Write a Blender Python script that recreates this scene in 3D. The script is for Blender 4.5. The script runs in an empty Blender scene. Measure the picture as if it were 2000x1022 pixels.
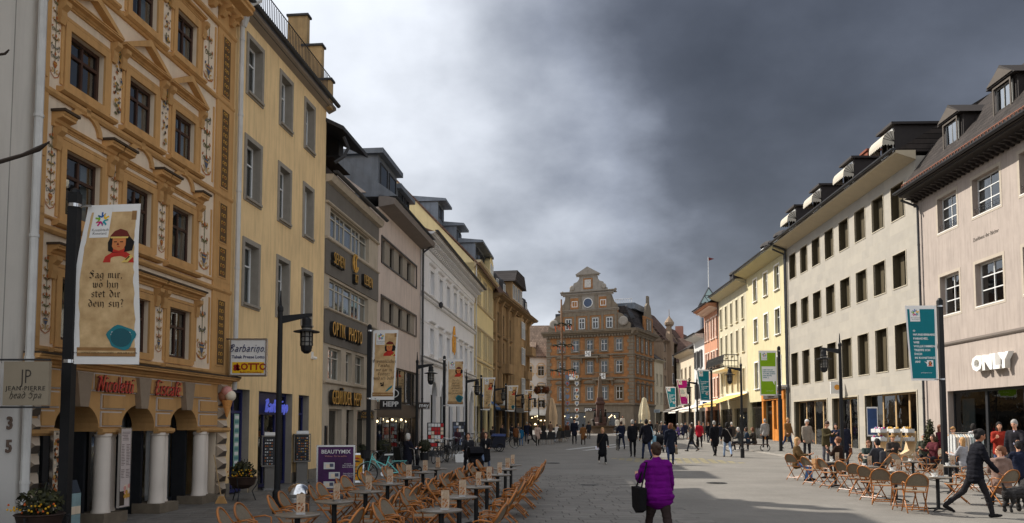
import bpy, math, random
from mathutils import Vector, Matrix, noise
rnd = random.Random(7)
R = math.radians
scene = bpy.context.scene

# ---------------------------------------------------------------- camera
FPX, HOR, CAMZ, PITCH = 1580.0, 829.0, 1.95, R(3.7)      # focal length and horizon in photo pixels (2000 wide)
CP, SP = math.cos(PITCH), math.sin(PITCH)
YPP = HOR - FPX * math.tan(PITCH)
cam_d = bpy.data.cameras.new('camera')
cam = bpy.data.objects.new('camera', cam_d)
scene.collection.objects.link(cam)
cam.location = (0, 0, CAMZ)
cam.rotation_euler = (R(90) + PITCH, 0, 0)
cam_d.sensor_width = 36.0
cam_d.lens = 36.0 * FPX / 2000.0
cam_d.shift_y = (YPP - 511) / 2000.0
cam_d.clip_start, cam_d.clip_end = 0.1, 3000
scene.camera = cam

# ---------------------------------------------------------------- light
SUN_AZ, SUN_EL = R(-57), R(43)          # azimuth from the view direction (+Y), negative = left
SUN = Vector((math.sin(SUN_AZ) * math.cos(SUN_EL), math.cos(SUN_AZ) * math.cos(SUN_EL), math.sin(SUN_EL)))
sun_d = bpy.data.lights.new('sun', 'SUN')
sun_d.energy, sun_d.angle, sun_d.color = 4.9, R(0.53), (1.0, 0.945, 0.86)
sun = bpy.data.objects.new('sun', sun_d)
scene.collection.objects.link(sun)
sun.rotation_euler = SUN.to_track_quat('Z', 'Y').to_euler()
sun.location = (-60, 60, 80)

world = bpy.data.worlds.new('World')
scene.world = world
world.use_nodes = True
def build_world():
 nt = world.node_tree
 N, L = nt.nodes, nt.links
 N.clear()
 out = N.new('ShaderNodeOutputWorld')
 sky = N.new('ShaderNodeTexSky')
 sky.sky_type = 'NISHITA'
 sky.sun_disc = False
 sky.sun_elevation = SUN_EL
 sky.sun_rotation = SUN_AZ
 bg = N.new('ShaderNodeBackground'); bg.inputs['Strength'].default_value = 0.1
 L.new(sky.outputs[0], bg.inputs[0])
 tc = N.new('ShaderNodeTexCoord')
 def vec(v):
  n = N.new('ShaderNodeCombineXYZ')
  for i in range(3): n.inputs[i].default_value = v[i]
  return n.outputs[0]
 def math_(op, a, b=None, c=None, clamp=False):
  n = N.new('ShaderNodeMath'); n.operation = op; n.use_clamp = clamp
  for i, x in enumerate((a, b, c)):
   if x is None: continue
   if isinstance(x, (int, float)): n.inputs[i].default_value = x
   else: L.new(x, n.inputs[i])
  return n.outputs[0]
 def dot(v):
  n = N.new('ShaderNodeVectorMath'); n.operation = 'DOT_PRODUCT'
  L.new(tc.outputs['Generated'], n.inputs[0]); L.new(vec(v), n.inputs[1])
  return n.outputs['Value']
 # cloud deck: direction projected on a plane overhead, so that clouds flatten towards the horizon
 sep = N.new('ShaderNodeSeparateXYZ'); L.new(tc.outputs['Generated'], sep.inputs[0])
 h = math_('ADD', math_('MAXIMUM', sep.outputs[2], 0.0), 0.45)
 comb = N.new('ShaderNodeCombineXYZ')
 L.new(math_('DIVIDE', sep.outputs[0], h), comb.inputs[0]); L.new(math_('DIVIDE', sep.outputs[1], h), comb.inputs[1])
 def nz(scale, detail, rough, off, dist=0.0):
  mp = N.new('ShaderNodeMapping'); mp.inputs['Location'].default_value = off
  L.new(comb.outputs[0], mp.inputs[0])
  n = N.new('ShaderNodeTexNoise'); n.inputs['Scale'].default_value = scale
  n.inputs['Detail'].default_value = detail; n.inputs['Roughness'].default_value = rough
  n.inputs['Distortion'].default_value = dist
  L.new(mp.outputs[0], n.inputs['Vector'])
  return n.outputs[0]
 big = nz(0.75, 6, 0.45, (6.0, 0.6, 7.8), 0.0)
 fine = nz(2.4, 9, 0.53, (9.5, 14.4, 7.9), 0.0)
 lum = math_('ADD', math_('MULTIPLY', big, 0.62), math_('MULTIPLY', fine, 0.38))
 # dark storm bank ahead and to the right; thin bright cloud elsewhere and round the sun
 bank = Vector((0.74, 0.66, 0.36)).normalized()
 d = math_('ADD', dot(bank), math_('MULTIPLY', math_('SUBTRACT', lum, 0.5), -0.85))
 mr = N.new('ShaderNodeMapRange'); mr.interpolation_type = 'SMOOTHSTEP'
 mr.inputs['From Min'].default_value = 0.56; mr.inputs['From Max'].default_value = 1.0
 mr.inputs['To Min'].default_value = 0.0; mr.inputs['To Max'].default_value = 1.0
 L.new(d, mr.inputs[0])
 ramp = N.new('ShaderNodeValToRGB')
 e = ramp.color_ramp.elements
 e[0].position, e[0].color = 0.0, (0.84, 0.88, 0.95, 1)
 e[1].position, e[1].color = 1.0, (0.070, 0.080, 0.105, 1)
 for p, c in ((0.25, (0.56, 0.60, 0.675, 1)), (0.5, (0.33, 0.365, 0.445, 1)), (0.75, (0.13, 0.147, 0.19, 1))):
  x = e.new(p); x.color = c
 L.new(mr.outputs[0], ramp.inputs[0])
 # paler strip low over the roofs
 low = math_('POWER', math_('SUBTRACT', 1.0, math_('MAXIMUM', sep.outputs[2], 0.0), None, True), 7.0)
 mixl = N.new('ShaderNodeMix'); mixl.data_type = 'RGBA'
 L.new(math_('MULTIPLY', low, 0.75), mixl.inputs['Factor'])
 L.new(ramp.outputs[0], mixl.inputs['A']); mixl.inputs['B'].default_value = (0.55, 0.57, 0.60, 1)
 # brightness of the cloud: wisps, and forward scatter near the sun
 near = math_('POWER', math_('MAXIMUM', dot(SUN), 0.0), 6.0)
 m2 = N.new('ShaderNodeMapRange'); m2.interpolation_type = 'SMOOTHSTEP'; m2.inputs['From Min'].default_value = 0.36; m2.inputs['From Max'].default_value = 0.62
 L.new(lum, m2.inputs[0])
 val = math_('ADD', math_('ADD', 0.50, math_('MULTIPLY', m2.outputs[0], 0.46)), math_('MULTIPLY', near, 0.35))
 bg2 = N.new('ShaderNodeBackground'); L.new(mixl.outputs['Result'], bg2.inputs[0]); L.new(val, bg2.inputs[1])
 ms = N.new('ShaderNodeMixShader'); ms.inputs[0].default_value = 0.95
 L.new(bg.outputs[0], ms.inputs[1]); L.new(bg2.outputs[0], ms.inputs[2])
 L.new(ms.outputs[0], out.inputs[0])
build_world()
world.cycles.sampling_method = 'MANUAL'
world.cycles.sample_map_resolution = 512

vs = scene.view_settings
vs.view_transform, vs.look, vs.gamma, vs.exposure = 'Standard', 'None', 1.0, 0.4
vs.use_curve_mapping = False
cy = scene.cycles
cy.max_bounces, cy.diffuse_bounces, cy.glossy_bounces, cy.transmission_bounces, cy.transparent_max_bounces = 6, 3, 3, 4, 8
cy.caustics_reflective = cy.caustics_refractive = False
cy.sample_clamp_indirect = 6.0
cy.use_denoising = True

# ---------------------------------------------------------------- photo pixel -> place
SLOPE, YREF = 0.0095, 30.16             # the street climbs gently away from the camera
def gz(y): return SLOPE * (y - YREF)
def ray(px, py):
 v = -(py - YPP) / FPX
 return ((px - 1000) / FPX, CP - v * SP, SP + v * CP)
def at(px, py, lift=0.0):
 """the spot of the street (or of a level `lift` above it) seen at that photo pixel"""
 r = ray(px, py)
 t = (-SLOPE * YREF + lift - CAMZ) / (r[2] - SLOPE * r[1])
 return Vector((t * r[0], t * r[1], gz(t * r[1])))
def on_y(px, py, Y):
 r = ray(px, py); t = Y / r[1]
 return Vector((t * r[0], Y, CAMZ + t * r[2]))
LA, LM = -10.226, 0.10443               # house line on the left: X = LA + LM*Y
RA, RM = 22.19, 0.02848                 # and on the right
# ---------------------------------------------------------------- materials
MATS = {}
def srgb(r, g, b):
 f = lambda c: (c / 255 / 12.92) if c <= 10 else ((c / 255 + 0.055) / 1.055) ** 2.4
 return (f(r), f(g), f(b))
def mat(name, col=None, rough=0.75, var=0.12, scale=1.3, bump=0.0, bscale=60.0, metal=0.0, spec=0.35, streak=0.0, sscale=1.0, emit=None, randobj=0.0, tint=None):
 if name in MATS: return MATS[name]
 m = bpy.data.materials.new(name); MATS[name] = m
 m.use_nodes = True
 nt = m.node_tree; N, L = nt.nodes, nt.links
 b = N['Principled BSDF']
 b.inputs['Roughness'].default_value = rough
 b.inputs['Metallic'].default_value = metal
 b.inputs['Specular IOR Level'].default_value = spec
 col = col or (0.5, 0.5, 0.5)
 tc = N.new('ShaderNodeTexCoord')
 last = None
 if var:
  n = N.new('ShaderNodeTexNoise'); n.inputs['Scale'].default_value = scale; n.inputs['Detail'].default_value = 8; n.inputs['Roughness'].default_value = 0.62
  L.new(tc.outputs['Object'], n.inputs['Vector'])
  r = N.new('ShaderNodeValToRGB'); e = r.color_ramp.elements
  t = tint or col
  e[0].position, e[0].color = 0.28, (*[max(0, c * (1 - var)) for c in t], 1)
  e[1].position, e[1].color = 0.72, (*[min(1, c * (1 + var)) for c in col], 1)
  L.new(n.outputs[0], r.inputs[0]); last = r.outputs[0]
 if streak and last:
  mp = N.new('ShaderNodeMapping'); mp.inputs['Scale'].default_value = (2.2 * sscale, 2.2 * sscale, 0.22 * sscale)
  L.new(tc.outputs['Object'], mp.inputs[0])
  n = N.new('ShaderNodeTexNoise'); n.inputs['Scale'].default_value = 1.6; n.inputs['Detail'].default_value = 7; n.inputs['Roughness'].default_value = 0.65
  L.new(mp.outputs[0], n.inputs['Vector'])
  r = N.new('ShaderNodeMapRange'); r.inputs['From Min'].default_value = 0.46; r.inputs['From Max'].default_value = 0.72
  r.inputs['To Max'].default_value = streak
  L.new(n.outputs[0], r.inputs[0])
  mx = N.new('ShaderNodeMix'); mx.data_type = 'RGBA'
  L.new(r.outputs[0], mx.inputs['Factor']); L.new(last, mx.inputs['A'])
  mx.inputs['B'].default_value = (*[c * 0.42 for c in col], 1); last = mx.outputs['Result']
 if randobj and last:
  oi = N.new('ShaderNodeObjectInfo')
  mr = N.new('ShaderNodeMapRange'); mr.inputs['To Min'].default_value = 1 - randobj; mr.inputs['To Max'].default_value = 1 + randobj
  L.new(oi.outputs['Random'], mr.inputs[0])
  hs = N.new('ShaderNodeHueSaturation'); L.new(mr.outputs[0], hs.inputs['Value']); L.new(last, hs.inputs['Color']); last = hs.outputs[0]
 if last: L.new(last, b.inputs['Base Color'])
 else: b.inputs['Base Color'].default_value = (*col, 1)
 if bump:
  n = N.new('ShaderNodeTexNoise'); n.inputs['Scale'].default_value = bscale; n.inputs['Detail'].default_value = 6
  L.new(tc.outputs['Object'], n.inputs['Vector'])
  bp = N.new('ShaderNodeBump'); bp.inputs['Strength'].default_value = bump; bp.inputs['Distance'].default_value = 0.02
  L.new(n.outputs[0], bp.inputs['Height']); L.new(bp.outputs[0], b.inputs['Normal'])
 if emit:
  b.inputs['Emission Color'].default_value = (*emit[0], 1); b.inputs['Emission Strength'].default_value = emit[1]
 return m
def tile_mat(name, c1, c2, w=0.22, h=0.3, axes='xz', mortar=None, bump=0.6, rough=0.8, msize=0.018, lo=0.6):
 """roof tiles / coursed stone too small to pick apart: brick texture in object space"""
 if name in MATS: return MATS[name]
 m = bpy.data.materials.new(name); MATS[name] = m; m.use_nodes = True
 nt = m.node_tree; N, L = nt.nodes, nt.links
 b = N['Principled BSDF']; b.inputs['Roughness'].default_value = rough; b.inputs['Specular IOR Level'].default_value = 0.1
 tc = N.new('ShaderNodeTexCoord'); sp = N.new('ShaderNodeSeparateXYZ'); L.new(tc.outputs['Object'], sp.inputs[0])
 cb = N.new('ShaderNodeCombineXYZ')
 L.new(sp.outputs['xyz'.index(axes[0])], cb.inputs[0]); L.new(sp.outputs['xyz'.index(axes[1])], cb.inputs[1])
 br = N.new('ShaderNodeTexBrick'); br.inputs['Scale'].default_value = 1.0
 br.inputs['Brick Width'].default_value = w; br.inputs['Row Height'].default_value = h; br.inputs['Mortar Size'].default_value = msize
 br.inputs['Color1'].default_value = (*c1, 1); br.inputs['Color2'].default_value = (*c2, 1)
 br.inputs['Mortar'].default_value = (*(mortar or [c * 0.35 for c in c1]), 1)
 L.new(cb.outputs[0], br.inputs['Vector'])
 n = N.new('ShaderNodeTexNoise'); n.inputs['Scale'].default_value = 1.1; n.inputs['Detail'].default_value = 9; n.inputs['Roughness'].default_value = 0.7
 L.new(tc.outputs['Object'], n.inputs['Vector'])
 r = N.new('ShaderNodeMapRange'); r.inputs['From Min'].default_value = 0.25; r.inputs['From Max'].default_value = 0.75
 r.inputs['To Min'].default_value = lo; r.inputs['To Max'].default_value = 1 + (1 - lo) * .85
 L.new(n.outputs[0], r.inputs[0])
 hs = N.new('ShaderNodeHueSaturation'); L.new(br.outputs[0], hs.inputs['Color']); L.new(r.outputs[0], hs.inputs['Value'])
 L.new(hs.outputs[0], b.inputs['Base Color'])
 bp = N.new('ShaderNodeBump'); bp.inputs['Strength'].default_value = bump; bp.inputs['Distance'].default_value = 0.03
 inv = N.new('ShaderNodeMath'); inv.operation = 'SUBTRACT'; inv.inputs[0].default_value = 1.0; L.new(br.outputs['Fac'], inv.inputs[1])
 L.new(inv.outputs[0], bp.inputs['Height']); L.new(bp.outputs[0], b.inputs['Normal'])
 return m
def glass_mat(name, tint=(0.55, 0.6, 0.62), base=0.16, rough=0.02):
 if name in MATS: return MATS[name]
 m = bpy.data.materials.new(name); MATS[name] = m; m.use_nodes = True
 nt = m.node_tree; N, L = nt.nodes, nt.links; N.clear()
 o = N.new('ShaderNodeOutputMaterial')
 t = N.new('ShaderNodeBsdfTransparent'); t.inputs[0].default_value = (*tint, 1)
 g = N.new('ShaderNodeBsdfGlossy'); g.inputs['Roughness'].default_value = rough; g.inputs[0].default_value = (0.9, 0.93, 0.95, 1)
 fr = N.new('ShaderNodeFresnel'); fr.inputs[0].default_value = 1.5
 # old panes are never quite flat
 tc = N.new('ShaderNodeTexCoord'); n = N.new('ShaderNodeTexNoise'); n.inputs['Scale'].default_value = 1.7; L.new(tc.outputs['Object'], n.inputs['Vector'])
 bp = N.new('ShaderNodeBump'); bp.inputs['Strength'].default_value = 0.12; bp.inputs['Distance'].default_value = 0.03; L.new(n.outputs[0], bp.inputs['Height'])
 L.new(bp.outputs[0], g.inputs['Normal'])
 ma = N.new('ShaderNodeMath'); ma.operation = 'MULTIPLY_ADD'; ma.inputs[1].default_value = 0.85; ma.inputs[2].default_value = base; ma.use_clamp = True
 L.new(fr.outputs[0], ma.inputs[0])
 mx = N.new('ShaderNodeMixShader'); L.new(ma.outputs[0], mx.inputs[0]); L.new(t.outputs[0], mx.inputs[1]); L.new(g.outputs[0], mx.inputs[2])
 L.new(mx.outputs[0], o.inputs[0])
 return m

mat('dark', (0.018, 0.018, 0.02), 0.8, 0.2)
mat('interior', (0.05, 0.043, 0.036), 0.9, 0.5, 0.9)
mat('white_frame', (0.74, 0.74, 0.72), 0.5, 0.06)
mat('white_paint', (0.76, 0.75, 0.72), 0.55, 0.08, 2.0)
mat('curtain', (0.62, 0.62, 0.60), 0.95, 0.1, 6)
mat('black_metal', (0.010, 0.010, 0.011), 0.55, 0.25, 5, spec=0.3)
mat('iron', (0.03, 0.03, 0.032), 0.5, 0.3, 8)
mat('zinc', srgb(120, 126, 134), 0.5, 0.18, 1.6, metal=0.35, streak=0.5)
mat('zinc_dark', srgb(62, 62, 64), 0.55, 0.2, 2.0, metal=0.3)
mat('pipe_white', srgb(205, 203, 198), 0.5, 0.1, 3, streak=0.4)
mat('stone_grey', srgb(150, 146, 138), 0.85, 0.14, 3, 0.25, streak=0.45)
mat('steel', (0.55, 0.55, 0.55), 0.22, 0.05, 4, metal=1.0)
mat('chrome', (0.75, 0.75, 0.75), 0.08, 0.02, 4, metal=1.0)
mat('brown_frame', (0.055, 0.024, 0.014), 0.5, 0.25, 4)
mat('bronze_frame', (0.05, 0.037, 0.028), 0.38, 0.2, 4, metal=0.4)
mat('anthracite', (0.024, 0.025, 0.028), 0.4, 0.2, 3)
mat('rubber', (0.02, 0.02, 0.02), 0.8, 0.2)
glass_mat('glass')
glass_mat('shop_glass', (0.66, 0.68, 0.69), 0.05)
glass_mat('dark_glass', (0.30, 0.32, 0.34), 0.07)
glass_mat('bright_glass', (0.45, 0.5, 0.55), 0.42)

# ---------------------------------------------------------------- mesh builder
COL = scene.collection
def M(x): return MATS[x] if isinstance(x, str) else x
class MB:
 def __init__(s): s.v, s.f, s.m = [], [], []
 def poly(s, pts, mi=0):
  n = len(s.v); s.v += [tuple(p) for p in pts]; s.f.append(tuple(range(n, n + len(pts)))); s.m.append(mi)
 def box(s, x0, y0, z0, x1, y1, z1, mi=0):
  if x0 > x1: x0, x1 = x1, x0
  if y0 > y1: y0, y1 = y1, y0
  if z0 > z1: z0, z1 = z1, z0
  n = len(s.v)
  s.v += [(x0, y0, z0), (x1, y0, z0), (x1, y1, z0), (x0, y1, z0), (x0, y0, z1), (x1, y0, z1), (x1, y1, z1), (x0, y1, z1)]
  for q in ((0, 3, 2, 1), (4, 5, 6, 7), (0, 1, 5, 4), (1, 2, 6, 5), (2, 3, 7, 6), (3, 0, 4, 7)):
   s.f.append(tuple(n + i for i in q)); s.m.append(mi)
  return s
 def prism(s, pts, a, b, axis='y', mi=0):
  """polygon pts extruded from a to b along axis; pts are (x,z) for y, (y,z) for x, (x,y) for z"""
  def P(p, t): return (p[0], t, p[1]) if axis == 'y' else ((t, p[0], p[1]) if axis == 'x' else (p[0], p[1], t))
  n, k = len(s.v), len(pts)
  s.v += [P(p, a) for p in pts] + [P(p, b) for p in pts]
  s.f.append(tuple(range(n, n + k))); s.m.append(mi)
  s.f.append(tuple(range(n + 2 * k - 1, n + k - 1, -1))); s.m.append(mi)
  for i in range(k):
   j = (i + 1) % k
   s.f.append((n + j, n + i, n + k + i, n + k + j)); s.m.append(mi)
  return s
 def lathe(s, prof, c=(0, 0, 0), n=12, mi=0, sx=1, sy=1, a0=0.0):
  b = len(s.v)
  for r, z in prof:
   for i in range(n):
    a = a0 + 2 * math.pi * i / n
    s.v.append((c[0] + r * sx * math.cos(a), c[1] + r * sy * math.sin(a), c[2] + z))
  for k in range(len(prof) - 1):
   for i in range(n):
    j = (i + 1) % n
    s.f.append((b + k * n + i, b + k * n + j, b + (k + 1) * n + j, b + (k + 1) * n + i)); s.m.append(mi)
  s.f.append(tuple(b + i for i in reversed(range(n)))); s.m.append(mi)
  t = b + (len(prof) - 1) * n
  s.f.append(tuple(t + i for i in range(n))); s.m.append(mi)
  return s
 def tube(s, pts, r, n=6, mi=0, closed=False, flat=1.0):
  pts = [Vector(p) for p in pts]
  if not isinstance(r, (list, tuple)): r = [r] * len(pts)
  b, k = len(s.v), len(pts)
  up = None
  for i, p in enumerate(pts):
   if closed: d = pts[(i + 1) % k] - pts[i - 1]
   else: d = pts[min(i + 1, k - 1)] - pts[max(i - 1, 0)]
   d = d.normalized() if d.length > 1e-9 else Vector((0, 0, 1))
   if up is None:
    up = Vector((0, 0, 1)) if abs(d.z) < 0.9 else Vector((1, 0, 0))
   x = up.cross(d)
   if x.length < 1e-4: x = Vector((1, 0, 0)).cross(d)
   x.normalize(); y = d.cross(x); up = y
   for j in range(n):
    a = 2 * math.pi * j / n
    s.v.append(tuple(p + x * (math.cos(a) * r[i]) + y * (math.sin(a) * r[i] * flat)))
  for i in range(k if closed else k - 1):
   i2 = (i + 1) % k
   for j in range(n):
    j2 = (j + 1) % n
    s.f.append((b + i * n + j, b + i * n + j2, b + i2 * n + j2, b + i2 * n + j)); s.m.append(mi)
  if not closed:
   s.f.append(tuple(b + j for j in reversed(range(n)))); s.m.append(mi)
   s.f.append(tuple(b + (k - 1) * n + j for j in range(n))); s.m.append(mi)
  return s
 def ball(s, c, r, n=8, k=6, mi=0):
  r = r if isinstance(r, (list, tuple)) else (r, r, r)
  prof = [(math.sin(math.pi * i / k) + 1e-4, -math.cos(math.pi * i / k)) for i in range(k + 1)]
  b = len(s.v)
  s.lathe(prof, (0, 0, 0), n, mi)
  for i in range(b, len(s.v)):
   v = s.v[i]; s.v[i] = (c[0] + v[0] * r[0], c[1] + v[1] * r[1], c[2] + v[2] * r[2])
  return s
 def add(s, o, mtx=None, mi=None):
  b = len(s.v)
  s.v += [tuple(mtx @ Vector(p)) for p in o.v] if mtx else o.v
  s.f += [tuple(b + i for i in q) for q in o.f]
  s.m += o.m if mi is None else [mi] * len(o.m)
  return s
 def mesh(s, name, mats, smooth=False):
  me = bpy.data.meshes.new(name)
  me.from_pydata(s.v, [], s.f)
  for m in (mats if isinstance(mats, (list, tuple)) else [mats]): me.materials.append(M(m))
  if any(s.m): me.polygons.foreach_set('material_index', s.m)
  if smooth:
   me.polygons.foreach_set('use_smooth', [True] * len(me.polygons))
   if smooth is not True: me.set_sharp_from_angle(angle=R(smooth))
  me.update()
  return me
 def build(s, name, mats, parent=None, loc=(0, 0, 0), rz=0.0, smooth=False):
  return obj(name, s.mesh(name, mats, smooth), parent, loc, rz)
def obj(name, data, parent=None, loc=(0, 0, 0), rz=0.0, rot=None):
 o = bpy.data.objects.new(name, data)
 COL.objects.link(o)
 o.parent = parent
 o.location = loc
 o.rotation_euler = rot if rot else (0, 0, rz)
 return o
def tag(o, label=None, cat=None, group=None, kind=None):
 for k, v in (('label', label), ('category', cat), ('group', group), ('kind', kind)):
  if v: o[k] = v
 return o
def thing(name, label, cat, loc=(0, 0, 0), rz=0.0, group=None):
 return tag(obj(name, None, None, loc, rz), label, cat, group)
def copy_tree(o, parent=None):
 c = o.copy(); COL.objects.link(c); c.parent = parent
 for ch in list(o.children): copy_tree(ch, c)
 return c
CACHE = {}
def cached(key, make):
 if key not in CACHE: CACHE[key] = make()
 return CACHE[key]
def arc(cx, cz, rx, rz_, a0, a1, n): return [(cx + rx * math.cos(a0 + (a1 - a0) * i / n), cz + rz_ * math.sin(a0 + (a1 - a0) * i / n)) for i in range(n + 1)]

# ---------------------------------------------------------------- lettering
def text_mesh(txt, size, mats, depth=0.02, shear=0.0, bold=0.0, sx=1.0, align='CENTER', res=2, spacing=1.0, line=1.0):
 c = bpy.data.curves.new('lettering', 'FONT')
 c.body, c.size, c.extrude, c.shear, c.offset = txt, size, depth, shear, bold
 c.align_x, c.resolution_u, c.space_character, c.space_line = align, res, spacing, line
 o = bpy.data.objects.new('lettering', c)
 me = bpy.data.meshes.new_from_object(o)
 bpy.data.objects.remove(o); bpy.data.curves.remove(c)
 for v in me.vertices:      # stand the letters up in the x-z plane, facing -y
  x, y, z = v.co; v.co = (x * sx, -z, y)
 me.materials.clear()
 for m in (mats if isinstance(mats, (list, tuple)) else [mats]): me.materials.append(M(m))
 me.name = 'lettering'
 return me
def letters(parent, txt, size, material, x, y, z, depth=0.02, name='lettering', **k):
 return obj(name, text_mesh(txt, size, material, depth, **k), parent, (x, y, z))
# broad-nib pen letters: strokes on a grid with x-height 1
PEN = {
 'a': (.8, [[(.1,.85),(.4,1),(.62,.85),(.62,.15),(.8,0)],[(.62,.55),(.2,.45),(.1,.2),(.3,0),(.62,.2)]]),
 'b': (.8, [[(.12,1.6),(.12,.1),(.4,0),(.68,.2),(.68,.75),(.45,1),(.12,.8)]]),
 'c': (.65, [[(.6,.85),(.4,1),(.12,.75),(.12,.25),(.35,0),(.6,.15)]]),
 'd': (.8, [[(.1,1.5),(.45,1.25),(.68,.8),(.68,.2),(.4,0),(.12,.2),(.12,.7),(.35,.95),(.62,.85)]]),
 'e': (.68, [[(.14,.5),(.6,.62),(.58,.85),(.38,1),(.12,.75),(.12,.25),(.35,0),(.6,.15)]]),
 'f': (.5, [[(.55,1.5),(.38,1.6),(.24,1.4),(.24,0)],[(.05,.95),(.5,.95)]]),
 'g': (.8, [[(.65,.9),(.35,1),(.12,.75),(.12,.3),(.35,.05),(.65,.25)],[(.65,1),(.65,-.2),(.4,-.5),(.1,-.35)]]),
 'h': (.8, [[(.14,1.6),(.14,0)],[(.14,.75),(.45,1),(.66,.8),(.66,.2),(.5,-.2)]]),
 'i': (.38, [[(.05,.85),(.18,1),(.18,.15),(.33,0)],[(.14,1.35),(.24,1.45)]]),
 'k': (.75, [[(.14,1.6),(.14,0)],[(.6,1),(.2,.55),(.65,0)]]),
 'l': (.38, [[(.16,1.6),(.16,.15),(.32,0)]]),
 'm': (1.15, [[(.05,.85),(.16,1),(.16,0)],[(.16,.8),(.4,1),(.54,.85),(.54,0)],[(.54,.8),(.78,1),(.92,.85),(.92,.15),(1.06,0)]]),
 'n': (.8, [[(.05,.85),(.16,1),(.16,0)],[(.16,.8),(.45,1),(.62,.85),(.62,0),(.5,-.3)]]),
 'o': (.76, [[(.38,1),(.12,.75),(.12,.25),(.38,0),(.64,.25),(.64,.75),(.38,1)]]),
 'p': (.8, [[(.05,.85),(.16,1),(.16,-.5)],[(.16,.8),(.45,1),(.66,.75),(.66,.25),(.4,0),(.16,.15)]]),
 'r': (.58, [[(.05,.85),(.18,1),(.18,.1),(.3,0)],[(.18,.75),(.4,1),(.56,.85)]]),
 's': (.62, [[(.56,.88),(.34,1),(.12,.8),(.2,.58),(.5,.42),(.54,.18),(.3,0),(.06,.14)]]),
 't': (.5, [[(.2,1.3),(.2,.15),(.35,0),(.5,.12)],[(.03,.98),(.46,.98)]]),
 'u': (.8, [[(.05,.9),(.15,1),(.15,.2),(.38,0),(.6,.2)],[(.6,1),(.6,.15),(.76,0)]]),
 'v': (.7, [[(.05,1),(.18,.85),(.18,.15),(.36,0),(.58,.3),(.55,1)]]),
 'w': (1.05, [[(.05,1),(.15,.85),(.15,.2),(.34,0),(.52,.2),(.52,1)],[(.52,.2),(.7,0),(.9,.3),(.88,1)]]),
 'z': (.64, [[(.08,.95),(.55,.95),(.1,.05),(.58,.05)]]),
 'S': (1.0, [[(.88,1.4),(.55,1.6),(.2,1.35),(.3,1.0),(.7,.65),(.78,.3),(.45,0),(.05,.2)],[(-.1,.9),(.25,1.1),(.9,.9)]]),
 'O': (1.0, [[(.5,1.6),(.12,1.2),(.12,.4),(.5,0),(.88,.4),(.88,1.2),(.5,1.6)],[(.5,1.3),(.5,.3)]]),
 'P': (1.0, [[(.2,1.5),(.2,-.2)],[(0,1.3),(.4,1.6),(.85,1.3),(.75,.8),(.2,.7)]]),
 'C': (.95, [[(.85,1.4),(.5,1.6),(.12,1.2),(.12,.4),(.5,0),(.85,.25)],[(.5,1.3),(.5,.35)]]),
 'D': (1.0, [[(.15,1.5),(.15,.05)],[(0,1.5),(.5,1.6),(.88,1.2),(.85,.4),(.5,0),(.05,.05)]]),
 'N': (1.1, [[(.1,0),(.2,1.55),(.75,.05),(.95,1.7)],[(-.1,1.4),(.2,1.55)]]),
 'E': (.9, [[(.8,1.45),(.45,1.6),(.2,1.3),(.45,.9),(.15,.5),(.4,0),(.85,.25)],[(.2,.85),(.6,.85)]]),
 'B': (.95, [[(.2,1.55),(.15,0)],[(-.05,1.4),(.5,1.6),(.75,1.25),(.25,.85),(.8,.5),(.55,0),(.05,.05)]]),
 '?': (.6, [[(.1,1.3),(.3,1.6),(.55,1.3),(.3,.8),(.3,.45)],[(.27,.1),(.36,.0)]]),
 '!': (.35, [[(.18,1.6),(.16,.5)],[(.14,.1),(.22,0)]]),
 ',': (.35, [[(.1,.1),(.2,0),(.08,-.25)]]), '.': (.32, [[(.1,.08),(.2,0)]]),
 'é': (.68, [[(.14,.5),(.6,.62),(.58,.85),(.38,1),(.12,.75),(.12,.25),(.35,0),(.6,.15)],[(.3,1.25),(.5,1.5)]]),
}
def pen_width(t): return sum(PEN.get(c, (.55, []))[0] + .12 for c in t)
def pen_text(lines, x_h, lead, nib=0.17, ang=40, align=0.5, depth=0.002, round_=0.0, shear=0.0):
 """pen-written lines as an MB in the x-z plane facing -y; round_ > 0 gives neon tubes of that radius"""
 b = MB()
 nx, nz = math.cos(R(ang)) * nib / 2, math.sin(R(ang)) * nib / 2
 for li, t in enumerate(lines):
  x = -pen_width(t) * align
  for c in t:
   w, st = PEN.get(c, (.55, []))
   for s in st:
    if round_:
     # smooth the corners a little
     q = []
     for i in range(len(s) - 1):
      q += [s[i], ((s[i][0] + s[i + 1][0]) / 2, (s[i][1] + s[i + 1][1]) / 2)]
     q.append(s[-1])
     b.tube([((x + p[0] + shear * p[1]) * x_h, 0, (p[1] - li * lead) * x_h) for p in q], round_, 6)
     continue
    for (ax, az), (bx, bz) in zip(s, s[1:]):
     o = -li * lead
     ps = [(x + ax - nx, az - nz + o), (x + ax + nx, az + nz + o), (x + bx + nx, bz + nz + o), (x + bx - nx, bz - nz + o)]
     b.poly([((px + shear * pz) * x_h, -depth, pz * x_h) for px, pz in ps])
   x += w + .12
 return b
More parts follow.
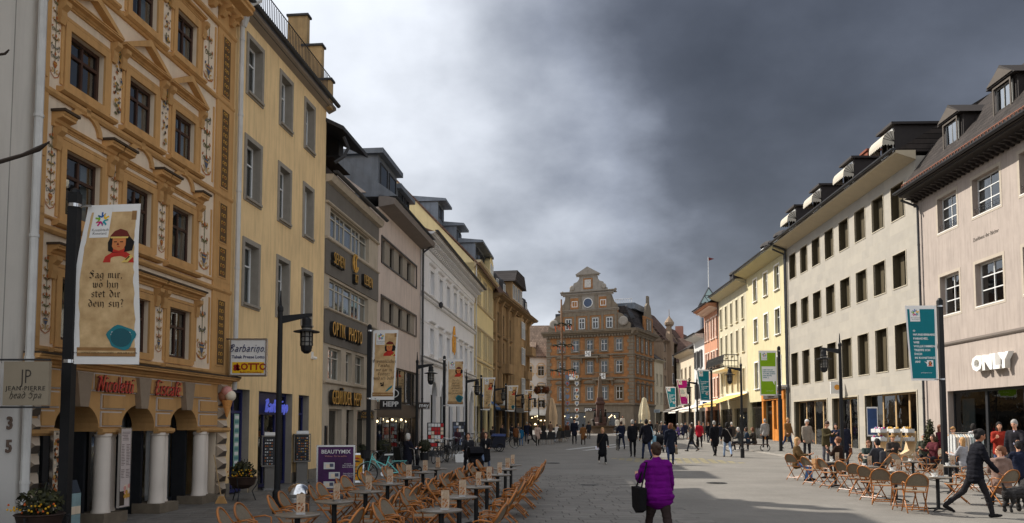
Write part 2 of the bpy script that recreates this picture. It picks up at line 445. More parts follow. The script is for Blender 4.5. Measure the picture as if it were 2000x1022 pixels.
# ---------------------------------------------------------------- ground
def ground_mat():
 m = bpy.data.materials.new('asphalt_paving'); MATS['asphalt_paving'] = m; m.use_nodes = True
 nt = m.node_tree; N, L = nt.nodes, nt.links
 b = N['Principled BSDF']; b.inputs['Roughness'].default_value = 0.72; b.inputs['Specular IOR Level'].default_value = 0.35
 tc = N.new('ShaderNodeTexCoord')
 def nz(s, d, r=0.6):
  n = N.new('ShaderNodeTexNoise'); n.inputs['Scale'].default_value = s; n.inputs['Detail'].default_value = d; n.inputs['Roughness'].default_value = r
  L.new(tc.outputs['Object'], n.inputs['Vector']); return n.outputs[0]
 r = N.new('ShaderNodeValToRGB'); e = r.color_ramp.elements
 e[0].position, e[0].color = 0.3, (0.138, 0.126, 0.110, 1)
 e[1].position, e[1].color = 0.7, (0.212, 0.195, 0.171, 1)
 L.new(nz(0.35, 9, 0.7), r.inputs[0])
 sp = N.new('ShaderNodeTexVoronoi'); sp.inputs['Scale'].default_value = 55; L.new(tc.outputs['Object'], sp.inputs['Vector'])
 mr = N.new('ShaderNodeMapRange'); mr.inputs['To Min'].default_value = 0.72; mr.inputs['To Max'].default_value = 1.25; mr.inputs['From Max'].default_value = 0.9
 L.new(sp.outputs['Distance'], mr.inputs[0])
 hs = N.new('ShaderNodeHueSaturation'); L.new(r.outputs[0], hs.inputs['Color']); L.new(mr.outputs[0], hs.inputs['Value'])
 # gum spots and drips
 v2 = N.new('ShaderNodeTexVoronoi'); v2.inputs['Scale'].default_value = 1.7; L.new(tc.outputs['Object'], v2.inputs['Vector'])
 m2 = N.new('ShaderNodeMapRange'); m2.inputs['From Min'].default_value = 0.03; m2.inputs['From Max'].default_value = 0.06; m2.inputs['To Min'].default_value = 0.45; m2.inputs['To Max'].default_value = 0.0
 L.new(v2.outputs['Distance'], m2.inputs[0])
 mx = N.new('ShaderNodeMix'); mx.data_type = 'RGBA'; L.new(m2.outputs[0], mx.inputs['Factor']); L.new(hs.outputs[0], mx.inputs['A']); mx.inputs['B'].default_value = (0.05, 0.048, 0.045, 1)
 # joints of the slabs, taking over where the single pavers end
 br = N.new('ShaderNodeTexBrick'); br.inputs['Scale'].default_value = 1; br.inputs['Brick Width'].default_value = 0.62; br.inputs['Row Height'].default_value = 0.4; br.inputs['Mortar Size'].default_value = 0.008
 br.inputs['Color1'].default_value = (1, 1, 1, 1); br.inputs['Color2'].default_value = (0.86, 0.86, 0.86, 1); br.inputs['Mortar'].default_value = (0.55, 0.55, 0.55, 1)
 L.new(tc.outputs['Object'], br.inputs['Vector'])
 mu = N.new('ShaderNodeMix'); mu.data_type = 'RGBA'; mu.blend_type = 'MULTIPLY'; mu.inputs['Factor'].default_value = 0.45
 L.new(mx.outputs['Result'], mu.inputs['A']); L.new(br.outputs[0], mu.inputs['B'])
 L.new(mu.outputs['Result'], b.inputs['Base Color'])
 bp = N.new('ShaderNodeBump'); bp.inputs['Strength'].default_value = 0.35; bp.inputs['Distance'].default_value = 0.01
 L.new(nz(70, 4), bp.inputs['Height']); L.new(bp.outputs[0], b.inputs['Normal'])
 return m
ground_mat()
def sheet(name, pts, material, lift, parent=None, thick=0.0):
 b = MB()
 b.poly([(x, y, gz(y) + lift) for x, y in pts])
 o = b.build(name, material, parent)
 return o
tag(sheet('ground', [(-400, -120), (400, -120), (400, 700), (-400, 700)], 'asphalt_paving', 0.0), kind='structure')

# raised stone pavement on the sunny side, with its pale kerb strip (the step is only a few centimetres in the photo)
tile_mat('sett_paving', (0.21, 0.195, 0.175), (0.28, 0.26, 0.23), 0.2, 0.12, 'xy', (0.07, 0.066, 0.06), 0.4, msize=0.012)
mat('kerb_stone', (0.33, 0.30, 0.26), 0.8, 0.15, 4, 0.2)
def right_pavement():
 x0, m = 13.6, 0.040
 b = MB(); ys = [18, 130]
 b.poly([(x0 + m * ys[0], ys[0], gz(ys[0]) + 0.03), (40, ys[0], gz(ys[0]) + 0.03), (40, ys[1], gz(ys[1]) + 0.03), (x0 + m * ys[1], ys[1], gz(ys[1]) + 0.03)])
 pv = tag(b.build('pavement', 'sett_paving'), kind='structure')
 for i in range(70):                     # kerb stones
  y = 34 + i * 1.1
  k = MB(); w = 0.42; e = 0.012
  k.box(-w / 2, 0.0, -0.05, w / 2, 1.085, 0.034 + (i % 3) * 0.003)
  k.build('kerb_stone', 'kerb_stone', pv, (x0 + m * y, y, gz(y)), -math.atan(m))
right_pavement()

def near_pavers():
 pav = tag(sheet('paving', [(-9.5, 10), (4.4, 10), (3.2, 31), (-7.4, 31)], mat('paver_joint', (0.06, 0.056, 0.05), 0.95, 0.3, 5), 0.004), kind='structure')
 mats = [mat('paver_%s' % 'abc'[i], (0.156 * k, 0.143 * k, 0.126 * k), 0.74, 0.22, 3.0, 0.4, 55, randobj=0.0) for i, k in enumerate((0.94, 1.03, 1.12))]
 pr = random.Random(3)
 cells = []
 y = 10.0
 while y < 31:
  d = 0.40
  t = (y - 10) / 21
  xl, xr = -9.5 + 2.1 * t, 4.4 - 1.2 * t
  x = xl + pr.uniform(-0.3, 0)
  while x < xr:
   w = pr.choice((0.4, 0.6, 0.6, 0.8))
   cells.append((x, y, w, d)); x += w
  y += d
 def brick(b, x, y, w, d, lift, mi):
  j, c = 0.007, 0.012
  z0 = lift
  P = lambda px, py, pz: (px, py, gz(py) + pz)
  n = len(b.v)
  b.v += [P(x + j, y + j, 0.002), P(x + w - j, y + j, 0.002), P(x + w - j, y + d - j, 0.002), P(x + j, y + d - j, 0.002),
    P(x + j + c, y + j + c, z0), P(x + w - j - c, y + j + c, z0), P(x + w - j - c, y + d - j - c, z0), P(x + j + c, y + d - j - c, z0)]
  for q in ((4, 5, 6, 7), (0, 1, 5, 4), (1, 2, 6, 5), (2, 3, 7, 6), (3, 0, 4, 7)): b.f.append(tuple(n + i for i in q)); b.m.append(mi)
 # the 300 that show largest become pieces of their own
 def share(c):
  x, y, w, d = c; cx, cy_ = x + w / 2, y + d / 2
  px = 1000 + FPX * cx / cy_
  py = HOR + FPX * (CAMZ - gz(cy_)) / cy_
  if not (560 < px < 1300 and py < 1022): return -1
  return w / cy_ ** 2
 cells.sort(key=share, reverse=True)
 rest = MB()
 for i, (x, y, w, d) in enumerate(cells):
  lift = 0.011 + pr.random() * 0.005; mi = pr.randrange(3)
  if i < 300:
   def mk(w=w, mi=mi):
    q = MB(); j, c = 0.007, 0.012
    q.v += [(j, j, 0), (w - j, j, 0), (w - j, d - j, 0), (j, d - j, 0), (j + c, j + c, .01), (w - j - c, j + c, .01), (w - j - c, d - j - c, .01), (j + c, d - j - c, .01)]
    for f in ((4, 5, 6, 7), (0, 1, 5, 4), (1, 2, 6, 5), (2, 3, 7, 6), (3, 0, 4, 7)): q.f.append(f); q.m.append(0)
    return q.mesh('paver', mats[mi])
   o = obj('paver', cached(('paver', w, mi), mk), pav, (x, y, gz(y) + lift - 0.008), rot=(math.atan(SLOPE), 0, 0))
  else: brick(rest, x, y, w, d, lift, mi)
 tag(rest.build('paver_field', mats, pav), kind='stuff')
near_pavers()

# worn road paint
mat('road_white', (0.42, 0.41, 0.39), 0.8, 0.35, 8)
mat('road_yellow', (0.30, 0.25, 0.11), 0.8, 0.5, 6)
def marks():
 P = lambda px, py: at(px, py)
 def strip(name, label, quads, material, lift=0.022):
  b = MB()
  for q in quads: b.poly([(p.x, p.y, p.z + lift) for p in (P(*c) for c in q)])
  return b
 arrow = [[(1103, 878.5), (1112, 879.5), (1215, 868.5), (1206, 867.5)], [(1135, 880.5), (1146, 881), (1232, 870.6), (1222, 870)]]
 o = strip('road_marking', '', arrow, 'road_white').build('road_marking', 'road_white')
 tag(o, kind='structure')
 a, c = P(1190, 896.5), P(1300, 909)
 tact = []
 for r in range(5):
  b = MB(); yy = a.y - r * 1.0
  for k in range(12):
   xx = 5.3 + r * 0.25 + k * 0.42
   b.poly([(xx, yy, gz(yy) + .006), (xx + .3, yy, gz(yy) + .006), (xx + .3, yy + .42, gz(yy + .42) + .006), (xx, yy + .42, gz(yy + .42) + .006)])
  tag(b.build('faded_marking', 'road_yellow'), kind='structure')
marks()
def covers():
 for px, py, lab in ((1575, 912, 'round'), (1150, 948, 'round'), (1400, 944, 'round'), (1080, 905, 'round')):
  p = at(px, py); b = MB(); b.lathe([(.34, .004), (.34, .016), (.31, .016), (.31, .012), (.02, .012)], n=20)
  for k in range(5): b.box(-.26, -.22 + k * .1, .012, .26, -.18 + k * .1, .017)
  tag(b.build('drain_cover', mat('cast_iron', (.05, .048, .045), .6, .3, 6), None, p), kind='structure')
covers()
# ---------------------------------------------------------------- house kit
def left_root(name, label, Y0, Y1, cat='building'):
 r = thing(name, label, cat, (LA + LM * Y0, Y0, 0), math.atan2(1, LM))
 k = math.sqrt(1 + LM * LM)
 return r, (Y1 - Y0) * k, (lambda Y: (Y - Y0) * k)
def right_root(name, label, Yfar, Ynear, cat='building'):
 r = thing(name, label, cat, (RA + RM * Yfar, Yfar, 0), math.atan2(-1, -RM))
 k = math.sqrt(1 + RM * RM)
 return r, (Yfar - Ynear) * k, (lambda Y: (Yfar - Y) * k)
def wall_mb(W, z0, z1, ops=(), depth=0.25, D=10.0, arches=(), y=0.0, sides=True, x0=0.0, reveal_mi=0, backing=True):
 """front wall with openings (a, b, lo, hi), reveals, dark room behind, side walls and back. arches: (a, b, lo, spring, rise)"""
 b = MB()
 ops = list(ops)
 cut = ops + [(a, c, lo, sp + ri) for a, c, lo, sp, ri in arches]
 xs = sorted({round(v, 4) for v in [x0, W] + [o[0] for o in cut] + [o[1] for o in cut]})
 zs = sorted({round(v, 4) for v in [z0, z1] + [o[2] for o in cut] + [o[3] for o in cut] if z0 - 1e-6 <= v <= z1 + 1e-6})
 for xa, xb in zip(xs, xs[1:]):
  run = None
  for za, zb in zip(zs, zs[1:]):
   cx, cz = (xa + xb) / 2, (za + zb) / 2
   if any(o[0] < cx < o[1] and o[2] < cz < o[3] for o in cut): continue
   b.poly([(xa, y, za), (xb, y, za), (xb, y, zb), (xa, y, zb)])
 e = y + depth
 for a, c, lo, hi in ops:
  b.poly([(a, y, lo), (a, y, hi), (a, e, hi), (a, e, lo)], reveal_mi); b.poly([(c, y, hi), (c, y, lo), (c, e, lo), (c, e, hi)], reveal_mi)
  b.poly([(a, y, hi), (c, y, hi), (c, e, hi), (a, e, hi)], reveal_mi); b.poly([(a, e, lo), (c, e, lo), (c, y, lo), (a, y, lo)], reveal_mi)
 for a, c, lo, sp, ri in arches:
  cx, rx, n = (a + c) / 2, (c - a) / 2, 14
  pts = arc(cx, sp, rx, ri, math.pi, 0, n)
  top = sp + ri
  for (xa, za), (xb, zb) in zip(pts, pts[1:]):
   b.poly([(xa, y, za), (xb, y, zb), (xb, y, top), (xa, y, top)])
   b.poly([(xa, y, za), (xa, e, za), (xb, e, zb), (xb, y, zb)], reveal_mi)
  b.poly([(a, y, lo), (a, y, sp), (a, e, sp), (a, e, lo)], reveal_mi); b.poly([(c, y, sp), (c, y, lo), (c, e, lo), (c, e, sp)], reveal_mi)
 if sides:
  b.poly([(x0, y, z0), (x0, y, z1), (x0, D, z1), (x0, D, z0)]); b.poly([(W, y, z1), (W, y, z0), (W, D, z0), (W, D, z1)])
  b.poly([(x0, D, z0), (x0, D, z1), (W, D, z1), (W, D, z0)]); b.poly([(x0, y, z1), (W, y, z1), (W, D, z1), (x0, D, z1)])
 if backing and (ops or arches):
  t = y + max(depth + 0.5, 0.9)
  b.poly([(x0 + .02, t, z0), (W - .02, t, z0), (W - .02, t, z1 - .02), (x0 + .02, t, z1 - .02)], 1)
 return b
def frame_mb(w, h, nx=2, tr=(), ft=0.06, d=0.06, bar=0.045, gaps=None):
 b = MB()
 b.box(0, 0, 0, ft, d, h); b.box(w - ft, 0, 0, w, d, h); b.box(ft, 0, 0, w - ft, d, ft); b.box(ft, 0, h - ft, w - ft, d, h)
 zc = [ft] + [t * h for t in tr] + [h - ft]
 for t in tr: b.box(ft, -0.006, t * h - bar / 2, w - ft, d, t * h + bar / 2)
 for i in range(1, nx):
  x = w * i / nx
  for za, zb in zip(zc, zc[1:]):
   b.box(x - bar / 2, -0.004, za + bar * .5, x + bar / 2, d - .004, zb - bar * .5)
 return b
def surround_mb(w, h, sw, proud, head=0.0, foot=True):
 b = MB(); k = sw
 b.box(-k, -proud, 0, 0, 0, h); b.box(w, -proud, 0, w + k, 0, h); b.box(-k, -proud, h, w + k, 0, h + k + head)
 if foot: b.box(-k, -proud, -k, w + k, 0, 0)
 return b
def curtain_mb(w, h, kind, rr):
 b = MB()
 def drape(x0, x1, z0, z1):
  n = max(4, int((x1 - x0) / 0.055)); pts = []
  for i in range(n + 1): pts.append((x0 + (x1 - x0) * i / n, 0.02 * (1 if i % 2 else -1)))
  for (xa, ya), (xb, yb) in zip(pts, pts[1:]): b.poly([(xa, ya, z0), (xb, yb, z0), (xb, yb, z1), (xa, ya, z1)])
 if kind == 1: drape(.03, w * .3, .03, h - .03); drape(w * .72, w - .03, .03, h - .03)
 elif kind == 2: drape(.03, w - .03, h * .5, h - .03)
 elif kind == 3: drape(.03, w - .03, .03, h - .03)
 elif kind == 4: drape(w * .55, w - .03, .03, h - .03)
 elif kind == 5: drape(.03, w - .03, .03, h * .42)
 return b
wr = random.Random(21)
def window(parent, x, z, w, h, y=0.18, nx=2, tr=(0.68,), fm='white_frame', ft=0.06, glass='glass', curtain='curtain', cur=None, sill=None, sur=None, name='window', bar=0.045):
 """frame at (x, y, z) with its pane, curtain, sill (material, overhang, height) and surround (material, width, proud) as pieces of it"""
 w, h = round(w, 3), round(h, 3)
 fr = obj(name, cached(('fr', w, h, nx, tr, fm, ft, bar), lambda: frame_mb(w, h, nx, tr, ft, bar=bar).mesh('window_frame', fm)), parent, (x, y, z))
 def pane():
  b = MB(); b.poly([(ft * .5, 0, ft * .5), (w - ft * .5, 0, ft * .5), (w - ft * .5, 0, h - ft * .5), (ft * .5, 0, h - ft * .5)]); return b.mesh('pane', glass)
 obj('pane', cached(('pn', w, h, ft, glass), pane), fr, (0, .03, 0), rot=(wr.gauss(0, .006), 0, wr.gauss(0, .01)))
 k = wr.choice((0, 0, 1, 1, 2, 3, 4)) if cur is None else cur
 if k and curtain: obj('curtain', cached(('cu', w, h, k, curtain), lambda: curtain_mb(w, h, k, wr).mesh('curtain', curtain)), fr, (0, .14, 0))
 if sill:
  sm, ov, sh = sill
  def mk():
   b = MB(); b.prism([(0, 0), (-y - ov, -0.02), (-y - ov, -sh), (0, -sh)], -.06, w + .06, 'x'); return b.mesh('sill', sm)
  obj('sill', cached(('si', w, y, sill), mk), fr, (0, 0, 0))
 if sur:
  sm, sw, pr = sur[:3]
  obj('surround', cached(('su', w, h, sur), lambda: surround_mb(w, h, sw, pr, *(sur[3:])).mesh('surround', sm)), fr, (0, -y, 0))
 return fr
def band(parent, name, x0, x1, z, prof, material, y=0.0):
 """moulding of profile [(out, up)] running along the wall; out is positive towards the street"""
 b = MB(); pts = [(-o, u) for o, u in prof]
 b.prism(pts, x0, x1, 'x'); return b.build(name, material, parent, (0, y, z))
def cornice(h, o): return [(0, 0), (o * .2, 0), (o * .2, h * .2), (o * .35, h * .3), (o * .45, h * .5), (o * .9, h * .62), (o * .9, h * .8), (o, h * .86), (o, h), (0, h)]
def belt(h, o): return [(0, 0), (o * .6, 0), (o, h * .35), (o, h * .8), (0, h)]
def gable_roof(parent, W, ze, rise, run, material, over=0.6, D=None, x0=0.0, name='roof', thick=0.16, yo=0.0, ov_x=0.1):
 """roof with its ridge along the street: front slope from the eave to the ridge, back slope down again"""
 b = MB(); s = rise / run
 ye, zv = -over, ze - over * s
 b.prism([(ye, zv), (ye, zv + thick), (run, ze + rise + thick), (2 * run + over, zv + thick), (2 * run + over, zv), (run, ze + rise)], x0 - ov_x, W + ov_x, 'x')
 g = MB()
 for xx in (x0 + .02, W - .02): g.prism([(0, ze - .05), (run, ze + rise - .02), (2 * run, ze - .05)], xx - .02, xx + .02, 'x')
 r = b.build(name, material, parent)
 return r, g
def gutter(parent, x0, x1, y, z, r=0.08, material='zinc_dark'):
 b = MB(); b.prism([(y + r * math.cos(a), z + r * math.sin(a)) for a in [math.pi * (1 + i / 6) for i in range(7)]] + [(y + r * .8, z), (y - r * .8, z)], x0, x1, 'x')
 return b.build('gutter', material, parent)
def downpipe(parent, x, z0, z1, out=0.14, material='zinc_dark', top=None, r=0.055):
 b = MB(); pts = [(x, -out, z0), (x, -out, z1 - .5)]
 if top: pts += [(x, -out, z1 - .45), (top[0], top[1], z1)]
 else: pts += [(x, -out, z1)]
 b.tube(pts, r, 8)
 z = z0 + 1.2
 while z < z1 - 1: b.lathe([(r + .012, 0), (r + .012, .06)], (x, -out, z), 8); z += 2.2
 return b.build('downpipe', material, parent, smooth=40)
def console_mb(w, h, d):
 b = MB(); b.prism([(0, 0), (-d * .35, 0), (-d * .55, h * .35), (-d * .5, h * .6), (-d, h * .8), (-d, h), (0, h)], 0, w, 'x'); return b
def ribbon(b, pts, w, mi=0, y=-0.012):
 for (xa, za), (xb, zb) in zip(pts, pts[1:]):
  dx, dz = xb - xa, zb - za; l = math.hypot(dx, dz) or 1; nx, nz_ = -dz / l * w / 2, dx / l * w / 2
  b.poly([(xa - nx, y, za - nz_), (xb - nx, y, zb - nz_), (xb + nx, y, zb + nz_), (xa + nx, y, za + nz_)], mi)
def blob(b, x, z, rx, rz_, mi, y=-0.014, a=0.0, n=6):
 b.poly([(x + math.cos(a) * rx * math.cos(t) - math.sin(a) * rz_ * math.sin(t), y, z + math.sin(a) * rx * math.cos(t) + math.cos(a) * rz_ * math.sin(t)) for t in [2 * math.pi * i / n for i in range(n)]], mi)
# ---------------------------------------------------------------- the houses on the left
mat('ochre', srgb(200, 154, 98), 0.8, 0.10, 1.4, 0.12, 40, streak=0.35)
mat('cream', srgb(230, 210, 184), 0.85, 0.07, 1.4, 0.1, 50, streak=0.3)
mat('ochre_dark', srgb(104, 72, 40), 0.8, 0.15, 3)
mat('moss_top', srgb(72, 58, 44), 0.9, 0.25, 5)
mat('orn_rust', srgb(166, 96, 48), 0.9, 0.2, 9); mat('orn_gold', srgb(196, 148, 66), 0.9, 0.2, 9)
mat('orn_blue', srgb(88, 92, 108), 0.9, 0.2, 9); mat('orn_green', srgb(104, 98, 64), 0.9, 0.2, 9); mat('orn_dark', srgb(58, 46, 36), 0.9, 0.2, 9)
ORN = ['orn_rust', 'orn_gold', 'orn_blue', 'orn_green', 'orn_dark']
def spiral(x, z, r, a0, turns, sgn, n=12): return [(x + r * (1 - .8 * i / n) * math.cos(a0 + sgn * turns * 2 * math.pi * i / n), z + r * (1 - .8 * i / n) * math.sin(a0 + sgn * turns * 2 * math.pi * i / n)) for i in range(n + 1)]
def ornament(w, h, seed, kind='urn'):
 """painted grotesque: stem, scrolls, leaves and an urn, or a hanging fruit garland; x from 0 to w, z from 0 to h"""
 b = MB(); q = random.Random(seed); cx = w / 2
 if kind == 'fruit':
  blob(b, cx, h * .95, w * .16, h * .035, 1); ribbon(b, [(cx - w * .3, h * .9), (cx, h * .84), (cx + w * .3, h * .9)], w * .08, 2)
  for i in range(60):
   t = q.random(); z = h * (.05 + .76 * t); half = w * (.05 + .30 * math.sin(math.pi * min(1, t * .9 + .1)) ** .7)
   blob(b, cx + q.uniform(-half, half), z, w * q.uniform(.05, .1), w * q.uniform(.06, .12), q.choice((0, 1, 1, 2, 3, 3, 4)), y=-.012 - .0006 * i, a=q.random() * 3)
  return b
 ribbon(b, [(cx, h * .06), (cx, h * .97)], w * .045, 3)
 n = max(3, int(h / w * 1.5))
 for i in range(n):
  z = h * (.22 + .72 * i / n); r = w * (.30 - .10 * i / n) * q.uniform(.8, 1.1)
  k = q.choice((0, 1, 2, 3)); a0 = q.uniform(-.6, .4); tu = q.uniform(.65, .95)
  for s in (1, -1):
   pts = spiral(0, 0, r * .62, math.pi + a0, tu, -1)
   pts = [(cx + s * (p[0] + r * .75), z + p[1]) for p in pts]
   ribbon(b, pts, w * .032, k)
   blob(b, cx + s * r * 1.1, z + r * .7, w * .05, w * .09, (k + 1) % 4, a=s * .6)
   blob(b, cx + s * r * .5, z + r * .15, w * .04, w * .11, 3, a=-s * .9)
  if i % 2 == 0: blob(b, cx, z + h * .04, w * .08, w * .11, 0, y=-.016)
 for s in (1, -1):       # foot scrolls
  ribbon(b, [(cx + s * p[0], h * .05 + p[1]) for p in spiral(w * .22, h * .035, w * .15, 1.2, .9, 1)], w * .05, 1)
  ribbon(b, [(cx, h * .02), (cx + s * w * .3, h * .05), (cx + s * w * .42, h * .11)], w * .05, 0)
 zb = h * .12            # urn
 b.poly([(cx - w * .06, -.017, zb), (cx + w * .06, -.017, zb), (cx + w * .17, -.017, zb + w * .22), (cx + w * .13, -.017, zb + w * .36), (cx - w * .13, -.017, zb + w * .36), (cx - w * .17, -.017, zb + w * .22)], q.choice((0, 2)))
 ribbon(b, [(cx - w * .17, zb + w * .24), (cx + w * .17, zb + w * .24)], w * .05, 1, y=-.02)
 return b
def dark_panel(w, h, seed):
 b = MB(); q = random.Random(seed)
 b.box(0, -.01, 0, w, 0, h, 6)
 b.box(-.03, -.02, -.03, 0, 0, h + .03, 5); b.box(w, -.02, -.03, w + .03, 0, h + .03, 5); b.box(0, -.02, -.03, w, 0, 0, 5); b.box(0, -.02, h, w, 0, h + .03, 5)
 n = int(h / (w * .45))
 for i in range(n):
  z = h * (i + .5) / n
  for s in (1, -1): ribbon(b, [(w / 2 + s * (p[0] + w * .18), z + p[1]) for p in spiral(0, 0, w * .17, 3.1, .9, -1, 8)], w * .055, 1, y=-.014)
  blob(b, w / 2, z, w * .06, w * .12, q.choice((0, 1)), y=-.016)
 return b

# -- plain white house at the left edge
def house_edge():
 r, W, u = left_root('white_house', 'plain off white plastered house front at the left edge with a hanging square sign', 7.0, 14.42)
 m = mat('edge_plaster', srgb(206, 200, 190), 0.85, 0.06, 1.0, 0.1, 45, streak=0.25)
 wall_mb(W, -0.6, 17).build('wall', m, r)
 b = MB(); b.box(0, -.03, -.4, W - .02, 0, 2.9); b.build('plinth_band', mat('edge_plaster2', srgb(214, 210, 203), 0.85, 0.06, 1.0, 0.1, 45, streak=0.2), r)
 b = MB(); b.box(u(13.86), -.004, 3, u(13.88), 0, 16.8); b.build('wall_joint', 'stone_grey', r)
 letters(r, '3', .30, mat('digit_brown', srgb(110, 92, 80), 0.7), u(14.06), -.05, 1.87, .01, name='house_number', bold=.01)
 letters(r, '5', .30, 'digit_brown', u(14.06), -.05, 1.47, .01, name='house_number', bold=.01)
 downpipe(r, u(14.34), -.3, 17, .16, 'pipe_white', r=.075)
house_edge()

# -- painted facade with the arcade
def house_painted():
 r, W, u = left_root('painted_house', 'ornate ochre and cream house with painted scrolls, pediments and an arcade of white columns', 14.45, 22.35)
 cols = [(.86, 1.98), (2.87, 3.92), (4.79, 5.8)]
 rows = [(3.56, 4.76), (5.98, 7.25), (8.55, 9.6), (11.06, 12.15)]
 ops = [(a, b, lo, hi) for a, b in cols for lo, hi in rows]
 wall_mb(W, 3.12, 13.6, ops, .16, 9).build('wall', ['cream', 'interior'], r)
 # roof storey rising behind the cornice
 band(r, 'cornice', -.05, W + .1, 13.3, cornice(.5, .55), 'ochre')
 rf = MB(); rf.prism([(-.5, 13.8), (3.5, 18.6), (8.5, 18.6), (10, 13.8)], 0, W, 'x'); rf.build('roof', tile_mat('roof_dark', (.07, .05, .042), (.11, .08, .065), .2, .3, 'xz'), r)
 for i in range(14):
  obj('cornice_console', cached('l1cc', lambda: console_mb(.16, .3, .4).mesh('cornice_console', 'ochre')), r, (.2 + i * .56, 0, 13.05))
 # windows with their frames
 for ci, (a, b) in enumerate(cols):
  for ri, (lo, hi) in enumerate(rows):
   w, h = b - a, hi - lo
   fr = window(r, a, lo, w, h, .1, 2, (.64,), 'brown_frame', .07, sur=('ochre', .15, .05), cur=(4, 1, 0, 1)[(ci + ri) % 4], bar=.06)
   f2 = MB(); f2.box(-.24, -.03, -.1, -.17, 0, h + .24); f2.box(w + .17, -.03, -.1, w + .24, 0, h + .24); f2.box(-.24, -.03, h + .17, w + .24, 0, h + .24)
   f2.build('outer_moulding', 'ochre', fr, (0, -.1, 0))
   s = MB(); s.prism([(-x, z) for x, z in belt(.12, .16)], -.32, w + .32, 'x'); s.build('sill', 'ochre', fr, (0, -.1, -.29))
   hd = MB()
   ex = .40
   if ri == 2:         # triangular pediment on consoles
    hd.prism([(-x, z) for x, z in cornice(.14, .2)], -ex, w + ex, 'x')
    c = w / 2
    hd.prism([(-ex, .14), (c, .62), (w + ex, .14), (w + ex - .22, .14), (c, .47), (-ex + .22, .14)], -.2, 0, 'y')
    hd.prism([(-ex + .2, .14), (c, .48), (w + ex - .2, .14)], -.04, 0, 'y', 1)
    zz = h + .42
   elif ri == 1:
    hd.prism([(-x, z) for x, z in cornice(.12, .1)], -ex + .2, w + ex - .2, 'x')
    for xa in (-ex - .02, w + .02): hd.prism([(-x, z) for x, z in cornice(.26, .26)], xa, xa + .4, 'x'); hd.box(xa - .03, -.3, .26, xa + .43, 0, .31, 2)
    zz = h + .32
   elif ri == 0:
    hd.prism([(-x, z) for x, z in cornice(.2, .24)], -ex, w + ex, 'x'); hd.box(-ex - .03, -.27, .2, w + ex + .03, 0, .24, 2)
    zz = h + .34
   else:
    hd.prism([(-x, z) for x, z in cornice(.14, .14)], -ex + .1, w + ex - .1, 'x'); zz = h + .26
   hd.build('hood', ['ochre', 'cream', 'moss_top'], fr, (0, -.1, zz))
   for xa in (-.36, w + .2):
    obj('console', cached('l1con', lambda: console_mb(.16, .42, .18).mesh('console', 'ochre')), fr, (xa, -.1, zz - .42))
   if ri in (1, 2):    # blind arch between this hood and the next sill
    c, z0 = w / 2, (7.82 if ri == 1 else 10.6) - lo
    g = MB(); o_, i_ = arc(0, 0, .52, .42, 0, math.pi, 10), arc(0, 0, .40, .30, 0, math.pi, 10)
    if ri == 1:
     g.prism([(c + x, z0 + z) for x, z in o_] + [(c + x, z0 + z) for x, z in reversed(i_)], -.06, 0, 'y')
     g.box(c - .07, -.09, z0 + .28, c + .07, 0, z0 + .5)
     g.build('blind_arch', 'ochre', fr, (0, -.1, 0))
 for z, h, o in ((5.52, .14, .1), (5.78, .07, .05), (8.12, .14, .09), (10.72, .12, .08), (3.3, .1, .06), (12.75, .14, .1)):
  band(r, 'string_course', 0.02, W - .02, z, belt(h, o), 'ochre')
 # edge strips with dark painted panels on the right, plain sunk panels on the left
 for xa, xb in ((0.02, .28), (6.92, W - .02)):
  b = MB(); b.box(xa, -.05, 3.2, xb, 0, 13.3); b.build('edge_strip', 'ochre', r)
 for i, (lo, hi) in enumerate(((3.55, 5.3), (5.95, 6.75), (6.9, 7.95), (8.4, 10.55), (10.95, 12.6))):
  dark_panel(.42, hi - lo, i).build('painted_panel', ORN + ['ochre', mat('panel_brown', srgb(96, 72, 44), .85, .2, 6)], r, (7.18, -.05, lo))
  b = MB(); b.box(.09, -.07, lo, .21, -.05, hi); b.build('sunk_panel', 'ochre_dark' if 0 else 'ochre', r)
 k = 0
 for lo, hi in ((3.6, 5.25), (5.95, 7.6), (8.45, 10.4), (11.0, 12.6)):
  for xa, w, kd in ((.30, .34, 'urn'), (6.14, .62, 'urn'), (2.27, .38, 'fruit' if lo > 8 else 'urn'), (4.2, .36, 'fruit' if lo > 8 else 'urn')):
   k += 1
   ornament(w, hi - lo, k, kd).build('painted_ornament', ORN, r, (xa, 0, lo))
  for xa in (6.1, 6.8):
   b = MB(); b.box(xa - .03, -.025, lo - .05, xa + .03, 0, hi + .05); b.build('panel_edge', 'ochre', r)
 # ground storey: banded arcade on white columns
 sp, ri = 1.86, .52
 ar = [(u(15.25), u(16.62)), (u(17.4), u(18.72)), (u(19.38), u(20.72))]
 wall_mb(W, 1.80, 3.12, (), .55, 9, [(a, b, 1.8, sp, ri) for a, b in ar], sides=False, backing=False, y=-.02).build('arcade_wall', ['ochre', 'interior'], r)
 band(r, 'main_cornice', -.06, W + .14, 3.02, cornice(.2, .34), 'ochre')
 b = MB(); b.box(-.06, -.36, 3.22, W + .14, 0, 3.26); b.build('cornice_flashing', 'moss_top', r)
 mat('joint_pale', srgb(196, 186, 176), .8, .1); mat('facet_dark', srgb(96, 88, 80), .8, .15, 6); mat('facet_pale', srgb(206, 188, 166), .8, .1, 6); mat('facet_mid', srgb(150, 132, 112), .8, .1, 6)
 piers = [(.0, ar[0][0]), (ar[0][1], ar[1][0]), (ar[1][1], ar[2][0]), (ar[2][1], W)]
 blk = random.Random(5)
 def stone(xa, xb, za, zb):
  s = MB(); e = .03
  n = len(s.v)
  s.box(xa, -.05, za, xb, -.02, zb, 1); s.box(xa + e, -.085, za + e, xb - e, -.05, zb - e, 0)
  return s.build('rusticated_stone', ['ochre', 'joint_pale'], r)
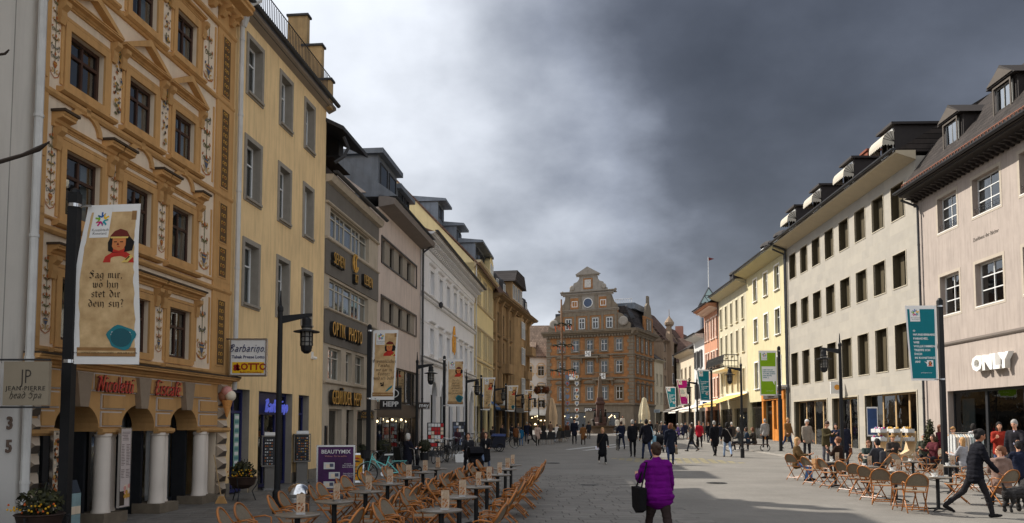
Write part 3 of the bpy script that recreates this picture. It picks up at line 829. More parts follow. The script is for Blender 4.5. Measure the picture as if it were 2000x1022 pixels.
 for za, zb in ((2.62, 3.0),):
  x = .02
  for w in (.9, 1.0, .95, 1.1, .95, 1.0, 1.05, .85):
   if x + w > W - .4: break
   stone(x, x + w - .03, za, zb); x += w
 for (pa, pb) in piers:
  for za, zb in ((1.9, 2.22), (2.26, 2.58)):
   g = .18 if za < 2.2 else .30
   a_, b_ = max(pa + .02, pa - g + .2 if pa > .1 else .34), min(pb + (g - .2 if pb < W - .1 else -.62), W)
   if b_ - a_ > .2: stone(a_, b_ - .02, za, zb)
 for a, b in ar:             # wedge keystones
  c = (a + b) / 2
  k = MB(); k.prism([(c - .13, 2.3), (c + .13, 2.3), (c + .25, 2.98), (c - .25, 2.98)], -.16, -.02, 'y'); k.build('keystone', 'facet_mid', r)
  im = MB()
 for pa, pb in piers:
  b = MB(); b.prism([(-x, z) for x, z in belt(.14, .12)], max(pa - .04, 0), min(pb + .04, W), 'x'); b.build('impost', 'ochre', r, (0, -.02, 1.74))
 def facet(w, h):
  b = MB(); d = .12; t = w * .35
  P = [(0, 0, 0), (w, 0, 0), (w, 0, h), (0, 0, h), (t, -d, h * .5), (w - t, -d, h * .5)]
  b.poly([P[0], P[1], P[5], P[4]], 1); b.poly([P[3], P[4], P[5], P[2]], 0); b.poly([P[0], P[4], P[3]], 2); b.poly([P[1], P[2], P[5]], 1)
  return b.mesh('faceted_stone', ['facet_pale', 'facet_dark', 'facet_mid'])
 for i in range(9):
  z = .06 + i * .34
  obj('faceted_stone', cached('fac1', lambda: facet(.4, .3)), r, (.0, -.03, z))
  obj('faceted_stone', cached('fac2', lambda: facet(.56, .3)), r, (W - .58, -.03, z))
 b = MB(); b.box(0, 0, -.6, .42, .6, 1.75); b.build('corner_pier', 'cream', r); b = MB(); b.box(W - .6, 0, -.6, W, .6, 1.75); b.build('corner_pier', 'cream', r)
 mat('column_white', srgb(226, 214, 200), .6, .05, 2, streak=.15); mat('plinth_stone', srgb(120, 108, 92), .85, .2, 4, .3)
 for pa, pb in piers[1:]:
  c = pa + .34
  for cx, cy_, rr in ((c - .12, .02, .165), (c + .25, .12, .14)):
   k = MB(); k.lathe([(rr * 1.12, .12), (rr * 1.15, .16), (rr * 1.02, .2), (rr, .5), (rr * .98, 1.6), (rr * .92, 1.68), (rr * 1.05, 1.7), (rr * 1.05, 1.76)], (cx, cy_, 0), 20)
   k.build('column', 'column_white', r, smooth=40)
  k = MB(); k.box(c - .38, -.22, -.6, c + .46, .46, .13); k.build('column_plinth', 'plinth_stone', r)
 # dark glazed doors set back behind the arcade
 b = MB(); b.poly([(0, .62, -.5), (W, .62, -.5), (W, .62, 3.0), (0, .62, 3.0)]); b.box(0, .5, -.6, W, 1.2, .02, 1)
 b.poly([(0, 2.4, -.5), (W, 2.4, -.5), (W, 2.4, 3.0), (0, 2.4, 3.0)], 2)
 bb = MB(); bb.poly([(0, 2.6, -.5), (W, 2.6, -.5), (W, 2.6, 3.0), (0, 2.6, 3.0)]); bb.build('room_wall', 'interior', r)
 for a, bx in ar:
  w = bx - a
  window(r, a - .12, .02, w * .5 + .12, 2.4, .62, 1, (), 'anthracite', .09, 'shop_glass', 'curtain', cur=4, name='door')
  window(r, a + w * .5, .02, w * .5 + .12, 2.4, .62, 1, (), 'anthracite', .09, 'shop_glass', 'curtain', cur=1, name='door')
  k = MB(); k.box(a + w + .02, .3, -.3, a + w + .1, .62, 1.9); k.build('door_side', 'anthracite', r)
 # red neon script
 neon = mat('neon_red', (0.42, 0.045, 0.04), .35, .1, 5, emit=((1, .08, .05), .06))
 neon2 = mat('neon_shadow', (0.16, 0.03, 0.02), .5, .1)
 for tx, xx, sz in (('Nicoletti', u(16.95), .2), ('Eiscafé', u(19.0), .215)):
  for mm, dy, rr in ((neon2, -.14, .017), (neon, -.18, .010)):
   pen_text([tx], sz, 1.6, round_=rr, shear=.22).build('neon_lettering', mm, r, (xx, dy, 2.62), smooth=True)
 b = MB()
 return r
house_painted()

# -- yellow house
def house_yellow():
 r, W, u = left_root('yellow_house', 'tall plain yellow plastered house with grey stone window frames and blue shopfront', 22.38, 30.16)
 yl = mat('yellow_plaster', srgb(240, 207, 154), .85, .09, .8, .15, 45, streak=.42, sscale=1.5)
 cols = [(u(23.12), u(24.36)), (u(25.6), u(26.76)), (u(27.82), u(28.92))]
 rows = [(5.34, 7.4), (8.46, 10.46), (11.62, 13.5)]
 sw = .14
 ops = [(a + sw, b - sw, lo + .16, hi - sw) for a, b in cols for lo, hi in rows]
 shop = [(u(22.62), u(23.85), -.6, 2.96), (u(24.5), u(27.2), -.6, 2.96), (u(27.78), u(28.78), -.6, 2.96)]
 st = mat('window_stone', srgb(152, 144, 132), .85, .12, 3, .2, streak=.2)
 wall_mb(W, -.6, 13.9, ops + shop, .3, 9, reveal_mi=2).build('wall', [yl, 'interior', st], r)
 for ci, (a, b, lo, hi) in enumerate(ops):
  window(r, a, lo, b - a, hi - lo, .22, 1, (.66,), 'white_frame', .07, sur=(st, sw, .035), sill=(st, .1, .09), cur=(3, 4, 3, 5, 3, 1, 4, 3, 3)[ci])
 # eave with sloping soffit, gutter, roof terrace rail and an unseen set-back storey
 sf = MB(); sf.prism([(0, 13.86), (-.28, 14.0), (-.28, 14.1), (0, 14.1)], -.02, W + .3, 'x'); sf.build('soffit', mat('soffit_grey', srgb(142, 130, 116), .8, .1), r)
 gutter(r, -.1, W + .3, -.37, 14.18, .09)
 sb = MB(); sb.box(0, 3.2, 14, W, 9, 19.6); sb.box(-.1, 2.9, 19.6, W + .1, 9.2, 19.8); sb.build('shade_storey', yl, r)  # out of view, added and sized for the shade it throws on the street
 pp = MB(); pp.box(0, -.2, 13.95, W - .32, .1, 14.25); pp.build('parapet', 'zinc_dark', r)
 for x, h, y0 in ((W - .3, 14.95, -.25), (W - .32, 16.3, .12), (W - .34, 17.5, .7)):
  b = MB(); b.box(x, y0, 13.9, x + .3, y0 + .75, h); b.box(x - .06, y0 - .06, h, x + .36, y0 + .8, h + .08, 1); b.build('party_wall_step', [mat('pier_stain', srgb(178, 152, 112), .9, .2, 2, streak=.6), 'zinc_dark'], r)
 rl = MB()
 for zz in (15.2, 14.5): rl.tube([(0, -.12, zz), (W, -.12, zz)], .022, 5)
 rl.build('rail', 'iron', r)
 for i in range(56):
  obj('baluster', cached('bal', lambda: MB().box(-.009, -.009, 0, .009, .009, .85).mesh('baluster', 'iron')), r, (i * (W - .3) / 55, -.12, 14.3))
 rl = MB()
 for zz in (17.0, 16.4): rl.tube([(0, 2.9, zz), (W * .55, 2.9, zz)], .022, 5)
 for i in range(18): rl.tube([(i * W * .55 / 17, 2.9, 14.5), (i * W * .55 / 17, 2.9, 17.0)], .014, 4)
 rl.build('upper_rail', 'iron', r)
 downpipe(r, u(22.5), 2.9, 14.3, .16, 'pipe_white', (u(22.9), -.5), r=.07)
 b = MB(); b.lathe([(.07, 0), (.15, .25), (.17, .5)], (u(22.5), -.2, 13.3), 8); b.build('hopper', 'pipe_white', r)
 b = MB(); b.box(0, -.03, -.6, u(22.6), 0, .32); b.box(u(28.8), -.03, -.6, W, 0, .36); b.box(u(27.22), -.03, -.6, u(27.76), 0, .34); b.box(u(23.87), -.03, -.6, u(24.48), 0, .33); b.build('plinth', mat('plinth_grey', srgb(128, 120, 108), .85, .2, 3, .3), r)
 bl = mat('blue_frame', srgb(40, 44, 92), .45, .12, 4)
 for i, (a, b, lo, hi) in enumerate(shop):
  w = b - a
  fr = window(r, a, 0.0, w, 2.96, .22, (2, 3, 2)[i], (.78,), bl, .09, 'shop_glass', None, name='shop_window', bar=.07)
 # things seen behind the shop glass: lit ceiling strips, shelves and print
 pc = ['orn_gold', 'orn_rust', 'white_paint', 'orn_blue', mat('print_red', srgb(190, 40, 40), .6), mat('print_yellow', srgb(232, 196, 40), .6)]
 q = random.Random(4)
 sh = MB()
 for k in range(70):
  x = q.choice([q.uniform(u(22.7), u(23.7)), q.uniform(u(24.6), u(27.0)), q.uniform(u(27.85), u(28.6))]); z = q.choice((.5, .85, 1.2, 1.55, 1.9, 2.2)); w = q.uniform(.08, .2)
  sh.box(x, .5, z, x + w, .52, z + q.uniform(.14, .26), q.randrange(6))
 tag(sh.build('shop_display', pc, r), kind='stuff')
 ps = MB(); ps.box(0, 0, 0, .3, .015, 1.5)
 for k in range(11): ps.box(.03, -.004, .06 + k * .13, .27, 0, .15 + k * .13, 1 + k % 2)
 ps.build('poster_strip', [mat('poster_green', srgb(150, 186, 170), .6, .1, 4), 'white_paint', mat('poster_teal', srgb(90, 140, 140), .6)], r, (u(23.25), .17, .75))
 ne = mat('neon_blue', srgb(70, 80, 190), .35, .1, 5, emit=((.2, .25, 1.0), .2))
 pn = MB(); pn.box(u(24.62), .1, 2.25, u(26.3), .13, 2.86); pn.build('sign_panel', mat('sign_navy', srgb(30, 30, 62), .5), r)
 pen_text(['Barbarino'], .24, 1.6, round_=.03, shear=.2).build('neon_lettering', ne, r, (u(25.75), -.06, 2.34), smooth=True)
 b = MB(); b.ball((u(28.95), -.12, 4.32), (.06, .1, .06)); b.box(u(28.9), -.06, 4.3, u(29), 0, 4.55); b.build('wall_light', 'white_paint', r)
house_yellow()

# -- optician's house
def house_optician():
 r, W, u = left_root('optician_house', 'grey banded shop house with gilt capital letters and ribbon windows', 30.19, 37.56)
 lime = mat('limestone', srgb(186, 172, 152), .85, .1, 1.5, .2, 30, streak=.35)
 dk = mat('band_grey', srgb(112, 106, 98), .85, .08, 1.5, .15, 40, streak=.2)
 a, b = u(30.78), u(36.1)
 strips = [(a, b, 9.2, 10.32), (a, b, 6.42, 7.56)]
 low = [(u(30.75), u(32.35), 3.66, 4.9), (u(32.95), u(33.75), 3.66, 4.9), (u(34.25), u(35.55), 3.66, 4.9), (u(36.05), u(37.2), 3.66, 4.9)]
 shop = [(u(30.95), u(32.5), -.5, 2.55), (u(33.1), u(34.1), -.5, 2.55), (u(34.6), u(36.2), -.5, 2.55), (u(36.5), u(37.35), -.5, 2.55)]
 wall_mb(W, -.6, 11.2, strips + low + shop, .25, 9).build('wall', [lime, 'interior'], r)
 for z0, z1 in ((10.42, 11.15), (7.66, 8.98), (5.02, 6.3)):
  k = MB(); k.box(0.01, -.05, z0, W - .01, 0, z1); k.build('dark_band', dk, r)
 for z in (8.98, 6.3, 3.5, 10.36): band(r, 'string_course', 0, W, z, belt(.1, .12), lime)
 fb = mat('frame_beige', srgb(190, 184, 170), .5, .06)
 for (xa, xb, lo, hi) in strips:
  n = 5; w = (xb - xa) / n
  for i in range(n):
   window(r, xa + i * w + .01, lo, w - .02, hi - lo, .15, 2 if i % 2 else 1, (.72,), fb, .05, 'bright_glass', 'curtain', cur=(3, 0, 3, 1, 3)[i], sur=None)
 for i, (xa, xb, lo, hi) in enumerate(low): window(r, xa, lo, xb - xa, hi - lo, .15, 2 if xb - xa > .9 else 1, (.7,), fb, .06, 'glass', cur=(4, 0, 1, 4)[i])
 for i, (xa, xb, lo, hi) in enumerate(shop): window(r, xa, 0, xb - xa, 2.55, .22, 1, (.28,) if i % 2 == 0 else (.8,), lime if i % 2 == 0 else 'bronze_frame', .06, 'shop_glass', None, name='shop_window' if i != 1 else 'door')
 gold, blk = mat('gilt', srgb(226, 176, 92), .35, .1, 5, metal=.5), mat('letter_black', (.02, .018, .016), .45)
 def gilt(txt, x, z, size, sx, sp=1.0):
  for ch_i, ch in enumerate(txt):
   pass
  letters(r, txt, size, blk, x + .03, -.12, z - .02, .07, align='LEFT', bold=.018, sx=sx, spacing=sp)
  letters(r, txt, size, gold, x, -.21, z, .012, align='LEFT', bold=-.012, sx=sx, spacing=sp)
 gilt('SEHEN', u(30.7), 8.12, .66, .62, 1.15); gilt('IST', u(33.45), 7.86, .52, .55, 1.15); gilt('LEBEN', u(34.75), 8.02, .66, .62, 1.15)
 g = MB(); g.tube([(u(33.6) + .32 * math.cos(t), -.16, 8.68 + .36 * math.sin(t)) for t in [R(50 + i * 29) for i in range(11)]], .05, 6); g.tube([(u(33.6) + .1, -.16, 8.35), (u(33.6), -.16, 8.75), (u(33.6) + .1, -.16, 8.95)], .04, 6); g.build('eye_emblem', gold, r)
 gilt('OPTIK  PHOTO', u(30.65), 5.35, .80, .60, 1.22)
 gilt('GEBRÜDER  HEPP', u(30.72), 2.72, .80, .56, 1.12)
 # eave: dark boards, gutter, pitched dark roof with a small gabled dormer
 sf = MB(); sf.prism([(0, 11.15), (-.22, 11.2), (-.3, 11.34), (-.3, 11.46), (0, 11.46)], 0, W, 'x'); sf.build('soffit', lime, r)
 gutter(r, -.05, W + .1, -.4, 11.56, .1)
 rt = tile_mat('roof_slate', (.045, .04, .04), (.07, .06, .058), .2, .3, 'xz')
 rf = MB(); rf.prism([(-.3, 11.45), (4.5, 16.2), (9, 11.45)], 0, W, 'x'); rf.build('roof', rt, r)
 d = MB(); d.prism([(-.15, 12.2), (.6, 12.3), (3, 14.2), (3, 12.2)], .3, 2.6, 'x'); d.prism([(-.7, 13.1), (-.7, 13.25), (3.2, 15.2), (3.2, 15.05)], -.1, 3.2, 'x', 1); d.build('dormer', [mat('dark_board', srgb(58, 48, 42), .8, .2, 4), 'zinc_dark'], r)
 d = MB(); d.box(2.4, .3, 13, 3.0, .9, 13.9); d.box(2.25, .15, 13.9, 3.15, 1.05, 14.0); d.build('chimney', 'zinc_dark', r)
 d = MB(); d.tube([(.4, -.55, 13.0), (.5, -.7, 12.6), (.3, -.6, 12.2), (.1, -.3, 11.9)], .07, 6); d.build('downpipe', 'zinc_dark', r)
 # display behind glass
 q = random.Random(9); sh = MB()
 for k in range(26):
  x = q.choice([q.uniform(u(31), u(32.4)), q.uniform(u(34.7), u(36.1))]); z = q.choice((.7, 1.05, 1.4, 1.75))
  if q.random() < .4: sh.ball((x, .5, z + .1), (.08, .06, .12), 6, 4, q.randrange(3))
  else: sh.box(x, .5, z, x + q.uniform(.06, .25), .54, z + q.uniform(.05, .3), q.randrange(3))
 tag(sh.build('shop_display', ['white_paint', 'orn_blue', 'orn_gold'], r), kind='stuff')
 for x in (u(30.55), u(36.33)):
  k = MB(); k.box(x - .1, -.06, .8, x + .1, 0, 1.9); k.box(x - .07, -.07, .86, x + .07, -.06, 1.84, 1); k.build('showcase', ['anthracite', 'orn_dark'], r)
house_optician()

# -- pale pink house with bronze shopfront
def house_rose():
 r, W, u = left_root('rose_house', 'pale rose plastered house with two ribbon windows and bronze shopfront', 37.6, 46.8)
 pl = mat('rose_plaster', srgb(212, 194, 180), .85, .08, 1.0, .12, 45, streak=.4)
 a, b = u(38.2), u(45.6)
 strips = [(a, b, 9.72, 10.9), (a, b, 6.95, 8.05)]
 shop = [(0.05, W - .05, -.5, 4.85)]
 wall_mb(W, -.6, 12.2, strips + shop, .3, 9).build('wall', [pl, 'interior'], r)
 tau = mat('panel_taupe', srgb(150, 140, 126), .7, .1)
 for xa, xb, lo, hi in strips:
  sr = MB(); sr.box(xa - .08, -.05, lo - .08, xb + .08, -.0, lo); sr.box(xa - .08, -.05, hi, xb + .08, 0, hi + .08); sr.box(xa - .08, -.05, lo, xa, 0, hi); sr.box(xb, -.05, lo, xb + .08, 0, hi); sr.build('strip_frame', 'bronze_frame', r)
  n = 4; w = (xb - xa) / n
  for i in range(n):
   window(r, xa + i * w, lo, w * .46, hi - lo, .2, 1, (), 'bronze_frame', .06, 'dark_glass', cur=(0, 3)[i % 2])
   p = MB(); p.box(xa + i * w + w * .46, .08, lo, xa + (i + 1) * w, .2, hi); p.build('panel', tau, r)
 n = 6; w = (W - .1) / n
 for i in range(n):
  window(r, .05 + i * w, 0, w, 2.35, .12, 1, (), 'bronze_frame', .07, 'shop_glass', None, name='shop_window')
  window(r, .05 + i * w, 2.95, w, 1.9, .12, 1, (), 'bronze_frame', .07, 'bright_glass', None, name='shop_window')
 p = MB(); p.box(.05, .06, 2.35, W - .05, .3, 2.95); p.build('fascia', mat('fascia_brown', srgb(70, 56, 46), .5, .12, 3), r)
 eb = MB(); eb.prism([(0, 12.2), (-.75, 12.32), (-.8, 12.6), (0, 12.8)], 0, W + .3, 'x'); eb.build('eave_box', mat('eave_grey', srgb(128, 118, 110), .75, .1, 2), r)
 rf = MB(); rf.prism([(-.9, 12.7), (4.5, 16.6), (9, 12.7)], 0, W, 'x'); rf.build('roof', 'zinc', r)
 gw = MB(); gw.prism([(.6, 12.9), (4.5, 15.9), (8, 12.9)], -.05, .1, 'x'); gw.build('gable_wall', pl, r)
 for xa, xb, y0, h in ((.9, 4.6, .3, 15.2), (5.4, 8.4, .5, 14.8)):
  d = MB(); d.box(xa, y0, 12.9, xb, 4, h - .15); d.box(xa - .2, y0 - .3, h - .15, xb + .2, 4.2, h + .1); dd = d.build('dormer', 'zinc', r)
  for i in range(2):
   window(dd, xa + .35 + i * (xb - xa - .3) / 2, 13.55, (xb - xa) / 2 - .5, 1.2, y0 - .06, 1, (), 'zinc_dark', .06, 'dark_glass', None, sur=None)
 c = MB(); c.box(4.75, 2.6, 13, 5.3, 3.2, 16.3); c.box(4.6, 2.5, 16.0, 5.45, 3.3, 16.25, 0); c.lathe([(.42, 0), (.5, .2), (.3, .5), (.25, .6)], (5.02, 2.9, 16.3), 8); c.build('chimney', 'white_paint', r)
 downpipe(r, W - .1, 0, 12.4, .16, 'zinc_dark', (W - .05, -.75))
 q = random.Random(12); sh = MB()
 for k in range(16):
  x = q.uniform(.4, W - .5); sh.lathe([(.1, 0), (.06, .3), (.14, .7), (.12, .95), (.17, 1.2), (.05, 1.38), (.09, 1.5), (.08, 1.62), (.01, 1.68)], (x, .6, .4), 7, q.randrange(4))
 tag(sh.build('shop_display', ['white_paint', 'orn_dark', 'cream', 'orn_blue'], r), kind='stuff')
 lt = MB()
 for k in range(9): lt.ball((.7 + k * 1.0, .7, 2.1 + (k % 2) * .1), .07, 6, 4)
 tag(lt.build('shop_lights', mat('lamp_glow', (1, .8, .5), .5, 0, emit=((1, .75, .42), 5.0)), r), kind='stuff')
house_rose()

# -- white classical house
def house_white():
 r, W, u = left_root('white_classical_house', 'long white classical house with bracketed cornice, hooded windows and arched doors', 46.84, 67.45)
 wt = mat('white_stucco', srgb(240, 238, 237), .8, .04, 1.0, .1, 45, streak=.18); tr = mat('white_trim', srgb(232, 229, 226), .75, .07, 2, streak=.35)
 pxs = [(838.5, 846.5), (855.5, 863.5), (870.5, 878), (884.5, 891), (896.5, 902.5), (906.5, 912), (917, 921.3)]
 Yf = lambda px, k: -LA / (LM - (px - 1000) / FPX * k)
 ops = []
 for i, (pa, pb) in enumerate(pxs):
  # depth = Y*CP + (z-CAMZ)*SP, close to Y here
  ya, yb = Yf(pa, 1.006), Yf(pb, 1.006)
  c = (u(ya) + u(yb)) / 2
  for lo, hi in ((9.98, 11.42), (6.30, 7.85)): ops.append((c - .55, c + .55, lo, hi))
 arches = []
 for k in range(6):
  c = 3.9 + k * 3.05; arches.append((c - .78, c + .78, -.5, 3.75, .85))
 wall_mb(W, -.6, 12.4, ops, .22, 9, arches).build('wall', [wt, 'interior'], r)
 for a, b, lo, hi in ops:
  fr = window(r, a, lo, b - a, hi - lo, .16, 2, (.7,), mat('shutter_white', srgb(206, 206, 208), .6, .05), .07, 'glass', cur=3, sur=(tr, .17, .06), sill=(tr, .1, .08))
  h = MB(); h.prism([(-x, z) for x, z in cornice(.2, .22)], -.32, b - a + .32, 'x'); h.build('hood', tr, fr, (0, -.1, hi - lo + .25))
 for a, b, lo, sp, ri in arches:
  g = MB(); c = (a + b) / 2; o_, i_ = arc(c, sp, 1.0, 1.06, 0, math.pi, 12), arc(c, sp, .79, .86, 0, math.pi, 12)
  g.prism(o_ + list(reversed(i_)), -.07, 0, 'y'); g.box(c - .12, -.13, sp + .85, c + .12, -.07, sp + 1.15); g.build('arch_moulding', tr, r)
  window(r, a + .05, 0, b - a - .1, 4.55, .35, 2, (.62,), mat('door_grey', srgb(110, 112, 116), .5, .1), .1, 'shop_glass', None, name='shop_window')
 for z, h, o in ((9.45, .22, .16), (9.67, .1, .24), (5.62, .28, .2), (5.9, .08, .28), (8.05, .06, .03)): band(r, 'string_course', 0, W, z, belt(h, o), tr)
 band(r, 'frieze', 0, W + .02, 12.15, [(0, 0), (.06, 0), (.06, .4), (0, .4)], wt)
 band(r, 'cornice', -.1, W + .15, 12.9, cornice(.32, .85), tr)
 for i in range(44):
  obj('modillion', cached('modil', lambda: console_mb(.2, .34, .6).mesh('modillion', tr)), r, (.1 + i * (W - .3) / 43, 0, 12.56))
 gutter(r, -.1, W + .2, -.95, 13.3, .1)
 rf = MB(); rf.prism([(-.9, 13.2), (5, 15.6), (10, 13.2)], 0, W, 'x'); rf.build('roof', tile_mat('roof_brown', (.16, .085, .06), (.22, .13, .09), .2, .3, 'xz'), r)
 g = MB()       # gilded relief on the wall
 q = random.Random(2); c, z0 = u(57.6), 7.0
 for i in range(26):
  t = i / 25; blobw = .42 * math.sin(math.pi * (.15 + .8 * t))
  g.ball((c + q.uniform(-blobw, blobw), -.06, z0 + t * 1.75), (.13, .05, .12), 6, 4)
 g.tube([(c - .35, -.06, z0 + .1), (c - .45, -.06, z0 + .9), (c, -.08, z0 + 1.9), (c + .45, -.06, z0 + .9), (c + .35, -.06, z0 + .1)], .07, 5)
 g.build('gilt_relief', mat('gilt_orange', srgb(226, 160, 62), .45, .2, 5, metal=.3), r)
 b = MB(); b.lathe([(.02, 0), (.12, .12), (.14, .3), (.05, .42)], (u(51.5), -.3, 9.35), 8); b.box(u(51.5) - .02, -.3, 9.6, u(51.5) + .02, 0, 9.64); b.build('wall_lantern', 'zinc_dark', r)
 downpipe(r, .1, 0, 13.1, .12, 'zinc_dark')
 mat('edge_quoin', srgb(206, 206, 208), .8)
house_white()

# -- yellow gabled house
def house_gabled():
 r, W, u = left_root('yellow_gabled_house', 'pale yellow gabled house with paired windows and zinc dormers above white house', 67.5, 80.0)
 yl = mat('pale_yellow_plaster', srgb(232, 212, 160), .85, .06, 1.0, .1, 40, streak=.2); st = mat('sand_trim', srgb(198, 180, 146), .8, .1, 3)
 ops, xs = [], []
 for a in (.55, 1.65, 2.75, 5.6, 6.8, 8.6, 9.7, 10.8):
  for lo, hi in ((12.6, 14.9), (8.0 - .15, 10.1), (5.2, 7.1)): ops.append((a, a + .8, lo, hi))
 shop = [(.4, 3.8, -.5, 3.5), (4.4, 7.8, -.5, 3.5), (8.4, 12, -.5, 3.5)]
 wall_mb(W, -.6, 15.6, ops + shop, .22, 9).build('wall', [yl, 'interior'], r)
 for a, b, lo, hi in ops: window(r, a, lo, b - a, hi - lo, .14, 2, (.7,), 'white_frame', .06, sur=(st, .12, .05), sill=(st, .08, .08), cur=None)
 for a, b, lo, hi in shop: window(r, a, 0, b - a, 3.5, .2, 3, (.78,), 'bronze_frame', .08, 'shop_glass', None, name='shop_window')
 for z in (10.2, 7.35, 4.6, 12.2): band(r, 'string_course', 0, W, z, belt(.2, .14), st)
 band(r, 'cornice', -.05, W + .05, 15.3, cornice(.5, .6), st)
 # high gable wall looking down the street, with one small window
 D = 14.0; run = D / 2; rise = 7.4
 gw = MB()
 w0, w1, z0, z1 = 6.2, 7.1, 17.6, 19.3
 gw.poly([(0, 0, 14.9), (0, 0, 15.6), (0, w0, 15.6 + rise * w0 / run), (0, w0, 14.9)])
 gw.poly([(0, w0, 14.9), (0, w0, z0), (0, w1, z0), (0, w1, 14.9)])
 gw.poly([(0, w0, z1), (0, w0, 15.6 + rise * w0 / run), (0, run, 15.6 + rise), (0, w1, 15.6 + rise * (D - w1) / run), (0, w1, z1)])
 gw.poly([(0, w1, 14.9), (0, w1, 15.6 + rise * (D - w1) / run), (0, D, 15.6), (0, D, 14.9)])
 gw.poly([(.2, w0, z0), (.2, w1, z0), (.2, w1, z1), (.2, w0, z1)], 1)
 gw.build('gable_wall', [yl, 'interior'], r)
 pf = window(r, 0, z0, w1 - w0, z1 - z0, 0, 1, (), 'white_frame', .08, 'bright_glass', None, name='gable_window'); pf.location = (.06, w1, z0); pf.rotation_euler = (0, 0, R(-90))
 rf = MB(); t = .18
 rf.prism([(-.5, 15.2), (-.5, 15.2 + t), (run, 15.6 + rise + t), (D + .5, 15.2 + t), (D + .5, 15.2), (run, 15.6 + rise)], -.12, W + .1, 'x'); rf.build('roof', 'roof_brown', r)
 for xa, xb, y0, h in ((.3, 3.0, 3.2, 21.2), (2.6, 5.0, 2.0, 19.6), (3.2, 10.5, .4, 18.2)):
  d = MB(); d.box(xa, y0, 15.6, xb, y0 + 3, h - .2); d.prism([(y0 - .7, h - .2), (y0 - .7, h), (y0 + 3.2, h + .4), (y0 + 3.2, h - .2)], xa - .2, xb + .2, 'x'); dd = d.build('dormer', 'zinc', r)
  for k in range(2 if xb - xa < 3 else 5): window(dd, xa + .3 + k * 1.25, h - 1.5, .9, 1.05, y0 - .05, 1, (), 'zinc_dark', .06, 'dark_glass', None)
 d = MB(); d.box(9.2, -.1, 15.8, 12.0, 2.5, 17.6); d.prism([(9.2, 17.6), (10.6, 18.5), (12.0, 17.6)], -.1, 2.5, 'y'); dd = d.build('gablet', yl, r)
 for k in range(2): window(dd, 9.5 + k * 1.2, 16.1, .8, 1.3, -.16, 2, (), 'white_frame', .06, 'dark_glass', None, sur=(st, .1, .03))
 downpipe(r, .15, 0, 15.4, .15, 'pipe_white')
house_gabled()

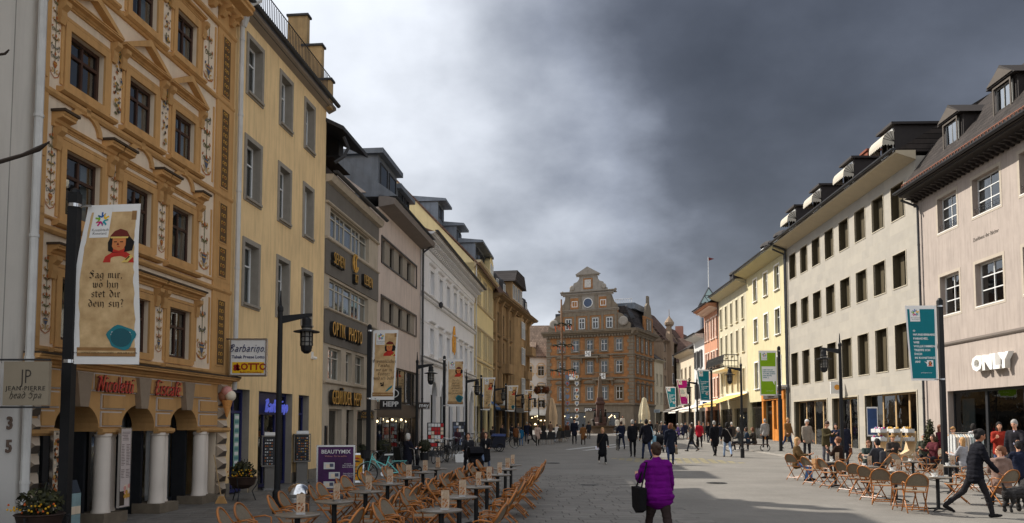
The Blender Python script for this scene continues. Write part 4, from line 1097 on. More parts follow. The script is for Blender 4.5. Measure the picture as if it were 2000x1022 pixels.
# -- brown sandstone house
def house_sandstone():
 Y0 = 80.05; X0 = LA + LM * Y0; m = .19
 r = thing('sandstone_house', 'tall brown sandstone house with ribbed front, oriel, balconies and tiled mansard', 'building', (X0, Y0, 0), math.atan2(1, m))
 W = 21.8
 sd = mat('brown_sandstone', srgb(156, 128, 92), .88, .16, 1.2, .3, 25, streak=.5); sdd = mat('brown_sandstone_dark', srgb(122, 100, 72), .88, .18, 1.5, .3, 25, streak=.5)
 ops = []
 bays = (1.2, 4.0, 7.6, 11.2, 14.6, 17.8)
 for a in bays:
  for lo, hi in ((4.9, 7.4), (8.4, 10.4), (11.4, 13.3)): ops.append((a, a + 1.25, lo, hi))
 shop = [(.6 + i * 3.9, 3.9 + i * 3.9, -.5, 3.7) for i in range(5)]
 wall_mb(W, -.6, 14.6, ops + shop, .3, 10).build('wall', [sd, 'interior'], r)
 for i, (a, b, lo, hi) in enumerate(ops): window(r, a, lo, b - a, hi - lo, .2, 2, (.65,), 'white_frame', .07, sur=(sdd, .14, .06), sill=(sdd, .12, .12))
 for a, b, lo, hi in shop: window(r, a, 0, b - a, 3.7, .25, 3, (.75,), 'bronze_frame', .09, 'shop_glass', None, name='shop_window')
 for x in (.4, 3.2, 6.8, 10.3, 13.8, 17.0, 20.2):
  k = MB(); k.box(x - .25, -.28, 4.2, x + .25, 0, 14.0); k.prism([(0, 14.0), (-.28, 14.0), (-.6, 14.6), (0, 14.6)], x - .25, x + .25, 'x'); k.build('pilaster', sd, r)
 for z, h, o in ((4.0, .35, .4), (7.75, .25, .22), (10.85, .25, .22)): band(r, 'string_course', 0, W, z, belt(h, o), sdd)
 band(r, 'cornice', -.3, W + .4, 14.4, cornice(.6, 1.1), sdd)
 # oriel with curved body over two storeys
 for x, w in ((9.0, 4.2),):
  k = MB(); pts = [(x + w / 2 + w / 2 * math.cos(math.pi + math.pi * i / 8), -1.1 * math.sin(math.pi * i / 8)) for i in range(9)]
  k.prism(pts, 4.6, 13.8, 'z'); k.prism([(px, py * .6) for px, py in pts], 4.0, 4.6, 'z'); o = k.build('oriel', sd, r)
  for lo in (5.2, 8.6, 11.5):
   for q_ in (-.9, .15): window(o, x + w / 2 + q_ - .1, lo, .95, 1.9, -1.14, 2, (.65,), 'white_frame', .06, 'dark_glass', None, sur=(sdd, .1, .04))
 for x, z in ((3.6, 7.2), (15.2, 7.2), (18.0, 10.3), (15.2, 4.2)):
  k = MB(); k.box(x - .3, -1.0, z, x + 2.6, -.02, z + .2); k.box(x - .3, -1.0, z + .2, x + 2.6, -.88, z + 1.0); k.box(x - .3, -.88, z + .2, x - .18, -.02, z + 1.0); k.box(x + 2.48, -.88, z + .2, x + 2.6, -.02, z + 1.0); k.build('balcony', sd, r)
 ml = MB(); ml.prism([(-.6, 15.0), (1.2, 18.2), (4.5, 19.6), (9, 15.0)], 0, W, 'x'); ml.build('roof', tile_mat('roof_redbrown', (.11, .07, .055), (.16, .1, .08), .22, .3, 'xz'), r)
 for x in (1.4, 5.0, 16, 18.8):
  d = MB(); d.box(x, .05, 15.1, x + 1.5, 2.5, 17.1); d.lathe([(.85, 0), (.8, .25), (.5, .45), (.05, .55)], (x + .75, .9, 17.1), 10); dd = d.build('dormer', 'zinc_dark', r)
  window(dd, x + .25, 15.5, 1.0, 1.35, -.02, 2, (), 'white_frame', .07, 'dark_glass', None)
 d = MB(); d.box(8.0, -.35, 14.9, 14.6, 3, 17.6); d.prism([(7.6, 17.6), (15, 17.6), (13.6, 19.0), (9.0, 19.0)], -.8, 4, 'y', 1); dd = d.build('gablet', [sd, 'roof_slate'], r)
 for k in range(4): window(dd, 8.6 + k * 1.5, 15.8, 1.0, 1.6, -.4, 2, (), 'white_frame', .06, 'dark_glass', None, sur=(sdd, .12, .05))
 k = MB(); k.box(2, -1.4, 3.35, 9.5, -.05, 3.5); k.box(2, -1.42, 3.2, 9.5, -1.38, 3.7); k.build('canopy', 'zinc_dark', r)
house_sandstone()
# ---------------------------------------------------------------- the far end of the street
def house_frescoed():
 r = thing('frescoed_house', 'white house with gold painted window frames and brown tiled roof beside the orange building', 'building', (-6, 138.5, 1.0), R(-4))
 W, wt = 12.6, mat('fresco_white', srgb(206, 198, 188), .85, .06, 1, .1, streak=.2)
 ops = []
 for a in (1.6, 4.3, 7.0, 8.35, 10.4):
  for lo, hi in ((9.2, 10.9), (6.1, 7.6), (3.8, 5.0)): ops.append((a, a + 1.15, lo, hi))
 wall_mb(W, -1.5, 12.4, ops + [(.8, 5.4, -1, 2.9), (6.6, 11.8, -1, 2.9)], .25, 9).build('wall', [wt, 'interior'], r)
 gd = mat('fresco_gold', srgb(196, 152, 78), .85, .25, 6)
 for i, (a, b, lo, hi) in enumerate(ops):
  fr = window(r, a, lo, b - a, hi - lo, .16, 2, (.66,), 'white_frame', .08, 'dark_glass', None, sur=(gd, .09, .02))
  g = MB(); w, h = b - a, hi - lo
  for s in (0, 1):
   x = -.2 if s == 0 else w + .2
   ribbon(g, [(x + p[0] * (1 if s else -1), h * .2 + p[1]) for p in spiral(0, 0, .16, 0, .9, 1)], .06, 0, -.19)
   ribbon(g, [(x, 0), (x + (.12 if s else -.12), h * .5), (x, h + .1)], .06, 0, -.19)
  ribbon(g, arc(w / 2, h + .18, w * .5, .28, 0, math.pi, 8), .09, 0, -.19); ribbon(g, arc(w / 2, -.15, w * .45, -.18, 0, math.pi, 8), .08, 0, -.19)
  g.build('painted_scroll', gd, fr)
 window(r, .8, -.1, 4.6, 3.0, .3, 4, (.8,), 'bronze_frame', .1, 'shop_glass', None, name='shop_window'); window(r, 6.6, -.1, 5.2, 3.0, .3, 4, (.8,), 'bronze_frame', .1, 'shop_glass', None, name='shop_window')
 gutter(r, 0, W, -.4, 12.5, .14)
 rf = MB(); rf.prism([(-.5, 12.3), (-.5, 12.5), (6.2, 18.6), (13, 12.4)], -.2, W + .1, 'x'); rf.build('roof', tile_mat('roof_mottled', (.15, .105, .078), (.24, .17, .125), .3, .34, 'xz', (.07, .05, .04)), r)
 d = MB(); d.box(8.3, .5, 13.2, 9.7, 3, 14.1); d.prism([(-.1, 14.0), (-.1, 14.15), (3.4, 15.6), (3.4, 15.4)], 7.9, 10.1, 'x', 1); d.build('dormer', ['dark', 'roof_mottled'], r)
 aw = MB(); aw.prism([(0, 3.5), (-1.7, 2.75), (-1.7, 2.45), (-1.66, 2.45), (-1.66, 2.72), (0, 3.42)], 7.0, 12.3, 'x'); aw.build('awning', mat('awning_cream', srgb(214, 208, 196), .9, .06), r)
 lt = MB(); q = random.Random(3)
 for i in range(16): lt.ball((q.uniform(7, 11.6), .6, q.uniform(.8, 2.5)), .1, 6, 4)
 tag(lt.build('shop_lights', 'lamp_glow' if 'lamp_glow' in MATS else 'white_paint', r), kind='stuff')
house_frescoed()

def house_orange():
 cx, cy_ = 19.35, 129.0
 ex = Vector((.908, -.419, 0)).normalized()
 W, D = 14.9, 12.9
 p = Vector((cx, cy_, 0)) - ex * W
 r = thing('orange_corner_building', 'orange brick corner building with grey stone trim and a stepped scroll gable', 'building', (p.x, p.y, 0), math.atan2(ex.y, ex.x))
 ob = tile_mat('orange_brick', srgb(166, 118, 78), srgb(150, 106, 70), .5, .16, 'xz', srgb(160, 114, 72), .15, msize=.02); gs = mat('grey_stone', srgb(126, 114, 98), .88, .16, 1.6, .3, 18, streak=.45)
 gl = mat('grey_stone_light', srgb(150, 142, 132), .88, .14, 1.6, .3, 18, streak=.4)
 cs = (2.64, 5.15, 7.6, 10.05, 12.56); rows = ((6.0, 8.1), (10.3, 12.3), (13.9, 15.8))
 ops = [(c - .55, c + .55, lo, hi) for c in cs for lo, hi in rows]
 wall_mb(W, 5.0, 17.0, ops, .25, D).build('wall', [ob, 'interior'], r)
 shop = [(.9, 1.9, 0, 3.9), (2.6, 6.8, 0, 3.9), (9.3, 12.7, 0, 3.9)]
 wall_mb(W, -.5, 5.0, shop, .4, D).build('ground_storey', [gs, 'interior'], r)
 for a, b, lo, hi in shop: window(r, a, .9, b - a, 3.0, .35, max(1, int((b - a) / 1.5)), (.75,), 'anthracite', .1, 'shop_glass', None, name='shop_window')
 for ci, c in enumerate(cs):
  for ri, (lo, hi) in enumerate(rows):
   w, h = 1.1, hi - lo
   fr = window(r, c - .55, lo, w, h, .18, 2, (.62,), 'white_frame', .09, 'dark_glass', cur=1 if (ci + ri) % 3 == 0 else 0, sur=(gs, .24, .1), sill=(gs, .2, .16), bar=.08)
   hd = MB(); hd.prism([(-x, z) for x, z in cornice(.26, .34)], -.45, w + .45, 'x')
   if (ri == 1 and ci in (0, 1, 3)) : hd.prism([(-.45, .26), (w / 2, .66), (w + .45, .26)], -.28, 0, 'y')
   if ri == 0: hd.prism(arc(w / 2, .26, w / 2 + .4, .42, math.pi, 0, 8), -.26, 0, 'y')
   hd.build('hood', gs, fr, (0, -.18, h + .38))
 # side face along the lane
 for k in range(4):
  yy = 1.9 + k * 2.7
  for ri, (lo, hi) in enumerate(rows):
   fr = window(r, 0, lo, 1.0, hi - lo, 0, 2, (.62,), 'white_frame', .08, 'dark_glass', None, sur=(gs, .22, .12), sill=(gs, .15, .15)); fr.location = (W + .05, yy, lo); fr.rotation_euler = (0, 0, R(90))
   hd = MB(); hd.prism([(-x, z) for x, z in cornice(.24, .3)], -.4, 1.4, 'x'); hd.prism([(-.4, .24), (.5, .6), (1.4, .24)], -.2, 0, 'y'); hd.build('hood', gs, fr, (0, 0, hi - lo + .3))
 for zz, h, o in ((5.0, .4, .3), (9.3, .3, .22), (13.1, .3, .22)):
  b = MB(); b.prism([(-x, z) for x, z in belt(h, o)], 0, W, 'x'); b.prism([(W + x, z) for x, z in belt(h, o)], -o, D, 'y'); b.build('string_course', gs, r, (0, 0, zz))
 b = MB(); b.prism([(-x, z) for x, z in cornice(.9, 1.1)], -.6, W + .9, 'x'); b.prism([(W + x, z) for x, z in cornice(.9, 1.1)], -.9, D, 'y'); b.build('main_cornice', gs, r, (0, 0, 16.4))
 for i in range(30): obj('dentil', cached('odent', lambda: MB().box(-.12, -.5, 0, .12, 0, .3).mesh('dentil', gs)), r, (.3 + i * (W - .6) / 29, 0, 16.25))
 for i in range(20):
  z = 5.4 + i * .57; l = .9 if i % 2 else .66
  q = MB(); q.box(W - l, -.1, z, W + .1, l, z + .5); q.build('quoin', gs, r)
  q = MB(); q.box(0, -.1, z, l, 0, z + .5); q.build('quoin', gs, r)
 # scroll gable in three stages
 y0, y1 = -.05, .5
 def slab(name, pts, ya, yb, m): return MB().prism(pts, ya, yb, 'y').build(name, m, r)
 gx = 7.4
 slab('gable_stage', [(2.5, 17.3), (12.4, 17.3), (12.4, 20.5), (2.5, 20.5)], y0, y1, ob); slab('gable_band', [(2.5, 19.75), (12.4, 19.75), (12.4, 20.4), (2.5, 20.4)], y0 - .06, y0 - .003, gs)
 for s in (-1, 1):
  X = lambda d: gx + s * d
  sc = [(X(4.9), 17.3), (X(7.1), 17.3), (X(7.1), 18.2), (X(6.6), 18.6), (X(6.3), 19.2), (X(5.6), 19.9), (X(4.9), 20.1)]
  slab('volute', sc, y0, y1, gs)
  k = MB(); k.lathe([(.0, 0), (.75, 0), (.8, .15), (.6, .3), (.0, .3)], (0, 0, 0), 14); k.v = [(X(6.0) + x, y0 - .02 - z, 18.6 + y) for x, y, z in k.v]; k.build('volute_scroll', gl, r)
  slab('volute', [(X(3.9), 20.9), (X(4.95), 20.9), (X(4.9), 21.4), (X(4.3), 22.0), (X(3.95), 23.0)], y0, y1, gs)
  slab('volute', [(X(1.5), 23.8), (X(3.3), 23.8), (X(3.2), 24.3), (X(2.7), 24.6), (X(2.5), 25.3), (X(1.9), 25.5), (X(1.5), 26.0)], y0, y1, gl)
  k = MB(); k.lathe([(.0, 0), (.4, 0), (.45, .1), (.3, .2), (.0, .2)], (0, 0, 0), 12); k.v = [(X(2.75) + x, y0 - .02 - z, 24.5 + y) for x, y, z in k.v]; k.build('volute_scroll', gl, r)
  b = MB(); b.lathe([(.22, 0), (.3, .1), (.12, .25), (.28, .5), (.1, .7)], (X(4.6), .2, 23.4), 8); b.build('finial', gs, r)
 slab('gable_stage', [(3.4, 20.9), (11.4, 20.9), (11.4, 23.1), (3.4, 23.1)], y0, y1, gl)
 for a in (4.3, 9.25): slab('gable_panel', [(a, 20.95), (a + 1.5, 20.95), (a + 1.5, 22.8), (a, 22.8)], y0 - .03, y0 - .002, ob)
 for a, b_ in ((3.4, 4.2), (5.75, 6.25), (8.55, 9.05), (10.6, 11.4)): slab('gable_pilaster', [(a, 20.9), (b_, 20.9), (b_, 23.1), (a, 23.1)], y0 - .1, y0 - .002, gs)
 slab('gable_stage', [(5.85, 23.8), (8.95, 23.8), (8.95, 26.3), (5.85, 26.3)], y0, y1, gl)
 slab('gable_panel', [(6.6, 24.2), (8.2, 24.2), (8.2, 26.0), (6.6, 26.0)], y0 - .06, y0 - .002, ob)
 slab('stone_relief', [(6.85, 24.45), (7.95, 24.45), (7.95, 25.75), (6.85, 25.75)], y0 - .12, y0 - .062, mat('relief_white', srgb(190, 186, 180), .85, .3, 5))
 for a, b_, z in ((5.4, 9.4, 26.3), (3.0, 11.8, 23.1), (2.2, 12.7, 20.45), (2.6, 12.2, 23.5)):
  q = MB(); q.prism([(-o, u_) for o, u_ in cornice(.38, .4)], a, b_, 'x'); q.build('gable_cornice', gl, r, (0, y0, z))
 slab('gable_pediment', [(5.3, 26.68), (9.5, 26.68), (7.4, 27.9)], y0 - .35, y1, gl)
 for a in (3.95, 6.3, 8.66, 11.05): window(r, a - .5, 17.6, 1.0, 1.75, y0 - .05, 2, (.62,), 'white_frame', .09, 'dark_glass', None, sur=(gs, .22, .06), bar=.08)
 for a in (2.75, 5.12, 7.48, 9.86, 12.1): slab('gable_pilaster', [(a - .2, 17.3), (a + .2, 17.3), (a + .2, 20.4), (a - .2, 20.4)], y0 - .1, y0 - .002, gs)
 for a in (4.6, 9.55): window(r, a - .05, 21.3, 1.0, 1.0, y0 - .05, 2, (), 'white_frame', .1, 'dark_glass', None, sur=(gl, .22, .05))
 k = MB(); k.lathe([(.66, 0), (.82, 0), (.82, .12), (.66, .12)], n=18); k.v = [(7.4 + x, y0 - z - .01, 21.9 + y) for x, y, z in k.v]; k.build('round_window_frame', 'white_frame', r)
 k = MB(); k.prism(arc(7.4, 21.9, .7, .7, 0, 2 * math.pi, 18)[:-1], y0 - .16, y0 - .01, 'y'); k.build('round_window', mat('round_pane', srgb(70, 82, 104), .15, .1), r)
 # roofs
 rf = MB(); rf.prism([(3.0, 17.2), (11.8, 17.2), (7.6, 23.6), (7.2, 23.6)], .5, D, 'y'); rf.build('roof', 'roof_slate', r)
 rf = MB(); rf.prism([(.6, 17.2), (W + .3, 17.2), (W - 1.6, 21.2), (2.4, 21.2)], 1.0, D, 'y'); rf.build('mansard', 'roof_slate', r)
 rf = MB(); rf.box(10.0, 4.6, 21.2, W - 1.0, D, 22.2); rf.build('roof_deck', 'zinc', r)
 rl = MB(); rl.tube([(10.0, 4.6, 22.9), (W - 1.4, 4.6, 22.9)], .05, 5)
 for k_ in range(10): rl.tube([(10 + k_ * .38, 4.6, 22.2), (10 + k_ * .38, 4.6, 22.9)], .04, 4)
 rl.build('roof_rail', 'white_paint', r)
 # small side gable with tall finial
 sg = MB(); sg.box(W - .3, 7.0, 17.2, W, 12.4, 20.2); sg.prism([(7.6, 20.2), (11.8, 20.2), (11.2, 22), (10.3, 22.6), (10.2, 23.9), (9.2, 23.9), (9.1, 22.6), (8.2, 22)], W - .3, W, 'x', 1); sg.build('side_gable', [ob, gs], r)
 for k_ in range(2):
  fr = window(r, 0, 18, 1.0, 1.7, 0, 2, (.62,), 'white_frame', .08, 'dark_glass', None, sur=(gs, .2, .1)); fr.location = (W + .05, 8.2 + k_ * 1.7, 18); fr.rotation_euler = (0, 0, R(90))
 d = MB(); d.box(W - 2.6, 1.2, 17.2, W - .6, 3.0, 19.2); d.lathe([(1.35, 0), (1.3, .4), (1.0, .9), (.4, 1.4), (.05, 2.3)], (W - 1.6, 2.1, 19.2), 8); d.build('corner_dormer', 'zinc_dark', r)
 ch = MB(); ch.box(.4, 3, 17.2, 1.6, 4.2, 20.8); ch.build('chimney', 'zinc_dark', r)
 # balconies with pale cloths on the railings
 for x0, x1, z in ((6.0, 9.4, 13.0), (8.4, 11.9, 9.3), (3.6, 6.3, 9.3)):
  b = MB(); b.box(x0, -1.1, z - .25, x1, -.3, z); b.prism([(-.3, z - 1.1), (-.9, z - .25), (-.3, z - .25)], x0 + .2, x0 + .5, 'x'); b.prism([(-.3, z - 1.1), (-.9, z - .25), (-.3, z - .25)], x1 - .5, x1 - .2, 'x')
  for k_ in range(int((x1 - x0) / .22)): b.box(x0 + .05 + k_ * .22, -1.06, z, x0 + .09 + k_ * .22, -1.02, z + .95)
  b.box(x0, -1.1, z + .95, x1, -1.0, z + 1.05); b.build('balcony', gs, r)
  c = MB(); c.box((x0 + x1) / 2 - .5, -1.16, z - .05, (x0 + x1) / 2 + .5, -1.12, z + .85)
  q = random.Random(int(x0 * 10))
  for k_ in range(14): c.box((x0 + x1) / 2 + q.uniform(-.45, .35), -1.18, z + q.uniform(0, .7), (x0 + x1) / 2 + q.uniform(-.35, .45), -1.165, z + q.uniform(.05, .75), 1) if 0 else blob(c, (x0 + x1) / 2 + q.uniform(-.4, .4), z + q.uniform(.05, .75), .06, .1, 1, -1.175, q.random() * 3)
  c.build('balcony_cloth', ['white_paint', 'orn_dark'], r)
 k = MB(); k.box(6.6, -.06, 4.05, 9.2, 0, 4.7); k.build('shop_fascia', mat('fascia_dark', srgb(74, 68, 62), .6), r)
 letters(r, 'pro', .85, 'white_paint', 7.35, -.1, 4.15, .03, bold=.02); letters(r, 'optik', .5, mat('letter_red', srgb(150, 34, 30), .6), 8.7, -.1, 4.2, .03)
 lt = MB(); q = random.Random(8)
 for i in range(14): lt.ball((q.choice([q.uniform(2.7, 6.6), q.uniform(9.5, 12.4)]), .7, q.uniform(3.0, 3.6)), .09, 6, 4)
 tag(lt.build('shop_lights', 'lamp_glow', r), kind='stuff')
house_orange()

def lane_houses():
 ex = Vector((.419, .908, 0)).normalized()
 o0 = Vector((19.35, 129, 0)) + ex * 13.0
 specs = [  # L0, L1, eave, roof rise, wall, roof, label, features
  (0.3, 6.2, 13.2, 3.5, srgb(200, 186, 160), 'roof_slate', 'low cream house next to the orange corner building in the side lane', 0),
  (6.3, 17.5, 17.2, 6.0, srgb(150, 128, 106), 'roof_redbrown', 'beige house with a small domed turret and bay window in the side lane', 1),
  (17.6, 29.0, 14.6, 6.5, srgb(166, 150, 134), 'roof_slate', 'grey beige house with dark mansard roof and white dormers in the side lane', 2),
  (29.1, 46.0, 15.2, 7.0, srgb(204, 184, 144), 'roof_redbrown', 'pale yellow house at the far end of the side lane', 3)]
 for i, (a, b, ez, rise, c, rm, label, ft) in enumerate(specs):
  p = o0 + ex * a
  r = thing('lane_house', label, 'building', (p.x, p.y, 1.0), math.atan2(ex.y, ex.x) + math.pi)
  # local x runs towards the camera from the far end
  p2 = o0 + ex * b; r.location = (p2.x, p2.y, 1.0)
  # facade looks towards the lane: turn so that +y points away from the lane
  r.rotation_euler = (0, 0, math.atan2(-ex.y, -ex.x))
  W = b - a
  m = mat('lane_plaster_%s' % 'abcd'[i], c, .85, .08, 1, .1, streak=.35); st = mat('lane_trim_%s' % 'abcd'[i], tuple(x * .72 for x in c), .85, .1, 2)
  r.rotation_euler = (0, 0, math.atan2(ex.y, ex.x)); r.location = (p.x, p.y, 1.0)
  # mirror: the wall faces local -y, which is the lane side when x runs away from the camera and y to the left
  k = MB()
  n = max(2, int(W / 2.3)); ops = []
  for j in range(n):
   cx = W * (j + .5) / n
   z = 4.6
   while z < ez - 2.2: ops.append((cx - .5, cx + .5, z, z + 1.9)); z += 3.25
  wall_mb(W, -2, ez - 1, ops + [(.5, W - .5, -1.5, 3.2)], .25, 9).build('wall', [m, 'interior'], r)
  for (xa, xb, lo, hi) in ops: window(r, xa, lo, 1.0, 1.9, .16, 2, (.65,), 'white_frame', .07, 'dark_glass', None, sur=(st, .15, .06), sill=(st, .1, .1))
  window(r, .5, -.2, W - 1, 3.4, .3, 4, (.75,), 'bronze_frame', .1, 'shop_glass', None, name='shop_window')
  band(r, 'cornice', -.1, W + .1, ez - 1.3, cornice(.45, .6), st)
  rf = MB(); rf.prism([(-.5, ez - .9), (4.5, ez - .9 + rise), (9.2, ez - .9)], -.1, W + .1, 'x'); rf.build('roof', rm, r)
  gw = MB(); gw.prism([(0, ez - 1.05), (4.5, ez - .95 + rise), (9, ez - 1.05)], -.14, -.1, 'x'); gw.build('gable_wall', mat('rubble_wall', srgb(128, 110, 92), .9, .3, 3, .4), r)
  if ft == 1:
   t = MB(); t.box(3.2, -.8, 4, 5.2, 0, ez - .8); t.prism([(2.7, ez - .8), (5.7, ez - .8), (5.4, ez + .4), (4.9, ez + 1.0), (4.8, ez + 2.0), (3.6, ez + 2.0), (3.5, ez + 1.0), (3.0, ez + .4)], -.5, .2, 'y')
   t.lathe([(.6, 0), (.85, .3), (.9, .7), (.6, 1.2), (.3, 1.6), (.2, 1.7), (.06, 2.0), (.04, 3.2)], (4.2, -.2, ez + 2.0), 10); t.build('turret', m, r)
   for z in (5, 8.4, 11.8):
    window(r, 3.7, z, 1.0, 2.0, -.86, 1, (.65,), 'white_frame', .07, 'dark_glass', None, sur=(st, .12, .06))
  if ft in (2, 3):
   for j in range(4):
    d = MB(); d.box(1.5 + j * 2.4, .1, ez - .8, 2.7 + j * 2.4, 2.5, ez + 1.2); d.box(1.3 + j * 2.4, -.2, ez + 1.2, 2.9 + j * 2.4, 2.7, ez + 1.4, 1); dd = d.build('dormer', ['zinc_dark', 'white_paint'], r)
    window(dd, 1.7 + j * 2.4, ez - .3, .8, 1.3, .04, 2, (), 'white_frame', .08, 'dark_glass', None)
  if ft == 3:
   d = MB(); d.prism([(3, ez), (6, ez + 6.5), (9, ez)], 4, 5, 'x'); d.box(6, 3, ez + 2, 7.2, 4.5, ez + 7); d.build('chimney_gable', mat('pink_gable', srgb(170, 120, 104), .85, .1), r)
lane_houses()

def far_block():
 """houses closing the lane on its other side"""
 for i, (x, y, W, h, c, lab) in enumerate(((30.6, 150.0, 9.0, 12.0, srgb(196, 180, 150), 'cream house closing the lane behind the coral house'), (44.5, 196.0, 22.0, 15.0, srgb(188, 170, 140), 'wide beige house at the very end of the lane'))):
  r = thing('distant_house', lab, 'building', (x, y, 1.4), R(-18))
  m = mat('far_plaster_%s' % 'ab'[i], c, .85, .08, 1, streak=.3)
  n = int(W / 2.4); ops = [(W * (j + .5) / n - .5, W * (j + .5) / n + .5, z, z + 1.8) for j in range(n) for z in (1.5, 4.8, 8.1) if z + 2 < h]
  wall_mb(W, -2, h, ops, .2, 9).build('wall', [m, 'interior'], r)
  for a, b, lo, hi in ops: window(r, a, lo, 1.0, 1.8, .14, 2, (.65,), 'white_frame', .08, 'dark_glass', None)
  rf = MB(); rf.prism([(-.5, h), (4.5, h + 5), (9.2, h)], -.1, W + .1, 'x'); rf.build('roof', 'roof_redbrown', r)
far_block()

# ---------------------------------------------------------------- the houses on the right
def house_pink():
 r, W, u = right_root('pink_house', 'pale pink house with dark bracketed eave, dormers and black shopfront under white capitals', 46.2, 27.0)
 pk = mat('pink_plaster', srgb(168, 155, 145), .85, .1, .9, .12, 40, streak=.42, sscale=1.4)
 cols = [(u(43.65), u(41.95)), (u(40.1), u(38.0)), (u(36.1), u(34.0)), (u(32.1), u(30.0))]
 rows = [(7.86, 9.98), (12.42, 14.3)]
 ops = [(a - .25, b + .05, lo, hi) for a, b in cols for lo, hi in rows]
 shop = (u(43.5), W - .6, -.5, 3.72)
 wall_mb(W, -.6, 15.3, ops + [shop], .35, 9).build('wall', [pk, 'interior'], r)
 gr = mat('pink_surround', srgb(176, 164, 148), .85, .08, 3)
 for i, (a, b, lo, hi) in enumerate(ops):
  fr = window(r, a, lo, b - a, hi - lo, .27, 2, (.36, .68), 'white_frame', .08, 'glass', cur=(0, 1, 0, 1)[i % 4], sur=(gr, .16, .012), sill=('white_paint', .02, .06), bar=.05)
  if lo > 10:      # low wrought iron rail
   g = MB(); w = b - a
   g.tube([(0, -.2, .36), (w, -.2, .36)], .014, 5); g.tube([(0, -.2, .06), (w, -.2, .06)], .012, 5)
   for k in range(int(w / .3)):
    x = .15 + k * .3; g.tube([(x + p[0], -.2, .2 + p[1]) for p in spiral(0, 0, .12, 0, 1.2, 1, 12)], .009, 4)
   g.build('window_rail', 'iron', fr)
 band(r, 'string_course', 0, W, 6.18, belt(.2, .1), mat('pink_belt', srgb(120, 110, 102), .8, .1))
 dk = mat('eave_brown', srgb(46, 40, 37), .7, .15, 3)
 band(r, 'eave_moulding', -.3, W, 14.85, cornice(.5, 1.0), dk)
 for i in range(44): obj('modillion', cached('pmod', lambda: console_mb(.13, .2, .7).mesh('modillion', dk)), r, (i * .43, 0, 14.78))
 gutter(r, -.4, W, -1.12, 15.42, .13, 'zinc_dark')
 sn = MB(); sn.box(0, -.9, 15.75, W, -.86, 15.8); sn.box(0, -.9, 15.55, W, -.86, 15.6)
 for i in range(64): sn.box(i * .3, -.9, 15.5, i * .3 + .04, -.86, 15.8)
 sn.build('snow_guard', mat('copper_rail', srgb(120, 70, 46), .6, .2), r)
 rt = tile_mat('roof_dark_tile', (.036, .030, .027), (.056, .046, .041), .22, .3, 'xz')
 rf = MB(); rf.prism([(-1.0, 15.3), (-1.0, 15.5), (1.2, 18.4), (7.4, 23.9), (14.5, 15.4)], 0, W, 'x'); rf.build('roof', rt, r)
 gw = MB(); gw.prism([(-.2, 14.5), (-.2, 16.2), (1.2, 18.15), (7.4, 23.6), (14, 14.5)], -.05, .0, 'x'); gw.build('gable_wall', mat('gable_grey', srgb(126, 112, 102), .85, .1, 2, .2), r)
 for yy in (43.2, 38.4, 33.6):
  x = u(yy); d = MB(); w = 1.9
  d.box(x, .2, 15.6, x + w, 3.6, 18.2); d.prism([(x - .25, 18.2), (x + w + .25, 18.2), (x + w / 2, 19.0)], -.1, 4.4, 'y'); dd = d.build('dormer', 'eave_brown', r)
  b = MB(); b.prism([(x - .1, 18.27), (x + w + .1, 18.27), (x + w / 2, 18.85)], -.16, -.1, 'y'); b.build('dormer_gable', mat('dormer_trim', srgb(84, 76, 68), .8), dd)
  window(dd, x + .3, 15.95, w - .6, 2.1, .1, 2, (), mat('frame_grey', srgb(120, 118, 112), .6), .08, 'bright_glass', None, sur=('dormer_trim', .1, .04))
 # shopfront
 n = 5; a, b = shop[0], shop[1]; w = (b - a) / n
 for i in range(n): window(r, a + i * w, .1, w, 3.6, .3, 1, (), 'anthracite', .1, 'dark_glass', None, name='shop_window')
 pn = MB(); pn.box(a + .5, .5, .3, a + 1.7, .56, 3.3); pn.build('display_panel', mat('panel_pale', srgb(196, 206, 200), .6, .05), r)
 letters(r, 'ONLY', .98, mat('letter_white', srgb(236, 234, 228), .5, .03), u(38.85), -.2, 4.62, .13, bold=.045, spacing=1.02, sx=1.16)
 letters(r, 'Zunfthaus der Bäcker', .26, 'pink_belt', u(39.3), -.01, 11.15, .004)
 downpipe(r, u(45.85), .0, 14.9, .16, 'zinc_dark', (u(46.1), -1.0), r=.07)
 for k in range(2):
  q = MB(); q.box(u(43.95) - .14, -.05, 3.0 + k * -.4, u(43.95) + .14, 0, 3.28 + k * -.4); q.build('wall_plate', gr, r)
house_pink()

